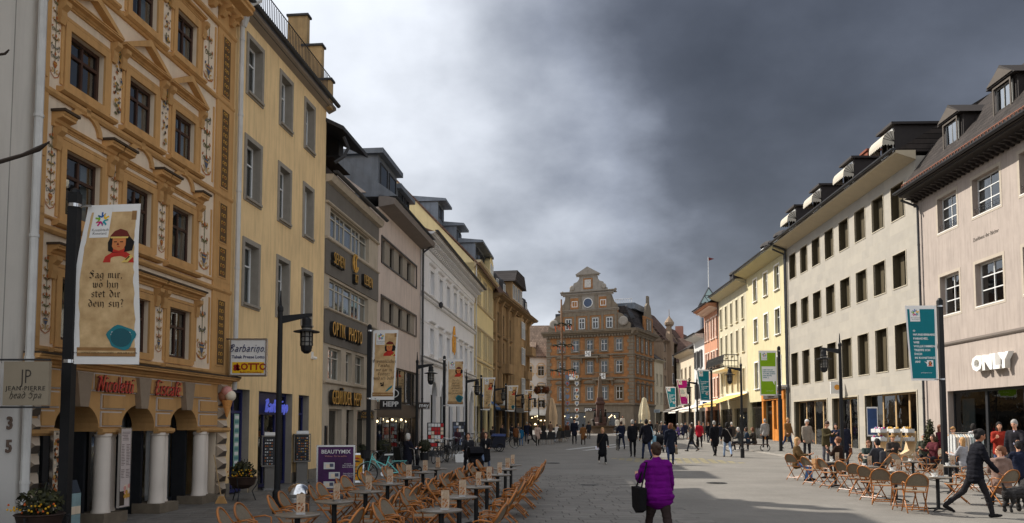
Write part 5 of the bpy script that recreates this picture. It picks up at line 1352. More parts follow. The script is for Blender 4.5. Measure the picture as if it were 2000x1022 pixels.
def house_travertine():
 r, W, u = right_root('travertine_building', 'long pale travertine building with deep bronze windows and awnings on its dormers', 70.5, 46.28)
 tv = tile_mat('travertine', srgb(170, 163, 151), srgb(161, 155, 145), 1.25, .62, 'xz', srgb(172, 162, 146), .12, .75, .006, .9)
 rv = mat('olive_reveal', srgb(84, 75, 56), .55, .12, 3, metal=.15); em = mat('reveal_edge', srgb(178, 168, 148), .55, .06)
 cs = [1.62 + 2.885 * k for k in range(8)]
 rows = [(5.3, 8.02), (10.28, 12.35), (14.48, 16.6)]
 ops = [(c - .88, c + .88, lo, hi) for c in cs for lo, hi in rows]
 shops = [(u(69.3), u(61.5), -.5, 3.86), (u(60.4), u(55.6), -.5, 3.86), (u(54.4), u(47.0), -.5, 3.86)]
 wall_mb(W, -.6, 17.6, ops + shops, .5, 9, reveal_mi=2).build('wall', [tv, 'interior', rv], r)
 for i, (a, b, lo, hi) in enumerate(ops):
  fr = window(r, a, lo, b - a, hi - lo, .42, 1, (), rv, .07, 'dark_glass', mat('blind_taupe', srgb(104, 98, 88), .8, .08), cur=4)
  e = MB(); w, h = b - a, hi - lo
  e.box(-.06, -.03, -.06, 0, .1, h + .04); e.box(w, -.03, -.06, w + .06, .1, h + .04); e.box(0, -.03, -.06, w, .12, 0); e.box(0, -.03, h, w, .1, h + .04); e.build('surround', em, fr, (0, -.42, 0))
  pn = MB(); pn.box(.08, -.05, .08, w * .4, .0, h - .08); pn.build('vent_panel', rv, fr)
 for (a, b, lo, hi) in shops:
  n = max(2, int((b - a) / 1.7)); w = (b - a) / n
  for i in range(n): window(r, a + i * w, .1, w, 3.76, .4, 1, (), mat('shop_oak', srgb(176, 146, 104), .6, .12, 4), .1, 'dark_glass', None, name='shop_window')
  e = MB(); e.box(a - .1, -.04, 0, a, .1, 3.96); e.box(b, -.04, 0, b + .1, .1, 3.96); e.box(a, -.04, 3.86, b, .1, 3.96); e.build('shop_surround', em, r)
 sf = MB(); sf.prism([(0, 17.35), (-1.15, 17.75), (-1.15, 17.9), (0, 17.9)], -.2, W + .1, 'x'); sf.build('soffit', mat('soffit_cream', srgb(190, 176, 150), .8, .08), r)
 gutter(r, -.3, W + .1, -1.28, 18.02, .14)
 rf = MB(); rf.prism([(-1.2, 17.85), (5.0, 21.6), (10, 17.85)], 0, W, 'x'); rf.build('roof', 'roof_dark_tile', r)
 dk = mat('dormer_dark', srgb(46, 40, 38), .7, .15, 3); cv = mat('awning_canvas', srgb(186, 178, 162), .9, .06, 3)
 for Y in (68.3, 62.3, 55.9, 49.6):
  x = u(Y) - .9; w = 1.9
  d = MB(); d.box(x, -.1, 18.0, x + w, 4.5, 20.3); d.box(x - .2, -.35, 20.3, x + w + .2, 4.7, 20.45); dd = d.build('dormer', [dk], r)
  window(dd, x + .15, 18.25, w - .3, 1.9, -.16, 2, (), 'white_frame', .08, 'dark_glass', None)
  # folding basket awning: quarter-dome gores over ribs, scalloped valance
  aw = MB(); n = 5; rad = .72; x0, x1 = x - .04, x + w + .04; z0, yb = 19.25, -.15
  prof = [(yb - rad * math.cos(t) * 1.0, z0 + .68 * math.sin(t)) for t in [math.pi / 2 * i / n for i in range(n + 1)]]
  for (ya, za), (yb_, zb) in zip(prof, prof[1:]):
   aw.poly([(x0, ya, za), (x1, ya, za), (x1, yb_, zb), (x0, yb_, zb)])
   for xx in (x0, x1): aw.poly([(xx, ya, za), (xx, yb_, zb), (xx, yb, z0)])
  m_ = 9
  for i in range(m_):
   xa, xb = x0 + (x1 - x0) * i / m_, x0 + (x1 - x0) * (i + 1) / m_
   aw.poly([(xa, yb - rad, z0), (xb, yb - rad, z0), (xb, yb - rad, z0 - .18), ((xa + xb) / 2, yb - rad, z0 - .28), (xa, yb - rad, z0 - .18)])
  for xx in (x0, x1):
   for i in range(4):
    ya, yb2 = yb - rad + rad * i / 4, yb - rad + rad * (i + 1) / 4
    aw.poly([(xx, ya, z0), (xx, yb2, z0), (xx, yb2, z0 - .16), (xx, (ya + yb2) / 2, z0 - .26), (xx, ya, z0 - .16)])
  rb = aw
  for xx in (x0 - .005, x1 + .005):
   for (ya, za) in prof[1:-1]: rb.tube([(xx, yb, z0), (xx, ya, za)], .014, 4, 1)
  aw.build('basket_awning', [cv, dk], dd)
 c = MB(); c.box(u(60.0), 2.5, 19.5, u(58.9), 3.4, 22.2); c.box(u(60.1), 2.4, 22.2, u(58.8), 3.5, 22.35); c.build('chimney', mat('chimney_brick', srgb(124, 66, 44), .85, .2, 4), r)
 downpipe(r, .12, 0, 17.7, .15, 'zinc_dark', (.1, -1.2), r=.08)
 lb = MB(); lb.box(u(58.0), -1.0, 4.15, u(57.9), -.15, 5.0); lb.build('box_sign', 'white_paint', r)
 b = MB(); b.prism(arc(-.55, 4.6, .2, .2, 0, 2 * math.pi, 10)[:-1], u(57.9), u(57.88), 'x'); b.build('box_sign_disc', mat('disc_gold', srgb(216, 150, 60), .5), r)
house_travertine()

def plain_house(name, label, Yf, Yn, wall_c, eave, rows, cols, key, sur=None, over=.9, shutters=None, roof='roof_dark_tile', rise=4.0, shop=None):
 r, W, u = right_root(name, label, Yf, Yn)
 m = mat(key + '_plaster', wall_c, .85, .08, 1, .1, 40, streak=.34, sscale=1.3); st = mat(key + '_trim', sur, .8, .06, 3) if sur else 'white_paint'
 ops = [(a, b, lo, hi) for a, b in cols for lo, hi in rows]
 sh = shop or [(.4, W * .46, -.5, 3.7), (W * .54, W - .4, -.5, 3.7)]
 wall_mb(W, -.6, eave - .3, ops + sh, .25, 9).build('wall', [m, 'interior'], r)
 for a, b, lo, hi in ops:
  window(r, a, lo, b - a, hi - lo, .2, 2, (.68,), 'white_frame', .08, 'dark_glass', cur=(0, 1, 4)[int(a * 7 + lo) % 3], sur=(st, .14, .05), sill=(st, .16, .1))
 for a, b, lo, hi in sh: window(r, a, .3, b - a, 3.4, .25, 3, (.78,), 'bronze_frame', .09, 'shop_glass', None, name='shop_window')
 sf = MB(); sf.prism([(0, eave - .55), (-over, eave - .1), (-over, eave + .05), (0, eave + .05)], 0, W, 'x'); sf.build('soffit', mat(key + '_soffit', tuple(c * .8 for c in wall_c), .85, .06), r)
 gutter(r, -.05, W + .02, -over - .1, eave + .15, .12)
 rf = MB(); rf.prism([(-over, eave + .05), (5, eave + rise), (10, eave + .05)], 0, W, 'x'); rf.build('roof', roof, r)
 return r, W, u, st
def right_far_houses():
 r, W, u, st = plain_house('lemon_house', 'pale lemon house with white framed windows beside the travertine building', 84.2, 70.55, srgb(203, 192, 153), 17.7,
  [(5.5, 8.1), (10.2, 12.5), (14.3, 16.5)], [(2.75, 4.1), (6.4, 7.75), (10.0, 11.5)], 'lemon', srgb(236, 232, 222), over=1.25, shop=[(.6, 5.2, -.5, 4.2), (6.0, 12.2, -.5, 4.4)])
 oak = mat('orange_oak', srgb(196, 122, 46), .55, .18, 3, .1)
 b = MB(); b.box(5.6, -.16, .2, 6.1, .1, 4.6); b.box(12.1, -.16, .2, 12.6, .1, 4.6); b.box(8.8, -.12, .2, 9.3, .1, 4.2); b.box(5.6, -.2, 4.2, 12.6, .1, 5.0); b.box(9.3, -.1, .2, 10.6, .08, 1.5); b.box(10.2, -.12, 1.5, 10.6, .08, 4.2); b.build('oak_shopfront', oak, r)
 b = MB(); b.box(6.6, -.3, 4.35, 11.6, -.2, 4.85); b.build('name_board', 'fascia_dark', r)
 letters(r, 'Confiserie', .5, mat('board_letter', srgb(60, 44, 30), .5), 9.1, -.31, 4.45, .02, shear=.2, bold=.01)
 band(r, 'canopy_ledge', 5.2, W, 5.1, cornice(.3, .6), 'white_paint')
 for x in (4.6, 9.0):
  d = MB(); d.box(x, .3, 18, x + 1.6, 3.5, 19.4); d.lathe([(1.15, 0), (1.1, .25), (.7, .5), (.1, .62)], (x + .8, 1.2, 19.4), 10); dd = d.build('dormer', 'dormer_dark', r)
  window(dd, x + .3, 18.2, 1.0, 1.0, .22, 2, (), 'white_frame', .08, 'bright_glass', None)
 downpipe(r, W - .15, 0, 17.4, .15, 'zinc_dark', (W - .1, -1.2), r=.08)
 r, W, u, st = plain_house('cream_house', 'cream house with five window axes and a black iron balcony', 97.1, 84.25, srgb(194, 185, 158), 17.2,
  [(5.5, 7.9), (9.7, 12.2), (13.2, 15.6)], [(.9 + k * 2.5, 1.85 + k * 2.5) for k in range(5)], 'creamhouse', srgb(214, 204, 178), over=1.1)
 b = MB(); b.box(.4, -1.5, 8.0, 9.0, -.02, 8.2); b.build('balcony_slab', st, r)
 g = MB()
 for zz in (9.55, 8.9, 8.3): g.tube([(.4, -.05, zz), (.4, -1.5, zz), (9.0, -1.5, zz), (9.0, -.05, zz)], .05, 5)
 for k in range(30): g.tube([(.4 + k * 8.6 / 29, -1.5, 8.2), (.4 + k * 8.6 / 29, -1.72, 8.6), (.4 + k * 8.6 / 29, -1.5, 9.55)], .03, 4)
 for k in range(5): g.tube([(.4, -.05 - k * .34, 8.2), (.4, -.05 - k * .34, 9.55)], .03, 4); g.tube([(9.0, -.05 - k * .34, 8.2), (9.0, -.05 - k * .34, 9.55)], .03, 4)
 for k in range(8): g.tube([(.9 + k * 1.08 + p[0], -1.55, 8.9 + p[1]) for p in spiral(0, 0, .4, 0, 1.3, 1, 12)], .035, 4)
 g.build('balcony_railing', 'iron', r)
 for x in (4.6,):
  d = MB(); d.box(x, .3, 17.5, x + 1.6, 3.5, 19.0); d.lathe([(1.15, 0), (1.1, .25), (.7, .5), (.1, .62)], (x + .8, 1.2, 19.0), 10); d.build('dormer', 'dormer_dark', r)
 downpipe(r, .1, 0, 17, .15, 'zinc_dark')
 r, W, u, st = plain_house('coral_house', 'coral pink house with white sills and an overhanging bracketed eave', 105.5, 97.15, srgb(192, 138, 108), 16.6,
  [(5.3, 7.6), (8.6, 11.0), (12.6, 15.2)], [(.7, 1.6), (2.1, 3.0), (4.0, 4.9), (5.3, 6.2), (7.0, 7.8)], 'coral', srgb(228, 206, 190), over=1.4)
 for k in range(18): obj('eave_bracket', cached('eavb', lambda: console_mb(.2, .35, 1.1).mesh('eave_bracket', st)), r, (.1 + k * .46, 0, 15.95))
 r, W, u, st = plain_house('white_far_house', 'narrow white house with dark shutters beside the coral house', 112.5, 105.55, srgb(206, 204, 200), 13.8,
  [(5.4, 7.4), (9.6, 11.8)], [(1.2, 2.4), (4.0, 5.2)], 'whitefar', srgb(120, 120, 120), over=1.2)
 for a in (.55, 2.45, 3.35, 5.25):
  for lo, hi in ((5.4, 7.4), (9.6, 11.8)):
   b = MB(); b.box(a, -.1, lo, a + .6, -.052, hi); b.build('shutter', 'anthracite', r)
 r, W, u, st = plain_house('far_end_house', 'shaded plain house last in the sunny row', 124.0, 112.6, srgb(206, 190, 166), 12.4, [(5.2, 7.0), (8.4, 10.2)], [(1.5, 2.6), (4.6, 5.7), (8, 9.1)], 'lasthouse', srgb(160, 150, 130))
 # lookout tower with a glass pyramid behind the row
 c = Vector((29.3, 119.5, 0))
 t = thing('glass_topped_tower', 'square grey tower with a green glass pyramid roof and flagpole', 'tower', c, R(-8))
 b = MB(); b.box(-1.2, -1.2, 0, 1.2, 1.2, 19.2); b.build('shaft', 'zinc', t)
 b = MB(); b.box(-1.4, -1.4, 19.2, 1.4, 1.4, 19.7); b.build('cap', 'anthracite', t)
 b = MB()
 base = [(-1.4, -1.4, 19.7), (1.4, -1.4, 19.7), (1.4, 1.4, 19.7), (-1.4, 1.4, 19.7)]
 for i in range(4): b.poly([base[i], base[(i + 1) % 4], (0, 0, 22.3)])
 b.build('pyramid_glass', mat('green_glass', srgb(140, 160, 154), .15, .08, 1, spec=.8), t)
 b = MB()
 for i in range(4):
  b.tube([base[i], (0, 0, 22.3)], .09, 5); p, q = Vector(base[i]), Vector(base[(i + 1) % 4]); a = Vector((0, 0, 22.3))
  b.tube([(p + a) / 2, (q + a) / 2], .06, 5); b.tube([(p + a) / 2, (p + q) / 2, (q + a) / 2], .06, 5); b.tube([p, q], .08, 5)
 b.build('pyramid_bars', 'zinc_dark', t)
 b = MB(); b.tube([(0, 0, 22.3), (0, 0, 26.9)], [.08, .05], 6); b.build('flagpole', 'white_paint', t)
 b = MB(); b.prism([(0, 26.3), (.9, 26.6), (0, 26.85)], -.02, .02, 'y'); b.build('pennant', mat('flag_red', srgb(110, 40, 36), .8), t)
right_far_houses()
# ---------------------------------------------------------------- street lamps
mat('lamp_glass', srgb(120, 116, 108), .25, .1, 4)
def make_lamp(name, label, loc, h, side):
 t = thing(name, label, 'street lamp', loc, 0, 'lamps along the street')
 def pole():
  b = MB(); b.lathe([(.11, 0), (.11, .5), (.075, .56), (.068, 2.4), (.058, h), (.07, h + .02), (.07, h + .1), (.03, h + .16), (.012, h + .5)], n=10); return b.mesh('pole', 'black_metal')
 obj('pole', pole(), t)
 b = MB(); b.prism([(0, h - .28), (0, h - .1), (.62, h - .04), (.74, h - .04), (.74, h - .1), (.58, h - .14)], -.035, .035, 'y')
 a = b.build('arm', 'black_metal', t)
 lx, lz = .62, h - .12
 b = MB(); b.lathe([(.02, 0), (.07, -.02), (.11, -.06), (.11, -.2), (.13, -.22), (.13, -.26)], (lx, 0, lz), 12); cap = b.build('lantern_cap', 'black_metal', t)
 b = MB(); b.lathe([(.13, -.3), (.3, -.34), (.3, -.36), (.13, -.34)], (lx, 0, lz), 20); b.build('shade_disc', 'black_metal', t)
 b = MB(); b.lathe([(.11, -.26), (.13, -.36), (.13, -.66), (.1, -.76)], (lx, 0, lz), 12); b.build('lantern_glass', 'lamp_glass', t)
 b = MB()
 for k in range(8):
  an = 2 * math.pi * k / 8; b.tube([(lx + .14 * math.cos(an), .14 * math.sin(an), lz - .3), (lx + .14 * math.cos(an), .14 * math.sin(an), lz - .68)], .012, 4)
 for zz in (-.46, -.58): b.lathe([(.15, zz), (.15, zz - .02)], (lx, 0, lz), 12)
 b.lathe([(.14, -.68), (.12, -.8), (.05, -.86)], (lx, 0, lz), 12); b.build('lantern_cage', 'black_metal', t)
 if side < 0: t.scale = (-1, 1, 1)
 return t
for px, Y, ytop, side, lab in ((548, 18.8, 601, 1, 'black street lamp with disc lantern in front of the yellow house'), (815, 36.5, 705, 1, 'black street lamp beside the small brown hanging sign'),
  (911, 47, 736, 1, 'black street lamp in front of the white classical house'), (966, 58, 754, 1, 'black street lamp before the yellow gabled house'),
  (1007, 70, 767, 1, 'slim black street lamp before the sandstone house'), (1033, 82, 775, 1, 'distant black street lamp before the sandstone house oriel'), (1052, 96, 779, 1, 'black post carrying two brown flower balls'),
  (1640, 30.5, 672, -1, 'black street lamp above the sunny café tables'), (1447, 44, 712, -1, 'black street lamp beside the bench and yellow awning'), (1361, 60, 742, -1, 'black street lamp between two teal banners')):
 p = on_y(px, ytop, Y)
 make_lamp('street_lamp', lab, (p.x, Y, gz(Y)), p.z - gz(Y) - .1, side)

# ---------------------------------------------------------------- banners
mat('banner_white', srgb(232, 230, 226), .85, .03, 2); mat('parchment', srgb(214, 184, 138), .85, .14, 3.0, tint=srgb(190, 152, 104)); mat('parchment_edge', srgb(150, 112, 70), .85, .2, 5)
mat('ink', srgb(34, 22, 14), .8, 0); mat('seal_teal', srgb(22, 118, 128), .4, .12, 9); mat('teal', srgb(0, 112, 122), .8, .05, 3); mat('lime', srgb(128, 168, 16), .8, .05, 3); mat('magenta', srgb(172, 12, 122), .8, .05, 3)
mat('logo_blue', srgb(34, 92, 160), .8, 0); mat('logo_yellow', srgb(240, 190, 30), .8, 0); mat('logo_green', srgb(120, 170, 40), .8, 0); mat('logo_pink', srgb(196, 20, 112), .8, 0); mat('logo_teal', srgb(20, 150, 160), .8, 0); mat('logo_grey', srgb(96, 92, 90), .8, 0)
mat('face', srgb(206, 128, 76), .8, .1, 6); mat('hat_maroon', srgb(110, 42, 34), .8, .1, 6); mat('hair_black', srgb(30, 26, 24), .85, .1, 6); mat('robe_red', srgb(190, 52, 40), .8, .2, 8); mat('sash', srgb(222, 190, 104), .8, .1, 6)
BW, BH = 1.05, 2.9
def grid(b, x0, x1, z0, z1, nx, nz_, mi=0, y=0.0, ragged=0.0, q=None):
 n = len(b.v)
 for j in range(nz_ + 1):
  for i in range(nx + 1):
   x = x0 + (x1 - x0) * i / nx
   if ragged and i in (0, nx): x += q.uniform(-ragged, ragged)
   b.v.append((x, y, z0 + (z1 - z0) * j / nz_))
 for j in range(nz_):
  for i in range(nx):
   a = n + j * (nx + 1) + i; b.f.append((a, a + 1, a + nx + 2, a + nx + 1)); b.m.append(mi)
def portrait(b, x, z, s):
 """generic man in a round cap: flat painted shapes; material slots 0 face 1 cap 2 hair 3 robe 4 sash 5 ink"""
 def P(pts, mi, y): b.poly([(x + px * s, -y, z + pz * s) for px, pz in pts], mi)
 P([(-.5, 0), (.5, 0), (.46, .22), (.25, .36), (-.2, .36), (-.44, .2)], 3, .010)
 P([(-.36, .4), (-.4, .7), (-.3, .95), (.3, .95), (.5, .72), (.44, .42), (.2, .36), (-.2, .34)], 2, .012)
 P([(-.2, .36), (.18, .36), (.2, .5), (-.18, .5)], 3, .014)
 P([(-.24, .56), (-.18, .46), (0, .4), (.16, .46), (.22, .6), (.22, .86), (-.24, .86)], 0, .016)
 P([(-.3, .84), (.28, .84), (.34, .92), (.24, 1.1), (0, 1.18), (-.2, 1.1), (-.34, .92)], 1, .018)
 P([(-.3, .84), (.28, .84), (.3, .9), (-.32, .9)], 4, .020)
 for ex_ in (-.13, .08): P([(ex_ - .05, .7), (ex_ + .05, .7), (ex_ + .05, .73), (ex_ - .05, .73)], 5, .020)
 P([(-.06, .54), (.05, .54), (.03, .56), (-.04, .56)], 3, .020); P([(-.04, .7), (-.08, .6), (.0, .6)], 1, .019)
 P([(.1, 0), (.3, 0), (.48, .2), (.4, .28)], 4, .014); P([(.22, .08), (.26, .08), (.38, .2), (.34, .22)], 5, .016)
def star(b, x, z, s):
 for i in range(5):
  a = R(90 + 72 * i + 10); c, sn = math.cos(a), math.sin(a)
  rot = lambda p: (x + s * (p[0] * c - p[1] * sn), -.012, z + s * (p[0] * sn + p[1] * c))
  b.poly([rot(p) for p in ((.28, -.12), (1.0, -.18), (.98, .06), (.28, .1))], i); b.poly([rot(p) for p in ((.45, .05), (.75, .55), (.55, .6), (.25, .1))], i); b.poly([rot(p) for p in ((.5, -.1), (.8, -.5), (.62, -.55), (.3, -.1))], i)
def make_banner(label, px, ytop, Y, kind, lines, side, wt=1.0, wb=1.0, skew=0.0, amp=.04, rz=0.0, sz=.105, ptop=.25, seed=1, accent='seal', name='banner', H=BH):
 """banner on its own black pole; side 1 hangs to the right of the pole, -1 to the left"""
 q = random.Random(seed)
 p = on_y(px, ytop, Y); zg = gz(Y); hp = p.z - zg
 grp = 'banner poles along the street'
 pl = thing('banner_pole', 'black steel pole holding ' + label, 'pole', (p.x, Y, zg), 0, grp)
 b = MB(); b.box(-.085, -.085, 0, .085, .085, hp); b.lathe([(.1, 0), (.08, .06), (.02, .1)], (0, 0, hp), 8); b.build('post', 'black_metal', pl)
 b = MB(); b.box(-.16, -.16, 0, .16, .16, .06); b.build('base_plate', 'black_metal', pl)
 zt = hp - ptop
 for zz in (zt - .03, zt - H + .05):
  b = MB(); b.tube([(0, 0, zz), (side * .3, 0, zz)], .02, 6); b.lathe([(.12, -.03), (.12, .03)], (0, 0, zz), 10); b.build('bracket', 'steel', pl)
 root = thing('banner', label, 'banner', (p.x + side * .16, Y, zg + zt), rz, 'town banners on poles')
 def dfm(x, y, z):
  t = -z / BH; s = x / BW
  w = wt + (wb - wt) * t
  off = skew * t
  wave = amp * math.sin(3.1 * t + 2.2 * s + seed) + amp * .5 * math.sin(7 * t + 1.3 * seed)
  xx = (s if side > 0 else s - 1) * BW * w + side * off + (amp * .9 * math.sin(5.2 * t + seed) if amp > .05 else 0) * (1 - s)
  return (xx, y + wave, z * H / BH)
 def put(b, nm, mats):
  if isinstance(b, MB): b.v = [dfm(*v) for v in b.v]; return b.build(nm, mats, root)
  for v in b.vertices: v.co = dfm(*v.co)
  return obj(nm, b, root)
 b = MB(); grid(b, 0, BW, -BH, 0, 8, 24); put(b, 'cloth', 'banner_white')
 if kind == 'scroll':
  b = MB(); grid(b, .09, .97, -2.74, -.14, 8, 28, 0, -.004, .012, q); put(b, 'parchment_print', 'parchment')
  b = MB(); grid(b, .05, .99, -2.76, -2.60, 8, 2, 0, -.008); grid(b, .90, .99, -.30, -.13, 2, 2, 0, -.008)
  put(b, 'scroll_roll_print', 'parchment_edge')
  b = MB(); grid(b, .06, .97, -2.7, -2.66, 8, 1, 0, -.010); put(b, 'scroll_highlight_print', 'parchment')
  b = MB(); portrait(b, .72, -1.08, .52); put(b, 'portrait_print', ['face', 'hat_maroon', 'hair_black', 'robe_red', 'sash', 'ink'])
  b = pen_text(lines, sz, 2.0, .2); b.v = [(x + .53, y - .012, z - 1.36) for x, y, z in b.v]; put(b, 'verse_print', 'ink')
  b = MB()
  if accent == 'seal':
   cx, cz = .76, -2.42
   b.poly([(cx + (.22 + .022 * math.sin(3 * a) + .012 * math.sin(5 * a)) * math.cos(a), -.012, cz + (.22 + .02 * math.sin(4 * a)) * math.sin(a)) for a in [2 * math.pi * i / 24 for i in range(24)]])
   put(b, 'seal_print', 'seal_teal')
   b = MB(); b.lathe([(.145, 0), (.165, 0), (.165, .004), (.145, .004)], n=24); b.v = [(cx + x, -.014 - z, cz + y) for x, y, z in b.v]; put(b, 'seal_ring_print', mat('seal_dark', srgb(10, 84, 94), .4))
   for i, tx in enumerate(('Kurt Horn Klein &', 'Burghart Wachinger', 'Die Lieder Oswalds', 'von Wolkenstein', 'Verlag DeGruyter')):
    me = text_mesh(tx, .04, 'banner_white', 0, res=1)
    for v in me.vertices: v.co = (v.co.x + cx, -.017, v.co.z + cz + .08 - i * .042)
    put(me, 'seal_lettering', None)
  else:
   b.poly([(.62, -.012, -2.56), (.72, -.012, -2.54), (.9, -.012, -2.40), (.93, -.012, -2.30), (.86, -.012, -2.32), (.74, -.012, -2.42)]); put(b, 'feather_print', 'seal_teal')
   b = MB()
   for k in range(9): blob(b, .46 + q.uniform(-.07, .07), -2.26 + q.uniform(-.06, .06), .03, .04, 0, -.012)
   put(b, 'ink_blot_print', 'ink')
  me = text_mesh('2018  •  OSWALD VON WOLKENSTEIN  •  JAHR DER KULTUR', .042, 'ink', 0, res=1)
  for v in me.vertices: v.co = (v.co.x * .9 + .5, -.013, v.co.z - 2.71)
  put(me, 'caption_print', None)
  lx = .33
 else:
  b = MB()
  if kind == 'teal': grid(b, .06, .98, -2.82, -.14, 8, 26, 0, -.004)
  else: grid(b, .06, .14, -2.82, -.14, 1, 26, 0, -.004); grid(b, .45, .98, -1.02, -.14, 5, 9, 0, -.004); grid(b, .14, .45, -1.02, -.62, 3, 4, 0, -.004); grid(b, .14, .98, -2.82, -1.98, 7, 8, 0, -.004)
  put(b, 'colour_field', {'teal': 'teal', 'lime': 'lime', 'magenta': 'magenta'}[kind])
  tm = 'banner_white' if kind == 'teal' else 'teal'
  z0 = -1.02 if kind == 'teal' else -1.28
  for i, tx in enumerate(lines):
   me = text_mesh(tx, sz, tm, 0, align='LEFT', res=1, bold=.003)
   for v in me.vertices: v.co = (v.co.x + .2, -.01, v.co.z + z0 - i * sz * (1.3 if kind == 'teal' else 1.25))
   put(me, 'slogan_print', None)
  if kind == 'teal':
   b = MB(); b.poly([(.64, -.01, -2.36), (.88, -.01, -2.36), (.88, -.01, -2.12), (.64, -.01, -2.12)]); b.poly([(.54, -.01, -2.16), (.64, -.01, -2.2), (.64, -.01, -2.26)]); put(b, 'speech_bubble_print', 'banner_white')
   b = MB(); portrait(b, .76, -2.34, .16); b.v = [(x, y - .006, z) for x, y, z in b.v]; put(b, 'portrait_print', ['face', 'hat_maroon', 'hair_black', 'robe_red', 'sash', 'ink'])
  else:
   b = MB(); b.poly([(.62, -.01, -1.98), (.9, -.01, -1.98), (.9, -.01, -2.22), (.78, -.01, -1.98)]); put(b, 'speech_tail_print', 'banner_white')
  me = text_mesh('JAHR DER KULTUR', .05, 'banner_white', 0, res=1)
  for v in me.vertices: v.co = (v.co.x + .6, -.01, v.co.z - 2.62)
  put(me, 'caption_print', None)
  lx = .33
 b = MB(); grid(b, .14, .48 + (.02 if kind == 'scroll' else 0), -.62, -.06, 3, 4, 0, -.008); put(b, 'logo_field', 'banner_white')
 b = MB(); star(b, lx, -.28, .14); put(b, 'star_logo', ['logo_blue', 'logo_green', 'logo_pink', 'logo_teal', 'logo_yellow'])
 for i, tx in enumerate(('Konzilstadt', 'Konstanz')):
  me = text_mesh(tx, .072, 'logo_grey', 0, res=1)
  for v in me.vertices: v.co = (v.co.x + lx, -.012, v.co.z - .5 - i * .065)
  put(me, 'logo_lettering', None)
V1 = ['Sag mir,', 'wo hin', 'stet dir', 'dein sin?']; V2 = ['O wunnikliches', 'Paradis,', 'wie gar zu', 'Costnitz', 'vind ich dich!']; V3 = ['Do ich', 'wurd in', 'Ehdunen', 'so stund', 'ist mir', 'der pesten vro']
make_banner('parchment scroll banner asking "Sag mir" in front of the painted house', 147, 378, 14.4, 'scroll', V1, 1, wt=1.0, wb=1.10, skew=-.09, amp=.06, sz=.085, seed=2, ptop=.2)
make_banner('parchment scroll banner with a teal feather before the optician', 722, 638, 33.5, 'scroll', V2, 1, wb=.9, skew=-.06, sz=.088, accent='feather', seed=3, ptop=.15)
make_banner('parchment scroll banner with teal seal before the white classical house', 868, 698, 49.5, 'scroll', V3, 1, sz=.078, amp=.02, seed=4, ptop=.12)
make_banner('narrow twisted parchment banner beside the blue awning', 940, 735, 64, 'scroll', V3, 1, wt=.92, wb=.5, sz=.078, seed=5, H=2.6, ptop=.1, accent='feather')
make_banner('twisted parchment banner before the sandstone house canopy', 988, 751, 78, 'scroll', V3, 1, wt=1.0, wb=.62, sz=.078, seed=6, H=2.5, ptop=.1)
make_banner('farthest parchment banner before the sandstone house', 1020, 760, 91, 'scroll', V3, 1, wt=1.0, wb=.8, sz=.078, seed=7, H=2.5, ptop=.1, accent='feather')
T1 = ['O', 'WUNDERBARES', 'PARADIES,', 'WIE', 'VOLLKOMMEN', 'TREFFE ICH', 'DICH', 'IN KONSTANZ', 'AN!']
make_banner('large teal banner reading WUNDERBARES PARADIES above the café tables', 1835, 587, 31, 'teal', T1, -1, wt=1.12, wb=1.0, amp=.03, sz=.115, seed=8, ptop=.2)
make_banner('lime green banner with white speech bubble before the lemon house', 1521, 679, 52, 'lime', ['DRIN ICH AN', 'DEN BODENSEE,', 'TUT MIR GLEICH', 'DER BEUTEL', 'WEH! ;-)'], -1, wt=1.1, wb=1.05, amp=.03, sz=.1, seed=9, ptop=.2)
make_banner('teal banner with slanting edge before the cream house', 1389, 720, 75, 'teal', T1, -1, wt=1.15, wb=.8, sz=.115, seed=10, ptop=.1)
make_banner('magenta banner with white speech bubble far along the street', 1346, 740, 92, 'magenta', ['SAG MIR,', 'WO HIN', 'STEHT DIR', 'DER SINN?'], -1, wt=1.25, wb=.75, sz=.1, seed=11, ptop=.05)
make_banner('small slanting teal banner in front of the lane houses', 1322, 755, 112, 'teal', T1, -1, wt=1.35, wb=.85, sz=.115, seed=12, ptop=.05)

# ---------------------------------------------------------------- signs that hang from the houses
def hanging_sign(name, label, px0, px1, y0, y1, Y, body, draw, bracket=True, d=.08):
 a, b_ = on_y(px0, y0, Y), on_y(px1, y1, Y); w, h = b_.x - a.x, a.z - b_.z
 t = thing(name, label, 'sign', (a.x, Y, b_.z), 0)
 k = MB(); k.box(0, 0, 0, w, d, h); k.build('board', body, t)
 if bracket:
  for zz in (h + .03, -.03): MB().box(-.45, d * .3, zz - .015, w, d * .7, zz + .015).build('bracket', 'zinc_dark', t)
 draw(t, w, h)
 return t
def d_jp(t, w, h):
 m = mat('sign_dark_ink', srgb(56, 50, 44), .6, 0)
 letters(t, 'JP', .34, m, w / 2, -.004, h * .50, .002, bold=-.004, sx=.7); letters(t, 'JEAN-PIERRE', .105, m, w / 2, -.004, h * .34, .002, spacing=1.15)
 pen_text(['Head Spa'.replace('H', 'h')], .075, 1.6, .1, round_=.004, shear=.3).build('lettering', m, t, (w / 2, -.006, h * .16))
hanging_sign('hanging_sign', 'square taupe hanging sign with dark initials on the white house', 8, 93, 706, 792, 13.4, mat('sign_taupe', srgb(150, 138, 118), .6, .08, 2), d_jp)
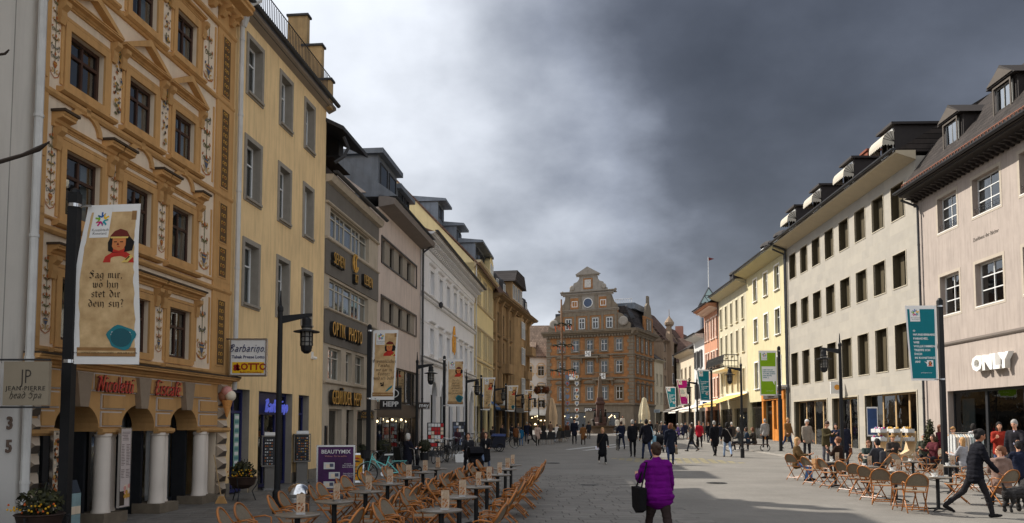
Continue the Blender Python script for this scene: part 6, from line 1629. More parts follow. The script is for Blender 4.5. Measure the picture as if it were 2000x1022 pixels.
def d_barb(t, w, h):
 y = mat('lotto_yellow', srgb(232, 184, 24), .5, .04); nv = mat('sign_ink_navy', srgb(24, 28, 84), .6, 0); rd = mat('lotto_red', srgb(150, 30, 22), .6, 0)
 k = MB(); k.box(.04, -.008, .04, w - .04, 0, h * .36); k.build('yellow_field', y, t)
 k = MB(); k.box(-.03, -.02, -.03, 0, .1, h + .03); k.box(w, -.02, -.03, w + .03, .1, h + .03); k.box(0, -.02, -.03, w, .1, 0); k.box(0, -.02, h, w, .1, h + .03); k.build('frame', 'steel', t)
 pen_text(['Barbarino.'], .125, 1.6, round_=.010, shear=.3).build('lettering', nv, t, (w * .48, -.012, h * .66), smooth=True)
 letters(t, 'Tabak Presse Lotto', .115, nv, w / 2, -.006, h * .47, .002, bold=.002); letters(t, 'LOTTO', .25, rd, w * .6, -.012, h * .14, .002, bold=.008); letters(t, 'Baden-Württemberg', .07, rd, w * .58, -.012, h * .05, .002)
 k = MB()
 for a in range(4): blob(k, w * .17 + .055 * math.cos(R(45 + 90 * a)), h * .2 + .055 * math.sin(R(45 + 90 * a)), .05, .05, 0, -.014, n=8)
 k.build('clover', rd, t)
hanging_sign('shop_light_box', 'white and yellow light box reading Barbarino and LOTTO on the yellow house', 452, 518, 664, 732, 22.1, 'white_paint', d_barb, d=.16)
def d_hepp(t, w, h):
 letters(t, 'HEPP', .32, 'white_paint', w / 2, -.006, h * .12, .004, bold=.01)
 k = MB(); k.tube([(w * .62 + .24 * math.cos(a), -.01, h * .72 + .18 * math.sin(a)) for a in [2 * math.pi * i / 16 for i in range(16)]], .022, 5, closed=True); k.build('spectacle_emblem', 'white_paint', t)
hanging_sign('hanging_sign', 'black hanging sign reading HEPP beside the feather banner', 742, 784, 757, 799, 37.2, 'letter_black', d_hepp)
def d_mey(t, w, h): letters(t, 'mey', .33, 'white_paint', w / 2, -.006, h * .25, .004, bold=.008)
hanging_sign('hanging_sign', 'small brown hanging sign reading mey by the downpipe', 817, 839, 787, 798, 46.2, 'fascia_brown', d_mey)
def d_optik(t, w, h): letters(t, 'OPTIK', .16, 'gilt', w / 2, -.006, h * .55, .004); letters(t, 'PHOTO', .16, 'gilt', w / 2, -.006, h * .12, .004)
hanging_sign('hanging_sign', 'small dark bronze sign under the gilt optician letters', 706, 729, 803, 819, 35.4, 'fascia_dark', d_optik)
def d_plain(t, w, h):
 k = MB()
 for i in range(3): k.box(w * .15, -.006, h * (.2 + .25 * i), w * .85, 0, h * (.3 + .25 * i))
 k.build('print', 'logo_grey', t)
hanging_sign('hanging_sign', 'pale blue white shop sign on the lane house', 1277, 1289, 800, 806, 139, mat('sign_paleblue', srgb(170, 180, 186), .6), d_plain, False)
hanging_sign('hanging_sign', 'white square shop sign by the sandstone house canopy', 974, 986, 781, 792, 83, 'white_paint', d_plain, False)
hanging_sign('hanging_sign', 'white sign with orange disc on the white far house', 1361, 1368, 781, 794, 104, 'white_paint', d_plain, False)
hanging_sign('hanging_sign', 'blue shop sign under the coral house windows', 1372, 1381, 785, 795, 98, 'logo_blue', d_plain, False)

def ice_cone():
 p = on_y(440, 790, 21.9)
 t = thing('ice_cream_cone_sign', 'oversized ice cream cone sign with three scoops on the arcade corner', 'sign', (p.x + .05, 21.9, p.z - .35))
 b = MB(); b.lathe([(.02, 0), (.14, .42), (.15, .46)], n=12); b.build('wafer', mat('wafer', srgb(214, 150, 84), .8, .2, 12, .3), t)
 for (x, z, c, n) in ((-.12, .56, srgb(140, 92, 66), 'scoop_cocoa'), (.09, .58, srgb(226, 214, 190), 'scoop_cream'), (-.01, .7, srgb(214, 150, 140), 'scoop_rose')):
  b = MB(); b.ball((x, 0, z), .15, 10, 8); b.build('scoop', mat(n, c, .7, .12, 8, .3, 20), t, smooth=True)
 b = MB(); b.box(-.6, .1, .4, 0, .14, .44); b.build('bracket', 'iron', t)
ice_cone()

# ---------------------------------------------------------------- in front of the arcade
mat('leaf_dark', srgb(44, 46, 28), .7, .4, 6); mat('leaf_olive', srgb(66, 66, 36), .7, .4, 6); mat('flower_yellow', srgb(222, 170, 40), .7, .2); mat('flower_orange', srgb(206, 96, 36), .7, .2); mat('twig', srgb(50, 40, 32), .9, .2)
def leaves(b, c, r, n, q, size=.05, mats=2, shape=1.0):
 for i in range(n):
  v = Vector((q.gauss(0, 1), q.gauss(0, 1), q.gauss(0, 1))).normalized() * (q.random() ** .45)
  p = Vector((c[0] + v.x * r[0], c[1] + v.y * r[1], c[2] + v.z * r[2]))
  a = Vector((q.uniform(-1, 1), q.uniform(-1, 1), q.uniform(-1, 1))).normalized(); d = a.cross(Vector((q.uniform(-1, 1), q.uniform(-1, 1), q.uniform(-1, 1)))).normalized()
  s = size * q.uniform(.6, 1.3)
  b.poly([p - a * s * .5 * shape, p + d * s * .35, p + a * s * .5 * shape, p - d * s * .35], q.randrange(mats))
def cauldron(label, x, y, s, seed):
 q = random.Random(seed); t = thing('flower_cauldron', label, 'planter', (x, y, gz(y)), 0, 'iron flower cauldrons')
 b = MB(); b.lathe([(.02, .38), (.2, .4), (.36, .52), (.42, .72), (.45, .74), (.42, .76), (.38, .73), (.02, .7)], n=18); b.v = [(a * s, c * s, e * s) for a, c, e in b.v]; b.build('bowl', mat('rust_iron', srgb(52, 36, 28), .7, .35, 5), t, smooth=35)
 for k in range(3):
  a = R(30 + 120 * k); l = MB()
  l.tube([(.34 * s * math.cos(a), .34 * s * math.sin(a), .66 * s), (.5 * s * math.cos(a), .5 * s * math.sin(a), .72 * s), (.44 * s * math.cos(a), .44 * s * math.sin(a), .5 * s), (.3 * s * math.cos(a), .3 * s * math.sin(a), .3 * s), (.42 * s * math.cos(a), .42 * s * math.sin(a), 0)], .018 * s, 6); l.build('leg', 'iron', t)
 b = MB(); leaves(b, (0, 0, .95 * s), (.42 * s, .4 * s, .28 * s), 420, q, .11 * s)
 for i in range(9):
  a = q.uniform(0, 6.28); l = q.uniform(.2, .45); b.tube([(0, 0, .75 * s), (l * s * math.cos(a) * .6, l * s * math.sin(a) * .6, (.95 + q.random() * .4) * s)], .008, 4)
 f = b.build('foliage', ['leaf_dark', 'leaf_olive'], t)
 b = MB()
 for i in range(34): b.ball((q.uniform(-.4, .4) * s, q.uniform(-.42, -.1) * s, q.uniform(.78, 1.0) * s), .022 * s, 5, 4, q.choice((0, 0, 0, 1)))
 b.build('blossom', ['flower_yellow', 'flower_orange'], f)
cauldron('big rusty iron cauldron of orange flowers at the left edge', -7.75, 13.4, .86, 1)
cauldron('iron cauldron of flowers between arcade and blue shopfront', -7.15, 21.6, .85, 2)
def ice_cart():
 t = thing('ice_cream_cart', 'pale blue and white ice cream counter inside the first arch', 'counter', (-8.5, 15.6, gz(15.6)), math.atan2(1, LM))
 b = MB(); b.box(-.45, .0, 0, .4, .5, .75); b.build('cabinet', mat('cart_blue', srgb(140, 166, 168), .6, .3, 3), t)
 b = MB(); b.box(-.43, -.015, .35, .38, 0, .5); b.build('stripe', 'cream', t)
 b = MB(); b.prism([(0, .75), (.1, 1.0), (.5, 1.0), (.5, .75)], -.45, .4, 'x'); b.build('sneeze_guard', 'dark_glass', t)
ice_cart()
def wall_board(name, label, Y, out, z0, z1, w, draw, cat='sign', body='white_paint'):
 t = thing(name, label, cat, (LA + LM * Y + out, Y, z0), math.atan2(1, LM))
 b = MB(); b.box(0, 0, 0, w, .04, z1 - z0); b.build('board', body, t); draw(t, w, z1 - z0)
 b = MB(); h = z1 - z0; b.box(-.015, -.012, -.015, 0, .05, h + .015); b.box(w, -.012, -.015, w + .015, .05, h + .015); b.box(0, -.012, h, w, .05, h + .015); b.box(0, -.012, -.015, w, .05, 0); b.build('frame', 'steel', t)
def d_sundaes(t, w, h):
 q = random.Random(6); b = MB()
 for j in range(8):
  for i in range(3):
   x, z = w * (.2 + .3 * i) + q.uniform(-.02, .02), h * (.06 + .115 * j)
   for k in range(7): blob(b, x + q.uniform(-.05, .05), z + q.uniform(-.05, .06), .04, .035, q.randrange(5), -.004 - .0005 * k, q.random() * 3)
 b.build('sundae_print', ['orn_rust', 'cream', 'orn_dark', 'logo_grey', 'fresco_gold'], t)
 b = MB(); b.box(.02, -.003, h * .95, w - .02, 0, h * .99); b.build('header', 'cream', t); letters(t, 'EIS-BECHER', .06, 'ink', w / 2, -.006, h * .957, .001, bold=.002)
wall_board('sundae_board', 'tall board with rows of ice cream sundae pictures beside the first arch', 14.95, .22, .35, 1.82, .42, d_sundaes, body=mat('board_beige', srgb(196, 184, 164), .7, .05))
def d_menu(t, w, h):
 b = MB(); q = random.Random(8)
 for k in range(30):
  z = h * (.95 - k * .02)
  if k in (6, 7, 22, 23): continue
  for c in range(2 if k > 7 else 1):
   x0 = .04 + c * w * .48; b.box(x0 + (q.uniform(0, .05) if k < 8 else 0), -.003, z, x0 + (w * .38 if k > 7 else w * .85) * q.uniform(.6, 1), 0, z + .011)
 b.build('print_lines', mat('print_grey', srgb(110, 90, 86), .8, 0), t)
 b = MB()
 for k in range(18): blob(b, w * .75 + q.uniform(-.1, .07), h * .2 + q.uniform(-.14, .14), .05, .05, q.randrange(3), -.004 - .0004 * k)
 b.build('dessert_print', ['scoop_rose', 'cream', 'orn_gold'], t)
 b = MB(); b.box(.02, -.004, .03, w * .5, 0, h * .2); b.build('dark_block', 'orn_dark', t)
wall_board('menu_board', 'tall narrow pale menu hung on the white columns', 17.0, .26, .22, 1.86, .36, d_menu, body=mat('board_rose', srgb(206, 192, 186), .7, .04))
def small_sign():
 p = at(400, 972); t = thing('dog_water_sign', 'small white and teal sign with a dog picture by the last column', 'sign', p, R(35))
 b = MB(); b.prism([(0, 0), (.03, 0), (.16, .62), (.13, .62)], -.2, .2, 'x'); b.build('board', 'white_paint', t)
 b = MB(); b.prism([(-.004, .04), (-.002, .04), (.052, .3), (.05, .3)], -.15, .12, 'x'); b.prism([(.06, .36), (.062, .36), (.11, .56), (.108, .56)], -.16, .16, 'x', 1); b.build('print', ['orn_gold', 'poster_teal'], t)
 p = at(432, 975); t = thing('broom', 'wooden broom leaning by the flower cauldron', 'broom', (-7.45, 20.9, gz(20.9)))
 b = MB(); b.tube([(0, 0, .15), (-.25, .1, 1.25)], .014, 6); b.build('handle', 'shop_oak' if 'shop_oak' in MATS else 'ochre', t)
 b = MB(); b.prism([(-.16, 0), (.16, 0), (.06, .2), (-.06, .2)], -.03, .03, 'y'); b.build('head', 'ochre', t)
small_sign()
def bare_tree():
 t = thing('bare_tree', 'bare twig of a tree reaching in at the left edge', 'tree', (-8.6, 7.4, gz(7.4)))
 b = MB(); b.tube([(0, 0, -.1), (.05, 0, 1.5), (0, .1, 3.2), (.2, .1, 5.2)], [.16, .12, .09, .05], 8); b.build('trunk', 'twig', t)
 ln = lambda px, py, Y: Vector(on_y(px, py, Y)) - Vector((-8.6, 7.4, gz(7.4)))
 b = MB()
 a = [Vector((0, .1, 3.3)), ln(-160, 330, 7.0), ln(-20, 322, 6.6), ln(45, 303, 6.5), ln(75, 291, 6.5), ln(97, 277, 6.5)]
 b.tube(a, [.05, .03, .019, .015, .022, .005], 6)
 a = [Vector((.1, .1, 4.2)), ln(-120, 120, 7.0), ln(-10, 108, 6.7), ln(10, 105, 6.7), ln(18, 97, 6.7)]
 b.tube(a, [.03, .02, .012, .011, .006], 5); b.tube([ln(4, 106, 6.7), ln(16, 102, 6.7)], [.009, .004], 5)
 b.build('crown', 'twig', t)
bare_tree()

# racks, boards and bin in front of the yellow and grey houses
def sunglass_rack(label, px, py, full):
 p = at(px, py); t = thing('sunglasses_rack', label, 'display rack', p, R(20), 'racks by the blue shopfront')
 b = MB(); b.box(-.24, -.24, 0, .24, .24, .06); b.build('foot', 'steel', t)
 for dx in (-.22, .22):
  for dy in (-.22, .22): b = MB(); b.ball((dx, dy, .03), .04, 6, 4); b.build('caster', 'rubber', t)
 b = MB(); b.box(-.17, -.17, .06, .17, .17, .72); b.build('pedestal', mat('rack_steel', srgb(120, 116, 110), .45, .1, 3, metal=.4), t)
 b = MB(); b.box(-.2, -.2, .74, .2, .2, 1.62); b.build('panel', 'anthracite', t)
 b = MB()
 for zz in (.72, 1.62): b.box(-.27, -.27, zz, .27, .27, zz + .04)
 for dx in (-.26, .26):
  for dy in (-.26, .26): b.box(dx - .012, dy - .012, .74, dx + .012, dy + .012, 1.62)
 b.build('frame', 'rack_steel', t)
 q = random.Random(px)
 b = MB()
 for s in range(2):
  for j in range(9):
   for i in range(3 if full else 2):
    x, z = -.13 + i * .13, .8 + j * .09
    for e in (-.028, .028):
     k = MB(); blob(k, x + e, z, .025, .018, q.randrange(4), -.235, n=7)
     if s: k.v = [(-y, x_, z_) for x_, y, z_ in k.v]
     b.add(k)
 tag(b.build('sunglasses', ['glass', 'orn_gold', 'steel', 'orn_rust'] if full else ['steel', 'orn_rust', 'steel', 'logo_grey'], t), kind='stuff')
 b = MB(); b.box(-.2, -.28, 1.66, .2, -.26, 1.76); b.build('header', 'white_paint', t)
sunglass_rack('tall steel rack of postcards beside the lamp post', 527, 957, False)
sunglass_rack('steel rack full of sunglasses before the blue shop window', 588, 944, True)
def bin_():
 p = at(581, 1040); t = thing('litter_bin', 'domed polished steel litter bin in front of the lamp', 'bin', p)
 b = MB(); b.lathe([(.2, 0), (.22, .02), (.22, .62), (.23, .63), (.23, .68)], n=24); b.build('body', 'steel', t, smooth=40)
 b = MB(); b.lathe([(.23, .68), (.225, .76), (.19, .86), (.12, .92), (.03, .945)], n=24); b.build('dome', 'chrome', t, smooth=True)
 b = MB(); b.box(-.1, -.24, .5, .1, -.215, .58); b.build('slot', 'dark', t)
bin_()
def beauty_board():
 p = at(655, 976); t = thing('pavement_board', 'purple BEAUTYMIX pavement board in a silver frame', 'sign', p, R(6))
 b = MB(); b.box(-.42, -.2, .0, .42, .2, .09); b.build('base', mat('base_slate', srgb(62, 64, 72), .6, .1), t)
 for x in (-.3, .3): b = MB(); b.box(x - .03, -.03, .09, x + .03, .03, .22); b.build('stem', 'black_metal', t)
 w, z0, z1 = .47, .2, 1.42
 b = MB(); b.box(-w, -.02, z0, w, .02, z1); b.build('panel', mat('board_purple', srgb(78, 30, 88), .5, .22, 1.6, tint=srgb(40, 16, 48)), t)
 b = MB(); e = .045; b.box(-w - e, -.035, z0 - e, -w, .035, z1 + e); b.box(w, -.035, z0 - e, w + e, .035, z1 + e); b.box(-w, -.035, z0 - e, w, .035, z0); b.box(-w, -.035, z1, w, .035, z1 + e); b.build('frame', 'steel', t)
 letters(t, 'BEAUTYMIX', .145, 'white_paint', 0, -.026, 1.24, .002, bold=.002); letters(t, 'Wellness · Für Sie und Ihn', .055, 'scoop_rose', 0, -.026, 1.15, .001)
 for i, (x, z, tx) in enumerate(((-.16, .9, 'Kosmetik\nMicro Needling\nLashes & Brows'), (-.02, .64, 'Haarentfernung\nMaderotherapie\nBehandlung'), (-.16, .39, 'Maniküre\nPediküre\nNageldesign'))):
  k = MB(); k.box(x - .16, -.026, z - .08, x + .13, -.021, z + .1); k.box(x - .1, -.03, z - .05, x + .02, -.026, z + .05, 1); k.box(x + .0, -.032, z - .02, x + .1, -.026, z + .07, 2); k.build('photo_print', ['curtain', 'cream', 'orn_blue'], t)
  letters(t, tx, .045, 'white_paint', .32 if i != 1 else .34, -.026, z + .05, .001)
 letters(t, 'JETZT TERMIN VEREINBAREN', .045, 'logo_yellow', .06, -.026, .25, .001)
beauty_board()
def a_board():
 p = at(690, 944); t = thing('pavement_board', 'leaning yellow poster board beside the purple board', 'sign', p, R(4))
 b = MB(); b.prism([(0, .02), (.04, .02), (.32, 1.0), (.28, 1.0)], -.34, .34, 'x'); b.build('frame', 'steel', t)
 b = MB(); b.prism([(-.008, .1), (0, .1), (.235, .94), (.227, .94)], -.29, .29, 'x'); b.build('poster', mat('poster_yellow', srgb(228, 160, 26), .6, .15, 3), t)
 b = MB(); q = random.Random(3)
 for k in range(7):
  z = .2 + k * .1; y0 = -.014 + (z - .1) * .28; b.poly([(-.24, y0, z), (q.uniform(0, .24), y0, z), (q.uniform(0, .24), y0 + .016, z + .055), (-.22, y0 + .016, z + .055)], k % 2)
 b.build('print', ['print_red', 'letter_black'], t)
 b = MB(); b.prism([(.3, 1.0), (.34, 1.0), (.62, .02), (.58, .02)], -.3, .3, 'x'); b.build('rear_leg', 'steel', t)
a_board()

# ---------------------------------------------------------------- bicycles
def bicycle(label, x, y, rz, frame, seed=0, basket=False, lean=6, s=1.0):
 t = thing('bicycle', label, 'bicycle', (x, y, gz(y)), rz, 'parked bicycles'); t.rotation_euler = (R(lean), 0, rz); t.scale = (s, s, s)
 for wx in (-.52, .52):
  b = MB(); b.tube([(wx + .34 * math.cos(a), 0, .35 + .34 * math.sin(a)) for a in [2 * math.pi * i / 22 for i in range(22)]], .018, 6, closed=True); w = b.build('wheel', 'rubber', t)
  b = MB(); b.tube([(wx + .32 * math.cos(a), 0, .35 + .32 * math.sin(a)) for a in [2 * math.pi * i / 22 for i in range(22)]], .008, 4, closed=True)
  for k in range(12): a = R(30 * k); b.tube([(wx, .02 * (-1) ** k, .35), (wx + .32 * math.cos(a), 0, .35 + .32 * math.sin(a))], .0022, 3)
  b.lathe([(.02, -.04), (.02, .04)], n=6); b.build('rim', 'steel', w)
  b = MB(); b.tube([(wx + .38 * math.cos(a), 0, .35 + .38 * math.sin(a)) for a in [R(20 + i * 15) for i in range(10)]], .02, 5, flat=.4); b.build('mudguard', frame, t)
 b = MB(); fr = [((.36, 0, .92), (-.02, 0, .36)), ((.38, 0, .82), (-.12, 0, .58)), ((-.22, 0, .9), (-.02, 0, .32)), ((-.02, 0, .32), (-.52, 0, .35)), ((-.17, 0, .72), (-.52, 0, .35))]
 for p, q in fr: b.tube([p, q], .02, 6)
 b.tube([(.34, 0, 1.0), (.42, 0, .74), (.52, 0, .35)], .017, 6); b.build('frame', frame, t)
 b = MB(); b.tube([(.22, -.27, 1.02), (.3, -.2, 1.08), (.33, 0, 1.04), (.3, .2, 1.08), (.22, .27, 1.02)], .013, 6); b.tube([(.34, 0, .98), (.33, 0, 1.05)], .014, 6); b.build('handlebar', 'steel', t)
 b = MB(); b.prism([(-.38, -.09), (-.34, .09), (-.2, .06), (-.06, .02), (-.06, -.02), (-.2, -.06)], .93, .98, 'z'); b.build('saddle', 'rubber' if not basket else 'curtain', t)
 b = MB(); b.lathe([(.09, -.005), (.09, .005)], n=14); b.v = [(-.02 + x_, z_ - .04, .32 + y_) for x_, y_, z_ in b.v]; b.tube([(-.02, -.06, .32), (-.08, -.06, .18)], .01, 4); b.tube([(-.02, .06, .32), (.04, .06, .46)], .01, 4); b.build('crank', 'steel', t)
 b = MB(); b.box(-.82, -.06, .73, -.3, .06, .745); b.tube([(-.78, 0, .73), (-.52, 0, .36)], .008, 4); b.build('rack', frame if basket else 'iron', t)
 if basket:
  b = MB(); b.lathe([(.14, .84), (.19, 1.08), (.2, 1.1), (.18, 1.1), (.13, .86)], (.58, 0, 0), 12); b.build('basket', 'dark', t)
 return t
mint = mat('mint_frame', srgb(120, 206, 200), .4, .05)
p = at(748, 944); bicycle('mint green bicycle with dark basket beside the yellow poster board', p.x, p.y, R(200), mint, 0, True)
for px, py, rz, lab in ((855, 905, 75, 'dark bicycle standing by the classical house banner pole'), (872, 902, 100, 'dark bicycle behind the banner pole by the white house'), (884, 899, 60, 'dark bicycle nearest the postcard racks'), (760, 916, 40, 'black bicycle behind the mint one'),
  (1842, 912, 20, 'black bicycle leaning by the potted conifer'), (1862, 916, -15, 'black bicycle before the shop doorway'), (990, 876, 15, 'bicycle pulling the blue trailer'), (925, 876, 60, 'pale bicycle against the white house corner')):
 p = at(px, py); bicycle(lab, p.x, p.y, R(rz), 'anthracite' if px != 925 else 'steel', px, False, 5, 1.08)
def trailer():
 p = at(973, 882); t = thing('bicycle_trailer', 'dark bicycle trailer with blue cover', 'trailer', p, R(10))
 b = MB(); b.prism([(-.45, .25), (.4, .25), (.4, .95), (-.2, 1.05), (-.45, .6)], -.4, .4, 'y'); b.build('body', mat('trailer_dark', srgb(30, 32, 44), .8, .1), t)
 b = MB(); b.prism([(-.42, .98), (.42, .98), (.42, 1.12), (-.3, 1.14)], -.43, .43, 'y'); b.build('cover', mat('trailer_blue', srgb(70, 84, 130), .8, .1), t)
 for y in (-.45, .45):
  b = MB(); b.tube([(.05 + .25 * math.cos(a), y, .26 + .25 * math.sin(a)) for a in [2 * math.pi * i / 16 for i in range(16)]], .025, 5, closed=True); b.build('wheel', 'rubber', t)
trailer()

# ---------------------------------------------------------------- café furniture
cane = mat('bentwood', srgb(164, 100, 40), .38, .25, 7, spec=.5, randobj=.18); weave = mat('woven_seat', srgb(124, 112, 95), .85, .14, 30, .3, 160, randobj=.08)
stone_top = mat('table_stone', srgb(112, 102, 90), .35, .2, 14)
def make_chair():
 t = obj('bistro_chair', None)
 for s in (-1, 1):
  y = .225 * s
  b = MB(); b.tube([(-.25, y * .98, .64), (-.2, y, .56), (-.1, y, .44), (.08, y, .2), (.24, y * 1.02, 0)], .0145, 6); b.build('leg', cane, t, smooth=True)
  b = MB(); b.tube([(.2, y * .9, .455), (.06, y * .9, .30), (-.12, y * .9, .14), (-.26, y * .9, 0)], .0145, 6); b.build('leg', cane, t, smooth=True)
  b = MB(); b.tube([(-.235, y, .64), (-.08, y * 1.12, .665), (.02, y * 1.1, .64), (.03, y, .45)], .0125, 6); b.build('arm', cane, t, smooth=True)
 b = MB(); hoop = [(-.25, -.22, .63)] + [(-.275 - .11 * math.sin(a), -.222 * math.cos(a), .64 + .225 * math.sin(a)) for a in [math.pi * i / 10 for i in range(1, 10)]] + [(-.25, .22, .63)]
 b.tube(hoop, .017, 6); b.build('back_frame', cane, t, smooth=True)
 b = MB()
 top = [Vector(p) for p in hoop]
 for (p, q) in zip(top, top[1:]):
  lo = lambda v: (-.215 - .03 * (1 - abs(v.y) / .22), v.y * .98, min(.575, v.z - .01))
  b.poly([tuple(p), tuple(q), lo(q), lo(p)])
 b.build('backrest', weave, t, smooth=True)
 b = MB(); b.tube([(-.215, -.215, .575), (-.245, 0, .575), (-.215, .215, .575)], .012, 6); b.build('back_rail', cane, t)
 b = MB(); b.box(-.19, -.2, .445, .2, .2, .47); o = b.build('seat', weave, t)
 b = MB(); b.tube([(-.2, -.205, .452), (.21, -.205, .452), (.21, .205, .452), (-.2, .205, .452)], .014, 6, closed=True); b.build('seat_frame', cane, t)
 for x, z, w in ((.17, .09, .22), (-.2, .08, .2)): b = MB(); b.tube([(x, -w, z), (x, w, z)], .011, 5); b.build('stretcher', cane, t)
 return t
chair0 = make_chair(); used = [False]
CS = 1.06
def chair(x, y, rz, label, group):
 o = chair0 if not used[0] else copy_tree(chair0); used[0] = True
 o.location = (x, y, gz(y) + .018); o.rotation_euler = (0, 0, rz); o.scale = (CS, CS, CS)
 return tag(o, label, 'chair', group)
def make_table():
 t = obj('bistro_table', None)
 b = MB(); b.lathe([(.29, .722), (.31, .728), (.31, .744), (.30, .75), (.005, .75)], n=28); b.build('tabletop', stone_top, t, smooth=35)
 b = MB(); b.lathe([(.16, .705), (.16, .715), (.04, .69), (.04, .06), (.07, .03)], n=10); b.build('column', 'black_metal', t, smooth=40)
 for k in range(4):
  a = R(45 + 90 * k); b = MB(); c, s_ = math.cos(a), math.sin(a)
  b.tube([(.03 * c, .03 * s_, .05), (.2 * c, .2 * s_, .035), (.3 * c, .3 * s_, .015)], [.025, .02, .018], 6); b.build('foot', 'black_metal', t)
 return t
table0 = make_table(); tused = [False]
card_m = mat('menu_card', srgb(206, 188, 164), .6, .2, 9, tint=srgb(168, 130, 96))
def make_menu():
 t = obj('menu_card', None); b = MB(); n = 6
 pts = [(-.0 + .02 * math.sin(3.0 * i / n), .0 + .30 * i / n) for i in range(n + 1)]
 for sgn, off in ((1, 0),):
  for (ya, za), (yb, zb) in zip(pts, pts[1:]): b.poly([(-.065, ya, za), (.065, ya, za), (.065, yb, zb), (-.065, yb, zb)]); b.poly([(-.065, ya + .012, za), (.065, ya + .012, za), (.065, yb + .012, zb), (-.065, yb + .012, zb)])
 b.build('card', card_m, t)
 b = MB(); q = random.Random(5)
 for k in range(16): blob(b, q.uniform(-.04, .04), q.uniform(.05, .16), .012, .012, q.randrange(3), -.004, q.random() * 3)
 b.build('print', ['orn_rust', 'ochre', 'orn_rust'], t)
 b = MB(); b.box(-.07, -.02, 0, .07, .04, .03); b.build('stand', 'steel', t)
 return t
menu0 = make_menu(); mused = [False]
def table(x, y, label, group, menu_label=None, rz=0.3):
 o = table0 if not tused[0] else copy_tree(table0); tused[0] = True
 o.location = (x, y, gz(y) + .014); o.scale = (CS, CS, CS); tag(o, label, 'table', group)
 if menu_label:
  m = menu0 if not mused[0] else copy_tree(menu0); mused[0] = True
  m.location = (x + .06, y - .05, gz(y) + .014 + .75 * CS); m.rotation_euler = (0, 0, rz); m.scale = (.95, 1, 1.0)
  tag(m, menu_label, 'menu', group + ' menus')
ORD = ['first', 'second', 'third', 'fourth', 'fifth', 'sixth', 'seventh', 'eighth']
fr_ = random.Random(17)
rowA = [(581, 1008), (653, 982), (714, 962), (757, 947), (794, 935), (826, 924), (851, 917)]
rowB = [(862, 999), (897, 973), (930, 953), (951, 940), (972, 929), (987, 918), (998, 910)]
for rn, row, nm in ((0, rowA, 'house-side row'), (1, rowB, 'street-side row')):
 for i, (px, py) in enumerate(row):
  p = at(px, py, .78); nth = ORD[i]
  where = '%s from camera in the shaded %s' % (nth, nm)
  table(p.x, p.y, 'round café table, ' + where, 'shaded café tables', 'menu card on the table ' + where, fr_.uniform(-.4, .8))
  # two chairs on either side, turned to the table
  for s in (1, -1):
   for k in (-1, 1):
    dx = .62 * s; dy = .30 * k
    a = math.pi if s > 0 else 0
    a += s * k * fr_.uniform(.02, .22) + fr_.uniform(-.12, .12) - LM
    chair(p.x + dx + fr_.uniform(-.03, .03), p.y + dy + fr_.uniform(-.04, .04), a, 'cane chair, %s one %s the %s table of the shaded %s' % ('nearer' if k < 0 else 'farther', 'right of' if s > 0 else 'left of', nth, nm), 'shaded café chairs')
sun_tables = [(1831, 934, 'front table of the sunny café'), (1749, 922, 'table behind the front one in the sunny café'), (1694, 913, 'table before the menu reader'), (1631, 904, 'far table where the blonde sitter is'), (1783, 903, 'table by the bread baskets'), (1856, 912, 'table by the black bicycles'), (1940, 920, 'table behind the walking man')]
for i, (px, py, lab) in enumerate(sun_tables):
 p = at(px, py, .78); table(p.x, p.y, 'round stone ' + lab, 'sunny café tables', 'upright menu card on the ' + lab, fr_.uniform(-.3, .6))
sun_chairs = [  # photo foot point, heading of the sitter (degrees, 0 = to the right, 90 = away), note
 (1590, 948, 20, 'with paper bags left of the far table'), (1624, 954, 15, 'next along the front edge'), (1660, 962, 25, 'hung with a black rucksack'), (1682, 970, 40, 'pushed to the second table'), (1706, 978, 30, 'in the middle of the front edge'),
 (1724, 986, 60, 'just right of the middle'), (1768, 996, 50, 'at the front table'), (1788, 1002, 75, 'nearest the camera at the front table'), (1868, 984, 160, 'turned to face the front table'), (1888, 960, 170, 'beside the walking man'), (1790, 948, -60, 'across the second table'), (1760, 938, -80, 'behind the second table'),
 (1812, 934, -40, 'before the bicycles'), (1745, 922, -100, 'beside the menu reader'), (1806, 916, -120, 'by the baskets'), (1825, 922, 200, 'right of the basket table'), (1880, 930, 190, 'left of the doorway'), (1920, 958, 20, 'behind the walking man'), (1958, 990, 100, 'under the hooded sitter'), (1556, 938, 35, 'under the blonde sitter'), (1640, 936, 150, 'under the sitter with the hair bun'), (1697, 936, -90, 'under the menu reader'), (1716, 946, 130, 'under the sitter with a grey rucksack')]
for px, py, a, note in sun_chairs:
 p = at(px, py); chair(p.x, p.y, R(a), 'cane bistro chair in the sunny café, ' + note, 'sunny café chairs')
def cups():
 q = random.Random(31); proto = None
 for i, (px, py, lab) in enumerate(sun_tables[:6]):
  p = at(px, py, .78)
  for k, (dx, dy) in enumerate(((-.14, -.1), (.12, .1))):
   if proto is None:
    o = obj('coffee_cup', None); b = MB(); b.lathe([(.02, 0), (.075, .008), (.078, .014), (.03, .012)], n=14); b.build('saucer', 'white_paint', o)
    b = MB(); b.lathe([(.025, .012), (.04, .05), (.043, .075), (.038, .075), (.03, .03)], n=14); b.build('cup', 'white_paint', o); proto = o
   else: o = copy_tree(proto)
   o.location = (p.x + dx, p.y + dy, gz(p.y) + .014 + .75 * CS); o.rotation_euler = (0, 0, q.uniform(0, 6)); o.scale = (1.2, 1.2, 1.2)
   tag(o, 'white cup, %s of two on the %s' % (('nearer', 'farther')[k], lab), 'cup', 'cups in the sunny café')
cups()
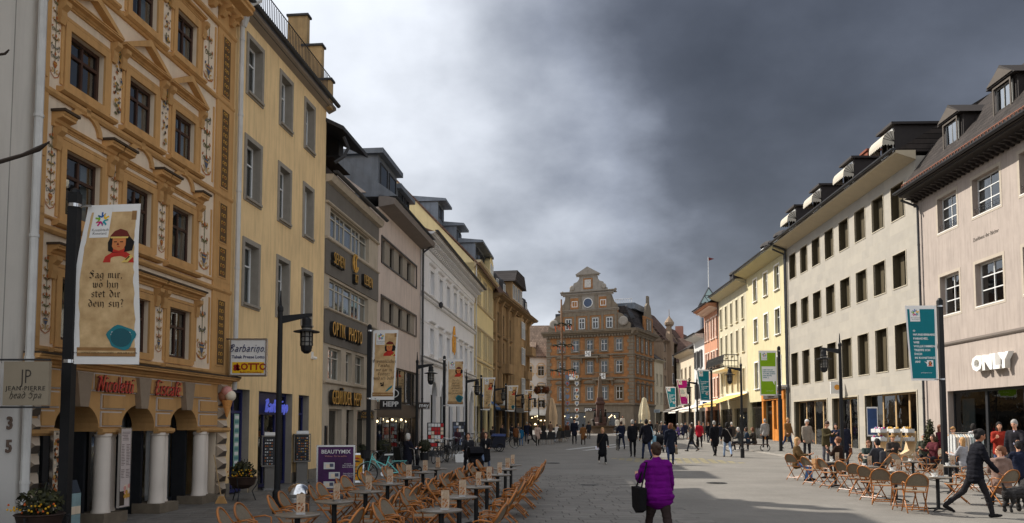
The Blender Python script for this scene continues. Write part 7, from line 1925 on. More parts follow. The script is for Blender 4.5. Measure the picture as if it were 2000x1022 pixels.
# ---------------------------------------------------------------- people
SKIN = [mat('skin_%s' % n, c, .55, .06, 6) for n, c in (('light', srgb(214, 160, 130)), ('warm', srgb(196, 138, 106)), ('tan', srgb(168, 112, 82)))]
HAIR = {k: mat('hair_' + k, srgb(*c), .6, .25, 14, .3, 60) for k, c in dict(black=(26, 22, 22), brown=(62, 42, 30), blonde=(176, 134, 86), grey=(150, 146, 140), auburn=(110, 66, 40), white=(190, 186, 178)).items()}
CLOTH = {}
def cloth(rgb):
 if rgb not in CLOTH: CLOTH[rgb] = mat('cloth_%02x%02x%02x' % rgb, srgb(*rgb), .9, .2, 7, .35, 22, spec=.12)
 return CLOTH[rgb]
def seg(b, p, q, r1, r2, wy=1.0, n=10):
 p, q = Vector(p), Vector(q); d = q - p; L = d.length
 if L < 1e-5: d, L = Vector((0, 0, 1)), 1e-5
 d.normalize(); u = Vector((0, 1, 0)); u = u - d * u.dot(d)
 if u.length < .05: u = Vector((1, 0, 0)) - d * d.x
 u.normalize(); v = d.cross(u); rings = []
 for a in (-88, -60, -30): rings.append((p + d * r1 * math.sin(R(a)), r1 * math.cos(R(a))))
 rings += [(p, r1), (q, r2)]
 for a in (30, 60, 88): rings.append((q + d * r2 * math.sin(R(a)), r2 * math.cos(R(a))))
 o = len(b.v)
 for c, r in rings:
  for i in range(n): a = 2 * math.pi * i / n; b.v.append(tuple(c + u * (r * wy * math.cos(a)) + v * (r * math.sin(a))))
 for k in range(len(rings) - 1):
  for i in range(n): j = (i + 1) % n; b.f.append((o + k * n + i, o + k * n + j, o + k * n + n + j, o + k * n + n + i)); b.m.append(0)
 b.f.append(tuple(o + i for i in reversed(range(n)))); b.m.append(0); t = o + (len(rings) - 1) * n; b.f.append(tuple(t + i for i in range(n))); b.m.append(0)
PENDING = []
def soft(b, name, material, parent, voxel, puff=0.0, extra=None, smooth=4):
 """union of overlapping forms, fused into one continuous surface"""
 o = b.build(name, material, parent)
 m = o.modifiers.new('fuse', 'REMESH'); m.mode = 'VOXEL'; m.voxel_size = voxel; m.use_smooth_shade = True
 s = o.modifiers.new('smooth', 'SMOOTH'); s.iterations = smooth; s.factor = .5
 PENDING.append((o, puff, extra)); return o
def sag(a, ab=0.0, s=1): a, ab = R(a), R(ab); return Vector((math.sin(a) * math.cos(ab), s * math.sin(ab), -math.cos(a) * math.cos(ab)))
def hand(b, w, d, s, curl, thumb_side):
 """palm stub already belongs to the arm; five separate fingers from its end"""
 d = d.normalized(); lat = Vector((0, 0, 1)).cross(d)
 lat = lat.normalized() if lat.length > .1 else Vector((1, 0, 0)); nrm = d.cross(lat)
 e = w + d * .085
 for k, (o, l) in enumerate(((-.03, .065), (-.01, .075), (.011, .07), (.03, .055))):
  p0 = e + lat * o - d * .02; p1 = e + lat * o + d * l * .5 + nrm * curl * .012; p2 = p1 + d * l * .4 + nrm * curl * .035
  b.tube([p0, p1, p2], [.0095, .009, .007], 5)
 p0 = w + d * .03 + lat * .03 * thumb_side; b.tube([p0, p0 + d * .035 + lat * .025 * thumb_side, p0 + d * .065 + lat * .03 * thumb_side + nrm * curl * .015], [.012, .0105, .008], 5)
def person(label, loc, rz, h=1.75, legs=((0, 0), (0, 0)), arms=((5, 8, 12), (5, 8, 12)), lean=2, top=(40, 40, 44), length=.06, bottom=(34, 34, 40), shoes=(30, 28, 28), hair='brown', style='short', skin=0, sit=None, puff=0, hem=1.12, look=0, nod=0, girth=1.0, skirt=None, vox=.024, hood=None, cap=None, bag=None, collar=None, inner=None, sling=None, group='people in the street', held=None):
 t = thing('person', label, 'person', loc, R(rz), group); k = h / 1.75; g = girth
 F = max(.4, k)
 hip = Vector((0, 0, .93)); foot_z = []
 J = []
 for i, (a, kn) in enumerate(legs):
  s = 1 if i == 0 else -1
  hp = hip + Vector((0, .09 * s, -.03)); kne = hp + sag(a, 3 if sit is None else 7, s) * .43; an = kne + sag(a - kn, 1, s) * .42
  foot_z.append(an.z - .075); J.append((hp, kne, an, a - kn, s))
 up = Vector((math.sin(R(lean)), 0, math.cos(R(lean))))
 waist, chest, neck = hip + up * .17, hip + up * .42, hip + up * .57
 sh = [neck - up * .07 + Vector((0, .185 * s * (.94 + .06 * g), 0)) for s in (1, -1)]
 headc = neck + up * .08 + Vector((.02 + nod * .0015, 0, .09)); HR = Matrix.Rotation(R(look), 3, 'Z') @ Matrix.Rotation(R(nod), 3, 'Y')
 A = []
 for i, (a, ab, e) in enumerate(arms):
  s = 1 if i == 0 else -1
  el = sh[i] + sag(a, ab, s) * .29; fd = sag(a + e, ab * .5 - (18 if e > 60 else 4), s); wr_ = el + fd * .25; A.append((sh[i], el, wr_, fd, s))
 dz = -min(foot_z) if sit is None else sit / k - (.93 - .11)
 if sit is not None: dz = sit / k - .82
 T = lambda v: (v + Vector((0, 0, dz))) * k
 def part(b): b.v = [tuple(T(Vector(p))) for p in b.v]; return b
 def torso(b, inf, low=0.0):
  seg(b, hip + Vector((0, 0, -.01 - low)), waist, .115 * g + inf, .108 * g + inf, 1.32); seg(b, waist, chest, .108 * g + inf, .118 + inf, 1.38)
  seg(b, sh[0] - Vector((0, .03, .0)), sh[1] + Vector((0, .03, .0)), .062 + inf, .062 + inf); seg(b, chest, neck - up * .05, .11 + inf, .065 + inf, 1.25)
 b = MB(); torso(b, 0)
 seg(b, neck - up * .03, headc - Vector((.02, 0, .03)), .052, .05)
 hd = MB(); hd.ball((0, 0, .012), (.094, .076, .112), 14, 10); seg(hd, (.03, 0, -.03), (.035, 0, -.075), .062, .042, .95); hd.ball((.097, 0, -.012), (.022, .014, .022), 6, 5); hd.ball((.088, 0, -.052), (.018, .026, .012), 6, 5)
 for s in (1, -1): hd.ball((-.005, .076 * s, -.005), (.02, .012, .03), 6, 5)
 hd.v = [tuple(headc + HR @ Vector(p)) for p in hd.v]; b.add(hd)
 for hp, kn, an, sa, s in J:
  seg(b, hp, kn, .078 * g, .052); seg(b, kn, an, .052, .036); fd = Vector((math.cos(R(sa) * .6), 0, math.sin(R(sa) * .6) * (1 if sit is None else 0))); seg(b, an - Vector((.03, 0, .03)), an + fd * .12 + Vector((0, 0, -.045)), .032, .028)
 ex = MB()
 for i, (p, q, w, fd, s) in enumerate(A):
  seg(b, p, q, .047, .038); seg(b, q, w, .038, .027); seg(b, w, w + fd * .07, .028, .03, .7); hand(ex, w, fd, s, 1.0, -s)
 part(ex)
 body = soft(part(b), 'body', SKIN[skin], t, vox * .9 * F, 0, ex, 3)
 ey = MB()
 for s in (1, -1): ey.ball(headc + HR @ Vector((.083, .033 * s, .018)), .013, 6, 5)
 part(ey).build('eye', 'ink', body)
 # clothes
 b = MB(); torso(b, .022); x = .022
 if length > 0:
  lo = hip + Vector((.0, 0, -length)); seg(b, waist, lo, .112 * g + x, (.118 * g + x) * hem, 1.32)
  if sit is not None:
   for hp, kn, an, sa, s in J: seg(b, hp, hp + (kn - hp) * min(.8, length * 1.6), .085 * g, .075)
 for p, q, w, fd, s in A: seg(b, p, q, .058 + x * .4, .052 + x * .3); seg(b, q, w - fd * .0, .052 + x * .3, .040 + x * .2)
 if collar: seg(b, neck - up * .06, neck + up * .015, .075, .066, 1.1)
 if hood: seg(b, neck + Vector((-.08, -.06, -.01)), neck + Vector((-.08, .06, -.01)), .06, .06)
 soft(part(b), 'jacket' if length < .3 else 'coat', cloth(top), t, vox * F, puff)
 if inner:
  b = MB(); seg(b, waist + Vector((.07, 0, 0)), neck + Vector((.045, 0, -.04)), .075, .05, .8); b.v = [tuple(T(Vector(p))) for p in b.v]; soft(b, 'shirt', cloth(inner), t, vox * F)
 b = MB(); seg(b, hip + Vector((0, 0, -.02)), waist - up * .04, .118 * g + .008, .112 * g + .006, 1.32)
 for hp, kn, an, sa, s in J: seg(b, hp, kn, .088 * g, .063); seg(b, kn, an + Vector((0, 0, .01)), .063, .05)
 soft(part(b), 'trousers', cloth(bottom), t, vox * F)
 for hp, kn, an, sa, s in J:
  fd = Vector((math.cos(R(sa) * .6), 0, math.sin(R(sa) * .6) * (1 if sit is None else 0)))
  b = MB(); seg(b, an + Vector((-.035, 0, -.03)), an + fd * .10 + Vector((0, 0, -.042)), .043, .038); seg(b, an + fd * .08 + Vector((0, 0, -.045)), an + fd * .17 + Vector((0, 0, -.05)), .036, .028); soft(part(b), 'shoe', cloth(shoes), t, .016 * F, 0, None, 2)
 # hair, hats
 b = MB()
 def hb(c, r, n=10): q = MB(); q.ball(c, r, n, 8); q.v = [tuple(headc + HR @ Vector(p)) for p in q.v]; b.add(q)
 hb((-.018, 0, .042), (.104, .09, .108)); hb((-.045, 0, .0), (.078, .086, .1))
 if style == 'long':
  for s in (1, -1): hb((-.03, .062 * s, -.09), (.05, .035, .15))
  hb((-.06, 0, -.12), (.045, .08, .18))
 elif style == 'bun': hb((-.11, 0, .06), (.05, .05, .05))
 elif style == 'tail': hb((-.12, 0, .0), (.035, .035, .12))
 elif style == 'bob':
  for s in (1, -1): hb((-.01, .07 * s, -.04), (.06, .03, .09))
  hb((-.06, 0, -.05), (.05, .08, .1))
 soft(part(b), 'hair', HAIR[hair], t, .018 * F, 0, None, 2)
 if cap:
  b = MB(); hb((-.008, 0, .062), (.106, .092, .075)); b.v = [tuple(T(Vector(p))) for p in b.v]
  q = MB(); q.prism([(.06, -.07), (.14, -.05), (.165, 0), (.14, .05), (.06, .07)], .05, .062, 'z'); q.v = [tuple(T(headc + HR @ Vector(p))) for p in q.v]; b.add(q); b.build('cap', cloth(cap), t, smooth=True)
 if bag:
  kind, col_, s = bag; sy = .24 * s; b = MB()
  if kind == 'back': seg(b, hip + up * .12 + Vector((-.2, 0, 0)), hip + up * .42 + Vector((-.2, 0, 0)), .1, .085, 1.35)
  elif kind == 'tote': b.prism([(-.2, .7), (.0, .64), (.2, .72), (.24, 1.06), (-.24, 1.06)], sy + .03 * s, sy + .15 * s, 'y'); b.tube([(-.14, sy + .09 * s, 1.06), (-.04, sy * .85, 1.47), (.04, sy * .85, 1.47), (.14, sy + .09 * s, 1.06)], .014, 5)
  elif kind == 'hand': z = A[0 if s > 0 else 1][2]; b.prism([(-.15, -.36), (.15, -.36), (.12, -.1), (-.12, -.1)], -.05, .05, 'y'); b.tube([(-.09, 0, -.1), (-.03, 0, .0), (.03, 0, 0), (.09, 0, -.1)], .01, 5); b.v = [(z.x + p[0], z.y + p[1], z.z - .08 + p[2]) for p in b.v]
  part(b); (soft(b, 'bag', cloth(col_), t, .02) if kind == 'back' else b.build('bag', cloth(col_), t))
 if sling:
  b = MB(); b.tube([sh[0] + Vector((.09, -.08, .06)), chest + Vector((.155, 0, 0)), hip + Vector((.1, -.2, .05)), hip + Vector((-.1, -.2, .1)), chest + Vector((-.15, 0, .05)), sh[0] + Vector((-.07, -.06, .06))], .012, 5); b.box(-.08, -.27, .84, .1, -.19, 1.02); part(b).build('bag', cloth(sling), t)
 if held:
  z = A[held[1]][2] + A[held[1]][3] * .1; b = MB(); b.box(-.005, -.11, -.1, .005, .11, .1); q = Matrix.Rotation(R(-35), 3, 'Y'); b.v = [tuple(z + q @ Vector(p)) for p in b.v]; part(b).build('paper', cloth(held[0]), t)
 return t
def tallness(px, py, head):
 p = at(px, py); s = FPX / (p.y * CP)
 return p, (py - head) / s
W1, W2 = ((21, 9), (-17, 24)), ((-17, 24), (21, 9))
ST = ((1, 2), (-1, 2)); SW = ((22, 7, 18), (-18, 7, 14)); SB = ((-18, 7, 14), (22, 7, 18))
BLK, CHAR, NAVY, JEAN, LJ = (24, 24, 28), (44, 44, 48), (28, 32, 48), (58, 72, 104), (134, 152, 178)
def walker(px, py, head, rz, label, **k):
 p, h = tallness(px, py, head); k.setdefault('vox', .022 if p.y < 45 else (.028 if p.y < 70 else .036))
 return person(label, p, rz, h, **k)
walker(1287, 1076, 871, 98, 'woman in a purple quilted jacket walking away with a black tote bag', legs=W1, arms=((28, 14, 72), (10, 16, 20)), top=(98, 8, 106), length=.03, hem=1.2, bottom=(52, 42, 40), hair='brown', style='bun', puff=.014, collar=1, girth=1.28, bag=('tote', (26, 25, 26), 1), lean=9, look=12, vox=.015)
walker(1907, 1010, 843, -6, 'bearded man in black quilted jacket striding past the sunny café', legs=((-27, 24), (22, 9)), arms=((-14, 8, 16), (18, 8, 22)), nod=14, top=(24, 24, 30), length=.1, bottom=(38, 36, 38), hair='black', style='bun', skin=2, puff=.010, collar=1, lean=8, vox=.018)
walker(1177, 906, 837, -88, 'woman in a long black coat walking towards the camera with a paper', legs=W1, arms=((12, 12, 14), (-6, 10, 10)), top=BLK, length=.42, hem=1.2, bottom=(22, 22, 24), shoes=(206, 200, 190), hair='blonde', style='bob', sling=(60, 52, 46), held=((220, 218, 226), 1))
walker(1236, 893, 822, 88, 'man in a short black jacket and black jeans walking away', legs=W2, arms=SB, top=BLK, length=.06, bottom=(26, 26, 30), hair='grey', shoes=(60, 58, 56))
walker(1263, 897, 821, 94, 'person in a dark hooded jacket with a pale blue shoulder bag', legs=W1, arms=SW, top=(26, 26, 34), length=.1, bottom=(44, 54, 82), hair='black', bag=('tote', (126, 168, 190), -1), hood=1)
walker(1310, 908, 829, 84, 'woman in navy coat carrying a beige handbag away from the camera', legs=W2, arms=((4, 8, 10), (4, 12, 10)), top=(30, 34, 46), length=.32, hem=1.14, bottom=(44, 54, 80), hair='auburn', style='bob', hood=1, bag=('hand', (132, 118, 96), -1))
walker(1214, 878, 824, 92, 'man in navy jacket pushing a dark bicycle', legs=W1, arms=((20, 14, 30), (30, 12, 20)), top=NAVY, bottom=(30, 34, 50), hair='brown')
walker(1122, 868, 819, -92, 'man in a dark navy coat crossing the square', legs=W2, arms=SW, top=(28, 30, 42), length=.2, bottom=(26, 26, 30), hair='black', cap=(26, 26, 28))
walker(1139, 869, 829, 88, 'woman in a brown coat walking away across the square', legs=W1, arms=((6, 12, 10), (10, 14, 40)), top=(124, 84, 50), length=.34, hem=1.15, bottom=(48, 38, 34), hair='black', style='bob', bag=('hand', (94, 72, 52), -1))
walker(1396, 891, 824, 92, 'grey-haired man in a long black coat walking beside a woman in jeans', legs=W2, arms=SB, top=BLK, length=.32, bottom=(26, 26, 28), hair='grey')
walker(1421, 893, 827, 88, 'woman in black jacket and light blue jeans beside the grey-haired man', legs=W1, arms=((4, 12, 30), (8, 10, 20)), top=(28, 26, 28), length=.06, bottom=LJ, hair='black', style='bob', sling=(190, 180, 166), shoes=(60, 46, 40))
walker(1366, 874, 824, -95, 'woman in a red jacket walking towards the camera', legs=W1, arms=SW, top=(168, 32, 48), length=.1, bottom=(36, 32, 34), hair='auburn', style='short')
walker(1351, 882, 829, 178, 'man in dark leather jacket carrying a checked bag', legs=W2, arms=((10, 10, 20), (-8, 10, 10)), top=(42, 40, 40), bottom=CHAR, hair='brown', bag=('hand', (84, 92, 112), -1))
walker(1495, 877, 821, 84, 'man in a light grey hooded jacket standing by the oak shopfront', legs=ST, top=(150, 146, 142), bottom=(30, 30, 34), hair='grey', hood=1, shoes=(190, 188, 186))
walker(1539, 877, 818, -70, 'man in a tan brown jacket beside the lime banner pole', legs=W1, arms=((8, 8, 20), (10, 10, 30)), top=(126, 92, 58), bottom=(54, 66, 96), hair='blonde', length=.1)
walker(1577, 899, 823, -80, 'man in a pale cap and grey jacket by the travertine shop', legs=ST, top=(140, 130, 118), length=.08, bottom=CHAR, hair='white', cap=(196, 192, 188), bag=('back', (40, 36, 34), 1))
walker(1614, 909, 827, -60, 'man in an olive jacket looking down at his phone', legs=ST, arms=((30, 6, 80), (30, 6, 80)), top=(76, 68, 46), length=.1, bottom=(86, 84, 90), hair='brown', nod=28)
walker(1650, 911, 828, 60, 'person in a long dark coat with a brown bag beside the lamp', legs=ST, top=(34, 36, 48), length=.26, bottom=(34, 36, 46), hair='black', style='bob', bag=('hand', (110, 66, 48), -1))
walker(1634, 905, 831, -110, 'dark-haired woman in a blue jacket half hidden by the lamp', legs=ST, top=(42, 48, 66), bottom=CHAR, hair='black', style='bob')
walker(1050, 871, 829, -86, 'woman in a blush coat walking towards the camera', legs=W2, arms=((14, 8, 50), (14, 8, 50)), top=(184, 160, 146), length=.26, hem=1.1, bottom=(40, 38, 34), hair='black', style='bob')
walker(1037, 869, 826, 180, 'person in a long black coat beside the woman in blush', legs=W1, top=BLK, length=.36, bottom=BLK, hair='black', shoes=(196, 190, 184), bag=('hand', (160, 150, 142), 1))
walker(1018, 871, 836, 92, 'person in a teal blue jacket and wide jeans', legs=ST, arms=((8, 12, 10), (8, 12, 10)), top=(36, 92, 126), length=.12, bottom=(96, 120, 152), hair='black', hood=1, girth=1.1)
walker(1008, 871, 832, 80, 'person in a rust brown jacket with a pale bag', legs=ST, top=(112, 70, 42), length=.12, bottom=(36, 32, 30), hair='black', style='bob', girth=1.1, bag=('tote', (190, 178, 158), -1))
walker(1029, 863, 825, 85, 'person in navy far behind the teal jacket', legs=W1, top=NAVY, bottom=(40, 48, 78), hair='grey')
walker(893, 884, 838, -70, 'woman in burgundy top standing by the white house', legs=ST, arms=((10, 8, 60), (10, 8, 60)), top=(66, 42, 52), bottom=(34, 32, 36), hair='brown', shoes=(206, 202, 198))
walker(914, 930, 848, -85, 'parent in grey scarf beside the black pushchair', legs=W1, arms=((14, 8, 60), (30, 8, 40)), top=(40, 40, 44), length=.1, bottom=(52, 52, 60), hair='brown', style='tail', inner=(150, 146, 142))
walker(949, 922, 846, -95, 'parent in a long black coat and sunglasses with the pushchair', legs=W2, arms=((30, 6, 40), (10, 8, 10)), top=(30, 30, 34), length=.34, hem=1.15, bottom=(112, 128, 156), hair='brown', style='tail', inner=(206, 194, 178))
walker(1094, 864, 832, 88, 'person in a brown jacket with pale bag by the closed parasol', legs=ST, top=(70, 60, 40), bottom=(140, 112, 84), hair='blonde', style='bob', bag=('hand', (190, 176, 150), -1))
walker(1086, 864, 829, 60, 'person in a white jacket leaning over the terrace table', legs=ST, lean=24, arms=((40, 8, 20), (40, 8, 20)), top=(208, 200, 192), bottom=(130, 146, 164), hair='brown')
walker(1206, 845, 816, 90, 'person in a white jacket in front of the fountain', legs=W1, top=(206, 200, 186), bottom=CHAR, hair='brown')
walker(1216, 845, 813, -90, 'person in a cream top beside the fountain basin', legs=ST, top=(196, 186, 170), bottom=CHAR, hair='brown', style='long')
for px, py, hd, rz, tp, bt, hr, lab in ((1299, 866, 824, 90, (46, 50, 70), (60, 70, 96), 'black', 'man in a slate jacket walking into the lane'), (1313, 864, 828, -80, (94, 74, 48), (36, 36, 38), 'auburn', 'person in an olive brown coat entering the lane'), (1252, 862, 821, 80, (66, 62, 56), CHAR, 'grey', 'person in grey behind the parasol'), (1270, 860, 822, -90, BLK, BLK, 'white', 'white-haired person in black by the second parasol'),
  (1339, 858, 825, -90, (44, 46, 60), BLK, 'black', 'distant person in blue grey by the awnings'), (1384, 866, 826, -90, BLK, NAVY, 'brown', 'distant person in black under the awnings'), (1284, 856, 823, 90, (90, 82, 74), BLK, 'brown', 'distant person in taupe in the lane mouth'), (1062, 858, 826, -90, (52, 48, 46), BLK, 'brown', 'distant person in dark brown under the frescoed house'), (1075, 856, 824, 90, (120, 96, 80), BLK, 'black', 'distant person in light brown by the closed parasol'),
  (1352, 862, 826, 90, (70, 60, 58), BLK, 'grey', 'distant person beneath the magenta banner'), (1108, 858, 826, -90, (84, 54, 40), BLK, 'black', 'distant person beside the maypole'), (981, 868, 830, -80, (40, 38, 40), CHAR, 'black', 'person in black beside the bicycle trailer'), (962, 872, 834, 90, (52, 48, 50), BLK, 'brown', 'person in charcoal under the blue awning'), (1000, 866, 829, 70, (38, 36, 40), BLK, 'black', 'person in black next to the rust brown jacket'), (944, 880, 838, -60, (70, 54, 48), CHAR, 'auburn', 'person in brown near the pale bicycle'), (1374, 862, 826, -100, (96, 84, 74), BLK, 'brown', 'distant person in tan under the white awnings'), (1406, 868, 827, 80, (40, 42, 52), BLK, 'black', 'distant person in ink blue before the yellow awning'), (1241, 858, 821, -90, (58, 50, 46), BLK, 'brown', 'distant person in umber between parasol and fountain'), (1292, 860, 824, -70, (110, 100, 92), NAVY, 'grey', 'distant person in pale grey at the lane mouth'), (1430, 872, 826, 100, (64, 58, 54), BLK, 'white', 'person in dull brown behind the bench'), (1150, 858, 824, 90, (44, 44, 50), BLK, 'brown', 'distant person in graphite before the fountain steps'), (1012, 862, 828, -90, (84, 76, 70), NAVY, 'blonde', 'distant fair-haired person by the sandstone house')):
 walker(px, py, hd, rz, lab, legs=W1 if px % 2 else W2, arms=SW, top=tp, bottom=bt, hair=hr, length=.14, vox=.04)
walker(1865, 922, 838, -150, 'woman in beige jacket and tan headband by the shop doorway', legs=ST, arms=((20, 8, 70), (20, 8, 70)), top=(176, 146, 116), length=.14, bottom=(60, 56, 60), hair='blonde', cap=(150, 116, 78))
walker(1837, 916, 834, -60, 'woman in maroon behind the large teal banner pole', legs=ST, arms=((20, 6, 90), (10, 8, 20)), top=(92, 34, 48), bottom=CHAR, hair='auburn', style='long')
walker(1905, 920, 832, 100, 'curly-haired person in a white top inside the shop entrance', legs=ST, top=(196, 192, 190), bottom=CHAR, hair='black', style='bob')
walker(1955, 936, 830, -110, 'woman in a rust red jacket looking at her phone', legs=ST, arms=((24, 8, 95), (24, 8, 95)), top=(142, 46, 34), length=.1, bottom=(70, 84, 116), hair='black', style='long')
walker(1987, 946, 826, -140, 'grey-haired man in dark sweater at the right edge', legs=ST, arms=((30, 8, 60), (10, 8, 10)), top=(38, 36, 40), bottom=(40, 42, 50), hair='grey', inner=(176, 172, 190), nod=14, girth=1.1)
# seated
SIT, SITB = ((84, 84), (80, 92)), ((86, 70), (78, 88))
def sitter(px, py, rz, label, seat=.485, **k):
 p = at(px, py); k.setdefault('legs', SIT); k.setdefault('vox', .022); k.setdefault('arms', ((30, 8, 70), (30, 8, 70)))
 return person(label, p, rz, k.pop('h', 1.82), sit=seat, **k)
sitter(1557, 938, -35, 'long-haired blonde woman in a brown jacket sitting at the far sunny table', top=(96, 74, 46), bottom=(78, 112, 158), hair='blonde', style='long', length=.05, inner=(44, 40, 34))
sitter(1640, 936, 130, 'woman with an updo in a dark brown shawl seen from behind', top=(48, 34, 28), bottom=CHAR, hair='auburn', style='bun', arms=((30, 10, 110), (30, 8, 70)))
sitter(1697, 936, -100, 'youngster in a striped green sweater reading a menu', h=1.6, top=(52, 62, 58), bottom=BLK, hair='auburn', nod=16, held=((196, 184, 164), 1), arms=((40, 8, 60), (44, 8, 40)))
sitter(1717, 946, 110, 'person in grey with a rucksack seen from behind at the second table', top=(56, 56, 60), bottom=CHAR, hair='black', bag=('back', (60, 60, 64), 1))
sitter(1957, 990, 65, 'woman in a taupe hooded jacket sitting at the right edge', top=(128, 106, 96), bottom=(60, 58, 64), hair='auburn', style='tail', hood=1, girth=1.15, look=100, length=.12)
sitter(1884, 938, 120, 'person in a checked shirt half hidden behind the walking man', top=(150, 148, 150), bottom=CHAR, hair='blonde', style='long')
sitter(1993, 962, 80, 'person in a navy jacket cut off by the right edge', top=NAVY, bottom=CHAR, hair='black')
sitter(1825, 922, 200, 'person in a wine red cardigan by the black bicycles', top=(86, 40, 46), bottom=CHAR, hair='brown', style='bob')
sitter(1745, 922, -100, 'person in a straw-coloured hat beside the menu reader', top=(60, 54, 50), bottom=CHAR, hair='auburn', cap=(156, 122, 80))
sitter(1806, 916, -120, 'person in a grey green coat near the basket racks', top=(70, 72, 62), bottom=BLK, hair='grey')
sitter(795, 924, 40, 'old white-haired person in dark coat sitting on the mobility scooter', top=(32, 32, 42), length=.2, bottom=BLK, hair='white', style='bob', girth=1.15, seat=.55)
for px, tp, hr, rz, lab in ((1446, (60, 62, 62), 'white', 150, 'white-haired person on the bench by the lamp'), (1462, (48, 62, 76), 'brown', 165, 'person in blue scarf on the middle of the bench'), (1474, (58, 52, 46), 'auburn', 190, 'person in dark clothes on the bench end')):
 p = at(px, 880); person(lab, p, rz, 1.88, SITB, ((20, 8, 60), (20, 8, 60)), 10, tp, .08, CHAR, (196, 192, 188), hr, 'bob', sit=.48, vox=.026)
for px, tp, lab in ((1326, (118, 96, 160), 'person in lilac sitting in front of the awnings'), (1334, (56, 60, 84), 'person in slate sitting beside the one in lilac')):
 p = at(px, 858); person(lab, p, 170, 1.9, SITB, ((20, 8, 60), (20, 8, 60)), 8, tp, .08, NAVY, (190, 190, 190), 'white', 'short', sit=.48, vox=.036)
def dog():
 p = at(1984, 1001); t = thing('dog', 'curly dark grey dog standing beside the hooded sitter', 'dog', p, R(20)); b = MB()
 seg(b, (-.22, 0, .42), (.2, 0, .44), .12, .14); seg(b, (.2, 0, .48), (.32, 0, .62), .09, .08); b.ball((.37, 0, .66), (.1, .085, .09), 8, 6); seg(b, (.42, 0, .64), (.5, 0, .62), .05, .042)
 for s in (1, -1):
  seg(b, (.34, .09 * s, .68), (.32, .11 * s, .56), .04, .03); seg(b, (.18, .08 * s, .36), (.19, .08 * s, .18), .055, .04); seg(b, (.19, .08 * s, .18), (.2, .08 * s, .04), .04, .038)
  seg(b, (-.2, .08 * s, .38), (-.16, .08 * s, .24), .075, .05); seg(b, (-.16, .08 * s, .24), (-.25, .08 * s, .16), .045, .036); seg(b, (-.25, .08 * s, .16), (-.23, .08 * s, .04), .036, .036)
 seg(b, (-.3, 0, .48), (-.38, 0, .66), .035, .025)
 b.v = [(x * 1.05, y * 1.05, z * 1.05) for x, y, z in b.v]
 soft(b, 'body', mat('dog_fur', srgb(44, 41, 40), .95, .4, 18, 1.0, 45), t, .018, .016)
dog()
def fuse_all():
 """turn the fused forms into plain meshes in one pass, add fingers, quilt the padded jackets"""
 dg = bpy.context.evaluated_depsgraph_get(); done = []
 for o, puff, ex in PENDING:
  me = bpy.data.meshes.new_from_object(o.evaluated_get(dg)); done.append((o, puff, ex, me))
 for o, puff, ex, me in done:
  o.modifiers.clear()
  kd = o.name.split('.')[0]
  if puff or kd in ('jacket', 'coat', 'trousers', 'hair'):
   n = len(me.vertices); co = [0.0] * (3 * n); me.vertices.foreach_get('co', co); nr = [0.0] * (3 * n); me.vertex_normals.foreach_get('vector', nr)
   for i in range(0, 3 * n, 3):
    x, y, z = co[i:i + 3]; N_ = noise.noise
    f = .006 * N_(Vector((x * 40, y * 40, z * 18))) if kd == 'hair' else .018 * N_(Vector((x * 9, y * 9, z * 5))) + .009 * N_(Vector((x * 7, y * 7, z * 30)))
    f = max(f, -.004 if kd == 'trousers' else -.012)
    if puff: f += puff * (abs(math.sin(z * math.pi / .105)) ** .6 - .4)
    for k in range(3): co[i + k] += nr[i + k] * f
   me.vertices.foreach_set('co', co)
  if ex and ex.v:
   vs_ = [tuple(v.co) for v in me.vertices] + ex.v; n = len(me.vertices); fs = [tuple(p.vertices) for p in me.polygons] + [tuple(n + i for i in f) for f in ex.f]
   m2 = bpy.data.meshes.new(o.name); m2.from_pydata(vs_, [], fs); me = m2
  old = o.data; me.materials.clear(); me.materials.append(old.materials[0])
  me.polygons.foreach_set('use_smooth', [True] * len(me.polygons)); o.data = me
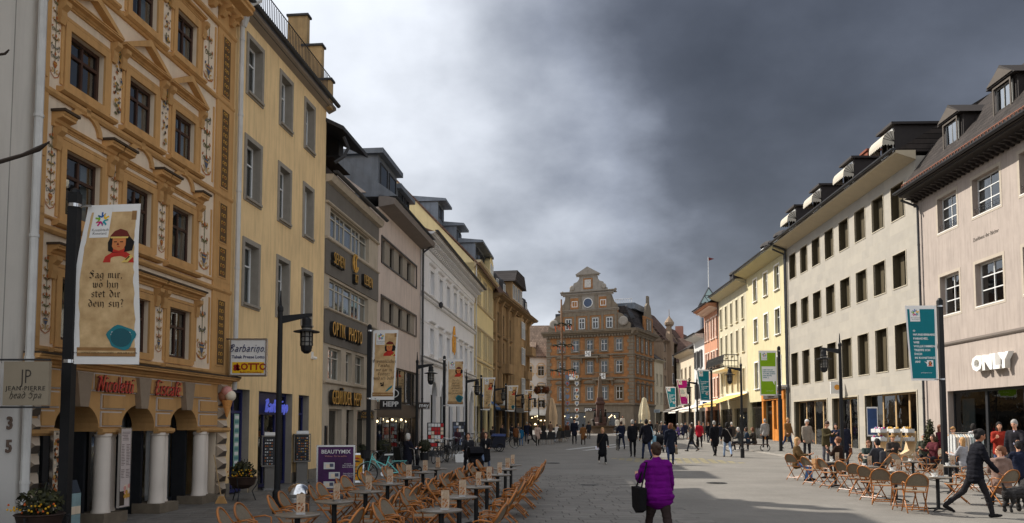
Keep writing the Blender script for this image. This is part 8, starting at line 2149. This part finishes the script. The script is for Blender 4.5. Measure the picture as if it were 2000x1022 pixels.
# ---------------------------------------------------------------- square: fountain, maypole, parasols, terrace
red_stone = mat('red_granite', srgb(78, 54, 46), .7, .25, 2, .3, 12, streak=.4); basin_stone = mat('basin_stone', srgb(104, 90, 76), .85, .2, 2, .3, 15, streak=.4); bronze = mat('dark_bronze', srgb(44, 40, 36), .5, .3, 4, metal=.5)
def fountain():
 Y = 109.0; x = 1172 - 1000; p = Vector((x / FPX * Y, Y, gz(Y)))
 t = thing('fountain', 'tall red granite obelisk fountain with bronze figures and a round basin', 'fountain', p); t.scale = (.64, .64, .68)
 b = MB(); b.lathe([(5.2, 0), (5.2, .16), (4.9, .16), (4.9, .32), (4.6, .32), (4.6, .4)], n=8, a0=.39); b.build('steps', basin_stone, t)
 b = MB(); b.lathe([(2.7, .4), (2.9, .5), (2.75, 1.0), (3.2, 1.35), (3.3, 1.5), (3.0, 1.5), (2.9, 1.2), (.1, 1.2)], n=24); b.build('basin', basin_stone, t, smooth=30)
 b = MB(); b.lathe([(2.92, 1.36), (.1, 1.37)], n=24); b.build('water', mat('fountain_water', srgb(40, 50, 50), .05, .05), t)
 b = MB(); b.lathe([(1.5, 1.2), (1.5, 2.0), (1.3, 2.2), (1.3, 3.2)], n=8, a0=.39); b.lathe([(1.15, 3.2), (1.05, 5.6), (1.35, 5.8), (1.35, 6.1), (1.0, 6.3), (.95, 6.9), (.6, 7.2)], n=4, a0=.785); b.build('pedestal', red_stone, t)
 b = MB(); b.lathe([(.75, 7.1), (.7, 7.6), (.42, 11.0), (.02, 11.7)], n=4, a0=.785); b.build('obelisk', basin_stone, t)
 for k in range(4):
  a = R(90 * k); c = (1.15 * math.cos(a), 1.15 * math.sin(a)); b = MB()
  b.prism([(c[0] + .42 * math.cos(s), c[1] + .42 * math.sin(s)) for s in [2 * math.pi * i / 8 for i in range(8)]], 2.2, 2.5, 'z')
  seg(b, (c[0], c[1], 2.6), (c[0], c[1], 3.6), .3, .26); seg(b, (c[0], c[1], 3.6), (c[0], c[1], 4.15), .26, .18, 1.5); b.ball((c[0], c[1], 4.55), .2, 8, 6); b.build('bronze_figure', bronze, t)
 for k in range(4):
  a = R(45 + 90 * k); b = MB(); seg(b, (1.9 * math.cos(a), 1.9 * math.sin(a), 1.5), (2.1 * math.cos(a), 2.1 * math.sin(a), 2.3), .22, .18); b.ball((2.25 * math.cos(a), 2.25 * math.sin(a), 2.6), (.24, .24, .26), 8, 6); seg(b, (2.3 * math.cos(a), 2.3 * math.sin(a), 2.6), (2.55 * math.cos(a), 2.55 * math.sin(a), 2.5), .1, .08); b.build('spouting_head', mat('beast_grey', srgb(120, 112, 102), .8, .2) if k % 2 else bronze, t)
fountain()
def maypole():
 Y = 104.0; X = (1100 - 1000) / FPX * Y; t = thing('maypole', 'tall maypole with three wreaths and two rows of guild shields', 'maypole', (X, Y, gz(Y)))
 b = MB(); b.tube([(0, 0, 0), (-.2, 0, 17.4)], [.2, .11], 10); b.build('pole', mat('pole_wood', srgb(104, 74, 48), .8, .25, 3), t, smooth=True)
 for z, r in ((14.1, 1.1), (11.4, 1.3), (8.2, 1.6)):
  q = random.Random(int(z)); b = MB(); b.tube([(r * math.cos(a), r * math.sin(a), z + .1 * math.sin(6 * a)) for a in [2 * math.pi * i / 24 for i in range(24)]], .07, 6, closed=True); w = b.build('wreath', mat('wreath_green', srgb(36, 40, 28), .9, .4, 6), t)
  b = MB()
  for i in range(60): a = q.uniform(0, 6.28); leaves(b, (r * math.cos(a), r * math.sin(a), z), (.13, .13, .15), 2, q, .16)
  for i in range(12): a = q.uniform(0, 6.28); b.tube([(r * math.cos(a), r * math.sin(a), z - .1), (r * math.cos(a) + .05, r * math.sin(a), z - q.uniform(.4, .9))], .03, 4, 2)
  b.build('greenery', ['leaf_dark', 'leaf_olive', 'flower_orange'], w)
 sm = ['white_paint', mat('shield_blue', srgb(120, 134, 160), .7, .2), mat('shield_red', srgb(176, 84, 50), .7, .2), mat('shield_gold', srgb(206, 164, 84), .7, .2)]
 for j in range(8):
  for s, x in ((0, .55), (1, 1.75)):
   z = 7.3 - j * .85; b = MB(); b.prism([(x - .24, z + .3), (x + .24, z + .3), (x + .26, z), (x, z - .34), (x - .26, z)], -.06, 0, 'y', 0 if s else 1); b.prism([(x - .13, z + .18), (x + .13, z + .18), (x + .13, z), (x, z - .16), (x - .13, z)], -.08, -.061, 'y', (j + s * 2) % 3 + 1); b.build('shield', sm, t)
 b = MB()
 for x in (.55, 1.75): b.tube([(x, 0, 8.1), (x, 0, 1.0)], .02, 4)
 b.build('hanging_cord', 'iron', t)
maypole()
for px, Y, yt, lab in ((1077, 98.0, 778, 'closed beige parasol on the café terrace by the frescoed house'), (1258, 100.0, 777, 'closed cream parasol standing before the orange corner building')):
 p = on_y(px, yt, Y); h = p.z - gz(Y); t = thing('closed_parasol', lab, 'parasol', (p.x, Y, gz(Y)), 0, 'closed parasols on the square')
 b = MB(); b.tube([(0, 0, 0), (0, 0, h)], .05, 8); b.build('pole', 'steel', t)
 b = MB(); n = 24; prof = [(.62, .9), (.55, 1.6), (.58, 2.4), (.44, 3.4), (.2, h - .1), (.05, h)]
 for r, z in prof:
  for i in range(n): a = 2 * math.pi * i / n; rr = r * (1 + .28 * (1 if i % 4 == 0 else (-.6 if i % 4 == 2 else 0))); b.v.append((rr * math.cos(a), rr * math.sin(a), z + .06 * math.sin(a * 3)))
 for k in range(len(prof) - 1):
  for i in range(n): j = (i + 1) % n; b.f.append((k * n + i, k * n + j, k * n + n + j, k * n + n + i)); b.m.append(0)
 b.build('canopy', mat('parasol_beige', srgb(196, 170, 138), .9, .1, 2) if px < 1100 else mat('parasol_cream', srgb(206, 194, 164), .9, .1, 2), t)
 b = MB(); b.box(-.45, -.45, 0, .45, .45, .12); b.build('base', 'stone_grey', t)
def terrace_set(px, py, i):
 p = at(px, py); t = thing('terrace_chair', 'black wicker terrace chair %s from the left under the closed beige parasol' % ORD[i], 'chair', p, R(70 + 40 * (i % 3)), 'black chairs on the far terrace')
 b = MB(); b.box(-.3, -.3, .38, .3, .3, .5); b.build('seat', 'anthracite', t); b = MB(); b.prism([(-.3, .45), (-.22, .45), (-.3, 1.0), (-.38, 1.0)], -.32, .32, 'y'); b.build('backrest', 'anthracite', t)
 for sx in (-.26, .26):
  for sy in (-.26, .26): b = MB(); b.box(sx - .02, sy - .02, 0, sx + .02, sy + .02, .4); b.build('leg', 'steel', t)
for i, (px, py) in enumerate(((1063, 868), (1074, 868), (1085, 866), (1098, 864), (1106, 862))): terrace_set(px, py, i)
# two balls of dry flowers on the last lamp post
for px, k in ((1050, 'left'), (1066, 'right')):
 p = on_y(px, 762, 95.9); t = thing('flower_ball', 'brown dried flower ball, the %s of the pair on the post' % k, 'flower ball', p, 0, 'flower balls on the post'); q = random.Random(px); b = MB(); b.ball((0, 0, 0), .36, 10, 8); b.build('core', mat('ball_brown', srgb(92, 52, 32), .9, .3, 8), t); b = MB(); leaves(b, (0, 0, 0), (.5, .5, .5), 500, q, .16, 3); b.build('petals', ['ball_brown', mat('ball_rust', srgb(134, 76, 44), .9, .3, 8), 'leaf_dark'], t)
 b = MB(); b.tube([(0, 0, .3), (0, 0, .75), (.12 if px < 1060 else -.8, 0, .8)], .03, 5); b.build('hanger', 'iron', t)

# ---------------------------------------------------------------- awnings
def awning(label, px0, px1, ytop, Y, side, out, drop, L, col_, z):
 """canvas sheet fixed to the house wall, L metres along the row"""
 if side > 0: t = thing('awning', label, 'awning', (RA + RM * Y, Y, z), math.atan2(-1, -RM))
 else: t = thing('awning', label, 'awning', (LA + LM * Y, Y, z), math.atan2(1, LM))
 b = MB(); n = 10
 for i in range(n):
  xa, xb = L * i / n, L * (i + 1) / n
  b.poly([(xa, -.05, 0), (xb, -.05, 0), (xb, -out, -drop), (xa, -out, -drop)]); b.poly([(xa, -out, -drop), (xb, -out, -drop), (xb, -out, -drop - .22), ((xa + xb) / 2, -out, -drop - .3), (xa, -out, -drop - .22)])
 b.build('canvas', col_, t); b = MB(); b.tube([(0, -out, -drop), (L, -out, -drop)], .04, 6); b.build('front_rail', 'steel', t)
 b = MB(); b.box(0, -.2, -.02, L, 0, .18); b.build('cassette', 'white_paint', t)
 for x in (.2, L - .2): b = MB(); b.tube([(x, -.1, -.5), (x, -out, -drop)], .025, 5); b.build('arm', 'steel', t)
ya = mat('awning_yellow', srgb(236, 196, 110), .9, .05, 2); wa = mat('awning_white', srgb(222, 214, 202), .9, .06, 2)
awning('wide yellow awning over the pavement in front of the cream house', 0, 0, 0, 93.0, 1, 3.4, 1.1, 9.0, ya, 5.2)
awning('white awning below the iron balcony', 0, 0, 0, 97.0, 1, 3.2, 1.0, 3.6, wa, 4.9); awning('white awning on the coral house', 0, 0, 0, 104.6, 1, 3.6, 1.0, 6.8, wa, 4.8); awning('white awning on the narrow white house', 0, 0, 0, 111.6, 1, 3.8, 1.0, 5.6, wa, 4.7)
awning('small blue awning on the yellow gabled house', 0, 0, 0, 69.5, -1, 1.6, 1.1, 3.2, mat('awning_blue', srgb(44, 86, 140), .85, .1), 4.6)
awning('grey canopy awning on the lane corner beyond the white house', 0, 0, 0, 121.0, 1, 3.0, 1.0, 6.0, mat('awning_grey', srgb(120, 116, 110), .9), 5.0)

# ---------------------------------------------------------------- things on the pavements
for i, (px, py, r, lab) in enumerate(((691, 916, .34, 'clipped round bush beside the yellow poster board'), (707, 912, .34, 'clipped round bush right of the first one'), (748, 906, .42, 'large clipped bush behind the scooter'), (829, 899, .36, 'clipped bush by the downpipe of the white house'))):
 p = at(px, py); q = random.Random(px); t = thing('topiary_bush', lab, 'bush', p, 0, 'round bushes along the shops')
 b = MB(); b.lathe([(r * .6, 0), (r * .7, .38), (r * .62, .38), (r * .55, .34)], n=12); b.build('pot', 'anthracite', t); b = MB(); b.ball((0, 0, .38 + r * .95), r * .86, 10, 8); leaves(b, (0, 0, .38 + r * .95), (r, r, r), 900, q, .07); b.build('crown', ['leaf_dark', 'leaf_olive'], t)
def conifer():
 p = at(1818, 916); q = random.Random(5); t = thing('potted_conifer', 'bushy potted conifer beside the bread baskets', 'plant', p)
 b = MB(); b.lathe([(.26, 0), (.32, .5), (.28, .5), (.26, .44)], n=12); b.build('pot', 'anthracite', t); b = MB(); b.tube([(0, 0, .4), (0, 0, 1.5)], .04, 5)
 for i in range(16):
  a = q.uniform(0, 6.28); h = q.uniform(.9, 2.1); r = q.uniform(.1, .42); leaves(b, (r * math.cos(a) * .8, r * math.sin(a) * .8, h * .8 + .1), (.13, .13, .36), 70, q, .09, 2, 1.6)
 b.build('crown', ['leaf_dark', 'leaf_olive'], t)
conifer()
def bread_racks():
 q = random.Random(11)
 for i, px in enumerate((1722, 1748, 1776)):
  p = at(px, 901); t = thing('basket_rack', 'wooden curved rack of snack baskets, %s from the left before the travertine shop' % ORD[i], 'display rack', p, R(-78), 'basket racks at the shop')
  b = MB(); pts = [(-.45, .25), (-.2, .3), (.05, .5), (.15, .9), (.17, 1.5), (.13, 1.5), (.1, .9), (0, .54), (-.22, .36), (-.45, .3)]
  b.prism([(y, z) for y, z in pts], -.38, .38, 'x'); b.build('curved_board', mat('rack_wood', srgb(206, 178, 138), .6, .1, 4), t)
  for s in (-.36, .36): b = MB(); b.box(s - .02, -.3, 0, s + .02, .2, .3); b.build('leg', 'rack_wood', t)
  for z in (1.0, 1.42):
   for k in range(2):
    b = MB(); x = -.19 + k * .38; b.box(x - .17, -.3, z, x + .17, .08, z + .03); b.box(x - .17, -.3, z, x + .17, -.28, z + .2); b.box(x - .17, -.28, z, x - .15, .08, z + .2); b.box(x + .15, -.28, z, x + .17, .08, z + .2); o = b.build('basket', 'curtain', t)
    b = MB()
    for n in range(14): b.ball((x + q.uniform(-.12, .12), q.uniform(-.24, .02), z + q.uniform(.1, .26)), (.06, .05, .06), 6, 4, q.randrange(3))
    b.build('goods', [['white_paint', 'shield_blue', 'logo_pink'], ['white_paint', 'shield_gold', 'orn_gold'], ['shield_gold', 'orn_gold', 'white_paint']][i], o)
 p = at(1706, 897); t = thing('poster_stand', 'narrow blue lit poster by the travertine shop window', 'sign', (p.x, p.y, p.z), R(-25)); b = MB(); b.box(-.04, -.03, 0, .04, .03, 1.2); b.build('post', 'steel', t); b = MB(); b.box(-.27, -.05, 1.2, .27, .05, 2.75); b.build('case', 'white_paint', t); b = MB(); b.box(-.23, -.056, 1.28, .23, -.051, 2.67); b.build('poster', mat('poster_blue', srgb(40, 66, 110), .4, .3, 3), t)
bread_racks()
def clothes_rail():
 p = at(1888, 926); t = thing('clothes_rail', 'rail of pale clothes at the black shop entrance', 'clothes rail', p, R(10)); b = MB()
 for s in (-.7, .7): b.tube([(s, 0, 0), (s, 0, 1.6)], .02, 6)
 b.tube([(-.7, 0, 1.6), (.7, 0, 1.6)], .02, 6); b.build('frame', 'steel', t)
 for i in range(12): b = MB(); x = -.6 + i * .11; b.prism([(-.22, .75), (.22, .75), (.2, 1.45), (.05, 1.55), (-.05, 1.55), (-.2, 1.45)], x - .025, x + .025, 'x'); b.build('garment', ['curtain', 'cream', 'white_paint', 'panel_pale'][i % 4], t)
clothes_rail()
def bench():
 p = at(1460, 882); t = thing('bench', 'dark slatted bench with three sitters by the lamp', 'bench', p, R(-8))
 for k in range(4): b = MB(); b.box(-1.3, -.24 + k * .12, .43, 1.3, -.14 + k * .12, .47); b.build('slat', mat('bench_wood', srgb(70, 50, 36), .7, .2, 4), t)
 for x in (-1.1, 1.1): b = MB(); b.tube([(x + .3 * math.cos(a), 0, .24 + .24 * math.sin(a)) for a in [2 * math.pi * i / 14 for i in range(14)]], .025, 5, closed=True); b.build('leg', 'iron', t)
bench()
def pushchair(px, py, rz, lab):
 p = at(px, py); t = thing('pushchair', lab, 'pushchair', p, R(rz), 'pushchairs'); fb = cloth((26, 26, 30))
 b = MB(); b.prism([(-.3, .5), (.25, .42), (.32, .62), (-.1, .72), (-.3, 1.0)], -.22, .22, 'y'); b.build('seat', fb, t)
 b = MB(); b.prism(arc(-.15, .8, .36, .34, R(20), R(200), 8), -.25, .25, 'y'); b.build('hood', fb, t)
 b = MB()
 for s in (-.24, .24): b.tube([(-.62, s, 1.05), (-.25, s, .7), (.35, s, .18)], .015, 5); b.tube([(.2, s, .55), (-.35, s, .16)], .015, 5)
 b.tube([(-.62, -.24, 1.05), (-.62, .24, 1.05)], .018, 5); b.build('frame', 'iron', t); b = MB(); b.box(-.3, -.2, .2, .22, .2, .34); b.build('basket', fb, t)
 for x in (-.35, .35):
  for s in (-.27, .27): b = MB(); b.tube([(x + .12 * math.cos(a), s, .14 + .12 * math.sin(a)) for a in [2 * math.pi * i / 12 for i in range(12)]], .025, 5, closed=True); b.build('wheel', 'rubber', t)
pushchair(930, 934, -75, 'black pushchair between the two parents'); pushchair(1287, 884, 85, 'black pushchair among the people walking away')
p = at(1206, 880); bicycle('dark bicycle pushed by the man in navy', p.x, p.y, R(88), 'anthracite', 3, False, 0, 1.05)
def scooter():
 p = at(793, 926); t = thing('mobility_scooter', 'dark mobility scooter under the white-haired person', 'scooter', p, R(40)); b = MB(); b.box(-.4, -.27, .2, .45, .27, .32); b.box(-.4, -.22, .32, -.02, .22, .5); b.build('body', 'anthracite', t)
 b = MB(); b.prism([(-.36, .5), (-.28, .5), (-.38, 1.05), (-.46, 1.05)], -.24, .24, 'y'); b.build('backrest', 'rubber', t); b = MB(); b.tube([(.42, 0, .3), (.36, 0, .95), (.3, -.25, 1.0)], .025, 6); b.tube([(.36, 0, .95), (.3, .25, 1.0)], .02, 6); b.build('tiller', 'steel', t)
 for x in (-.3, .4):
  for s in (-.28, .28): b = MB(); b.tube([(x + .13 * math.cos(a), s, .15 + .13 * math.sin(a)) for a in [2 * math.pi * i / 12 for i in range(12)]], .035, 5, closed=True); b.build('wheel', 'rubber', t)
scooter()
for i, (px, py, lab) in enumerate(((851, 892, 'stand of pale and red magazines against the white house'), (898, 880, 'blue postcard stand in front of the white house arch'))):
 p = at(px, py); t = thing('postcard_stand', lab, 'display rack', p, R(15), 'print stands at the white house'); q = random.Random(px); b = MB(); b.box(-.45, 0, 0, .45, .3, 1.9); b.build('frame', 'anthracite', t)
 for j in range(7):
  for k in range(5): b = MB(); x = -.43 + k * .175; b.box(x, -.03, .35 + j * .22, x + .15, 0, .53 + j * .22); b.build('magazine', [['white_paint', 'print_red', 'curtain', 'cream'], ['shield_blue', 'orn_blue', 'white_paint', 'anthracite']][i][q.randrange(4)], t)
p = at(900, 903); t = thing('shopping_bag', 'white shopping bag standing on the ground by the bicycles', 'bag', p, R(20)); b = MB(); b.prism([(-.3, 0), (.3, 0), (.36, .3), (.1, .42), (-.34, .36)], -.14, .14, 'y'); b.build('sack', 'white_paint', t); b = MB(); b.tube([(-.2, 0, .36), (-.1, 0, .5), (.1, 0, .5), (.15, 0, .38)], .012, 5); b.build('handle', 'white_paint', t)
p = at(1597, 946); t = thing('paper_bag', 'brown paper bags on the cane chair by the blonde woman', 'bag', (p.x, p.y, p.z + .5), R(20)); b = MB(); b.box(-.16, -.1, 0, .1, .08, .34); b.box(-.05, -.2, 0, .16, -.11, .28); b.build('sack', mat('kraft', srgb(170, 128, 86), .8, .15), t); b = MB(); b.tube([(-.08, 0, .33), (-.06, 0, .44), (.02, 0, .44), (.03, 0, .33)], .01, 5); b.build('handle', 'kraft', t)
fuse_all()
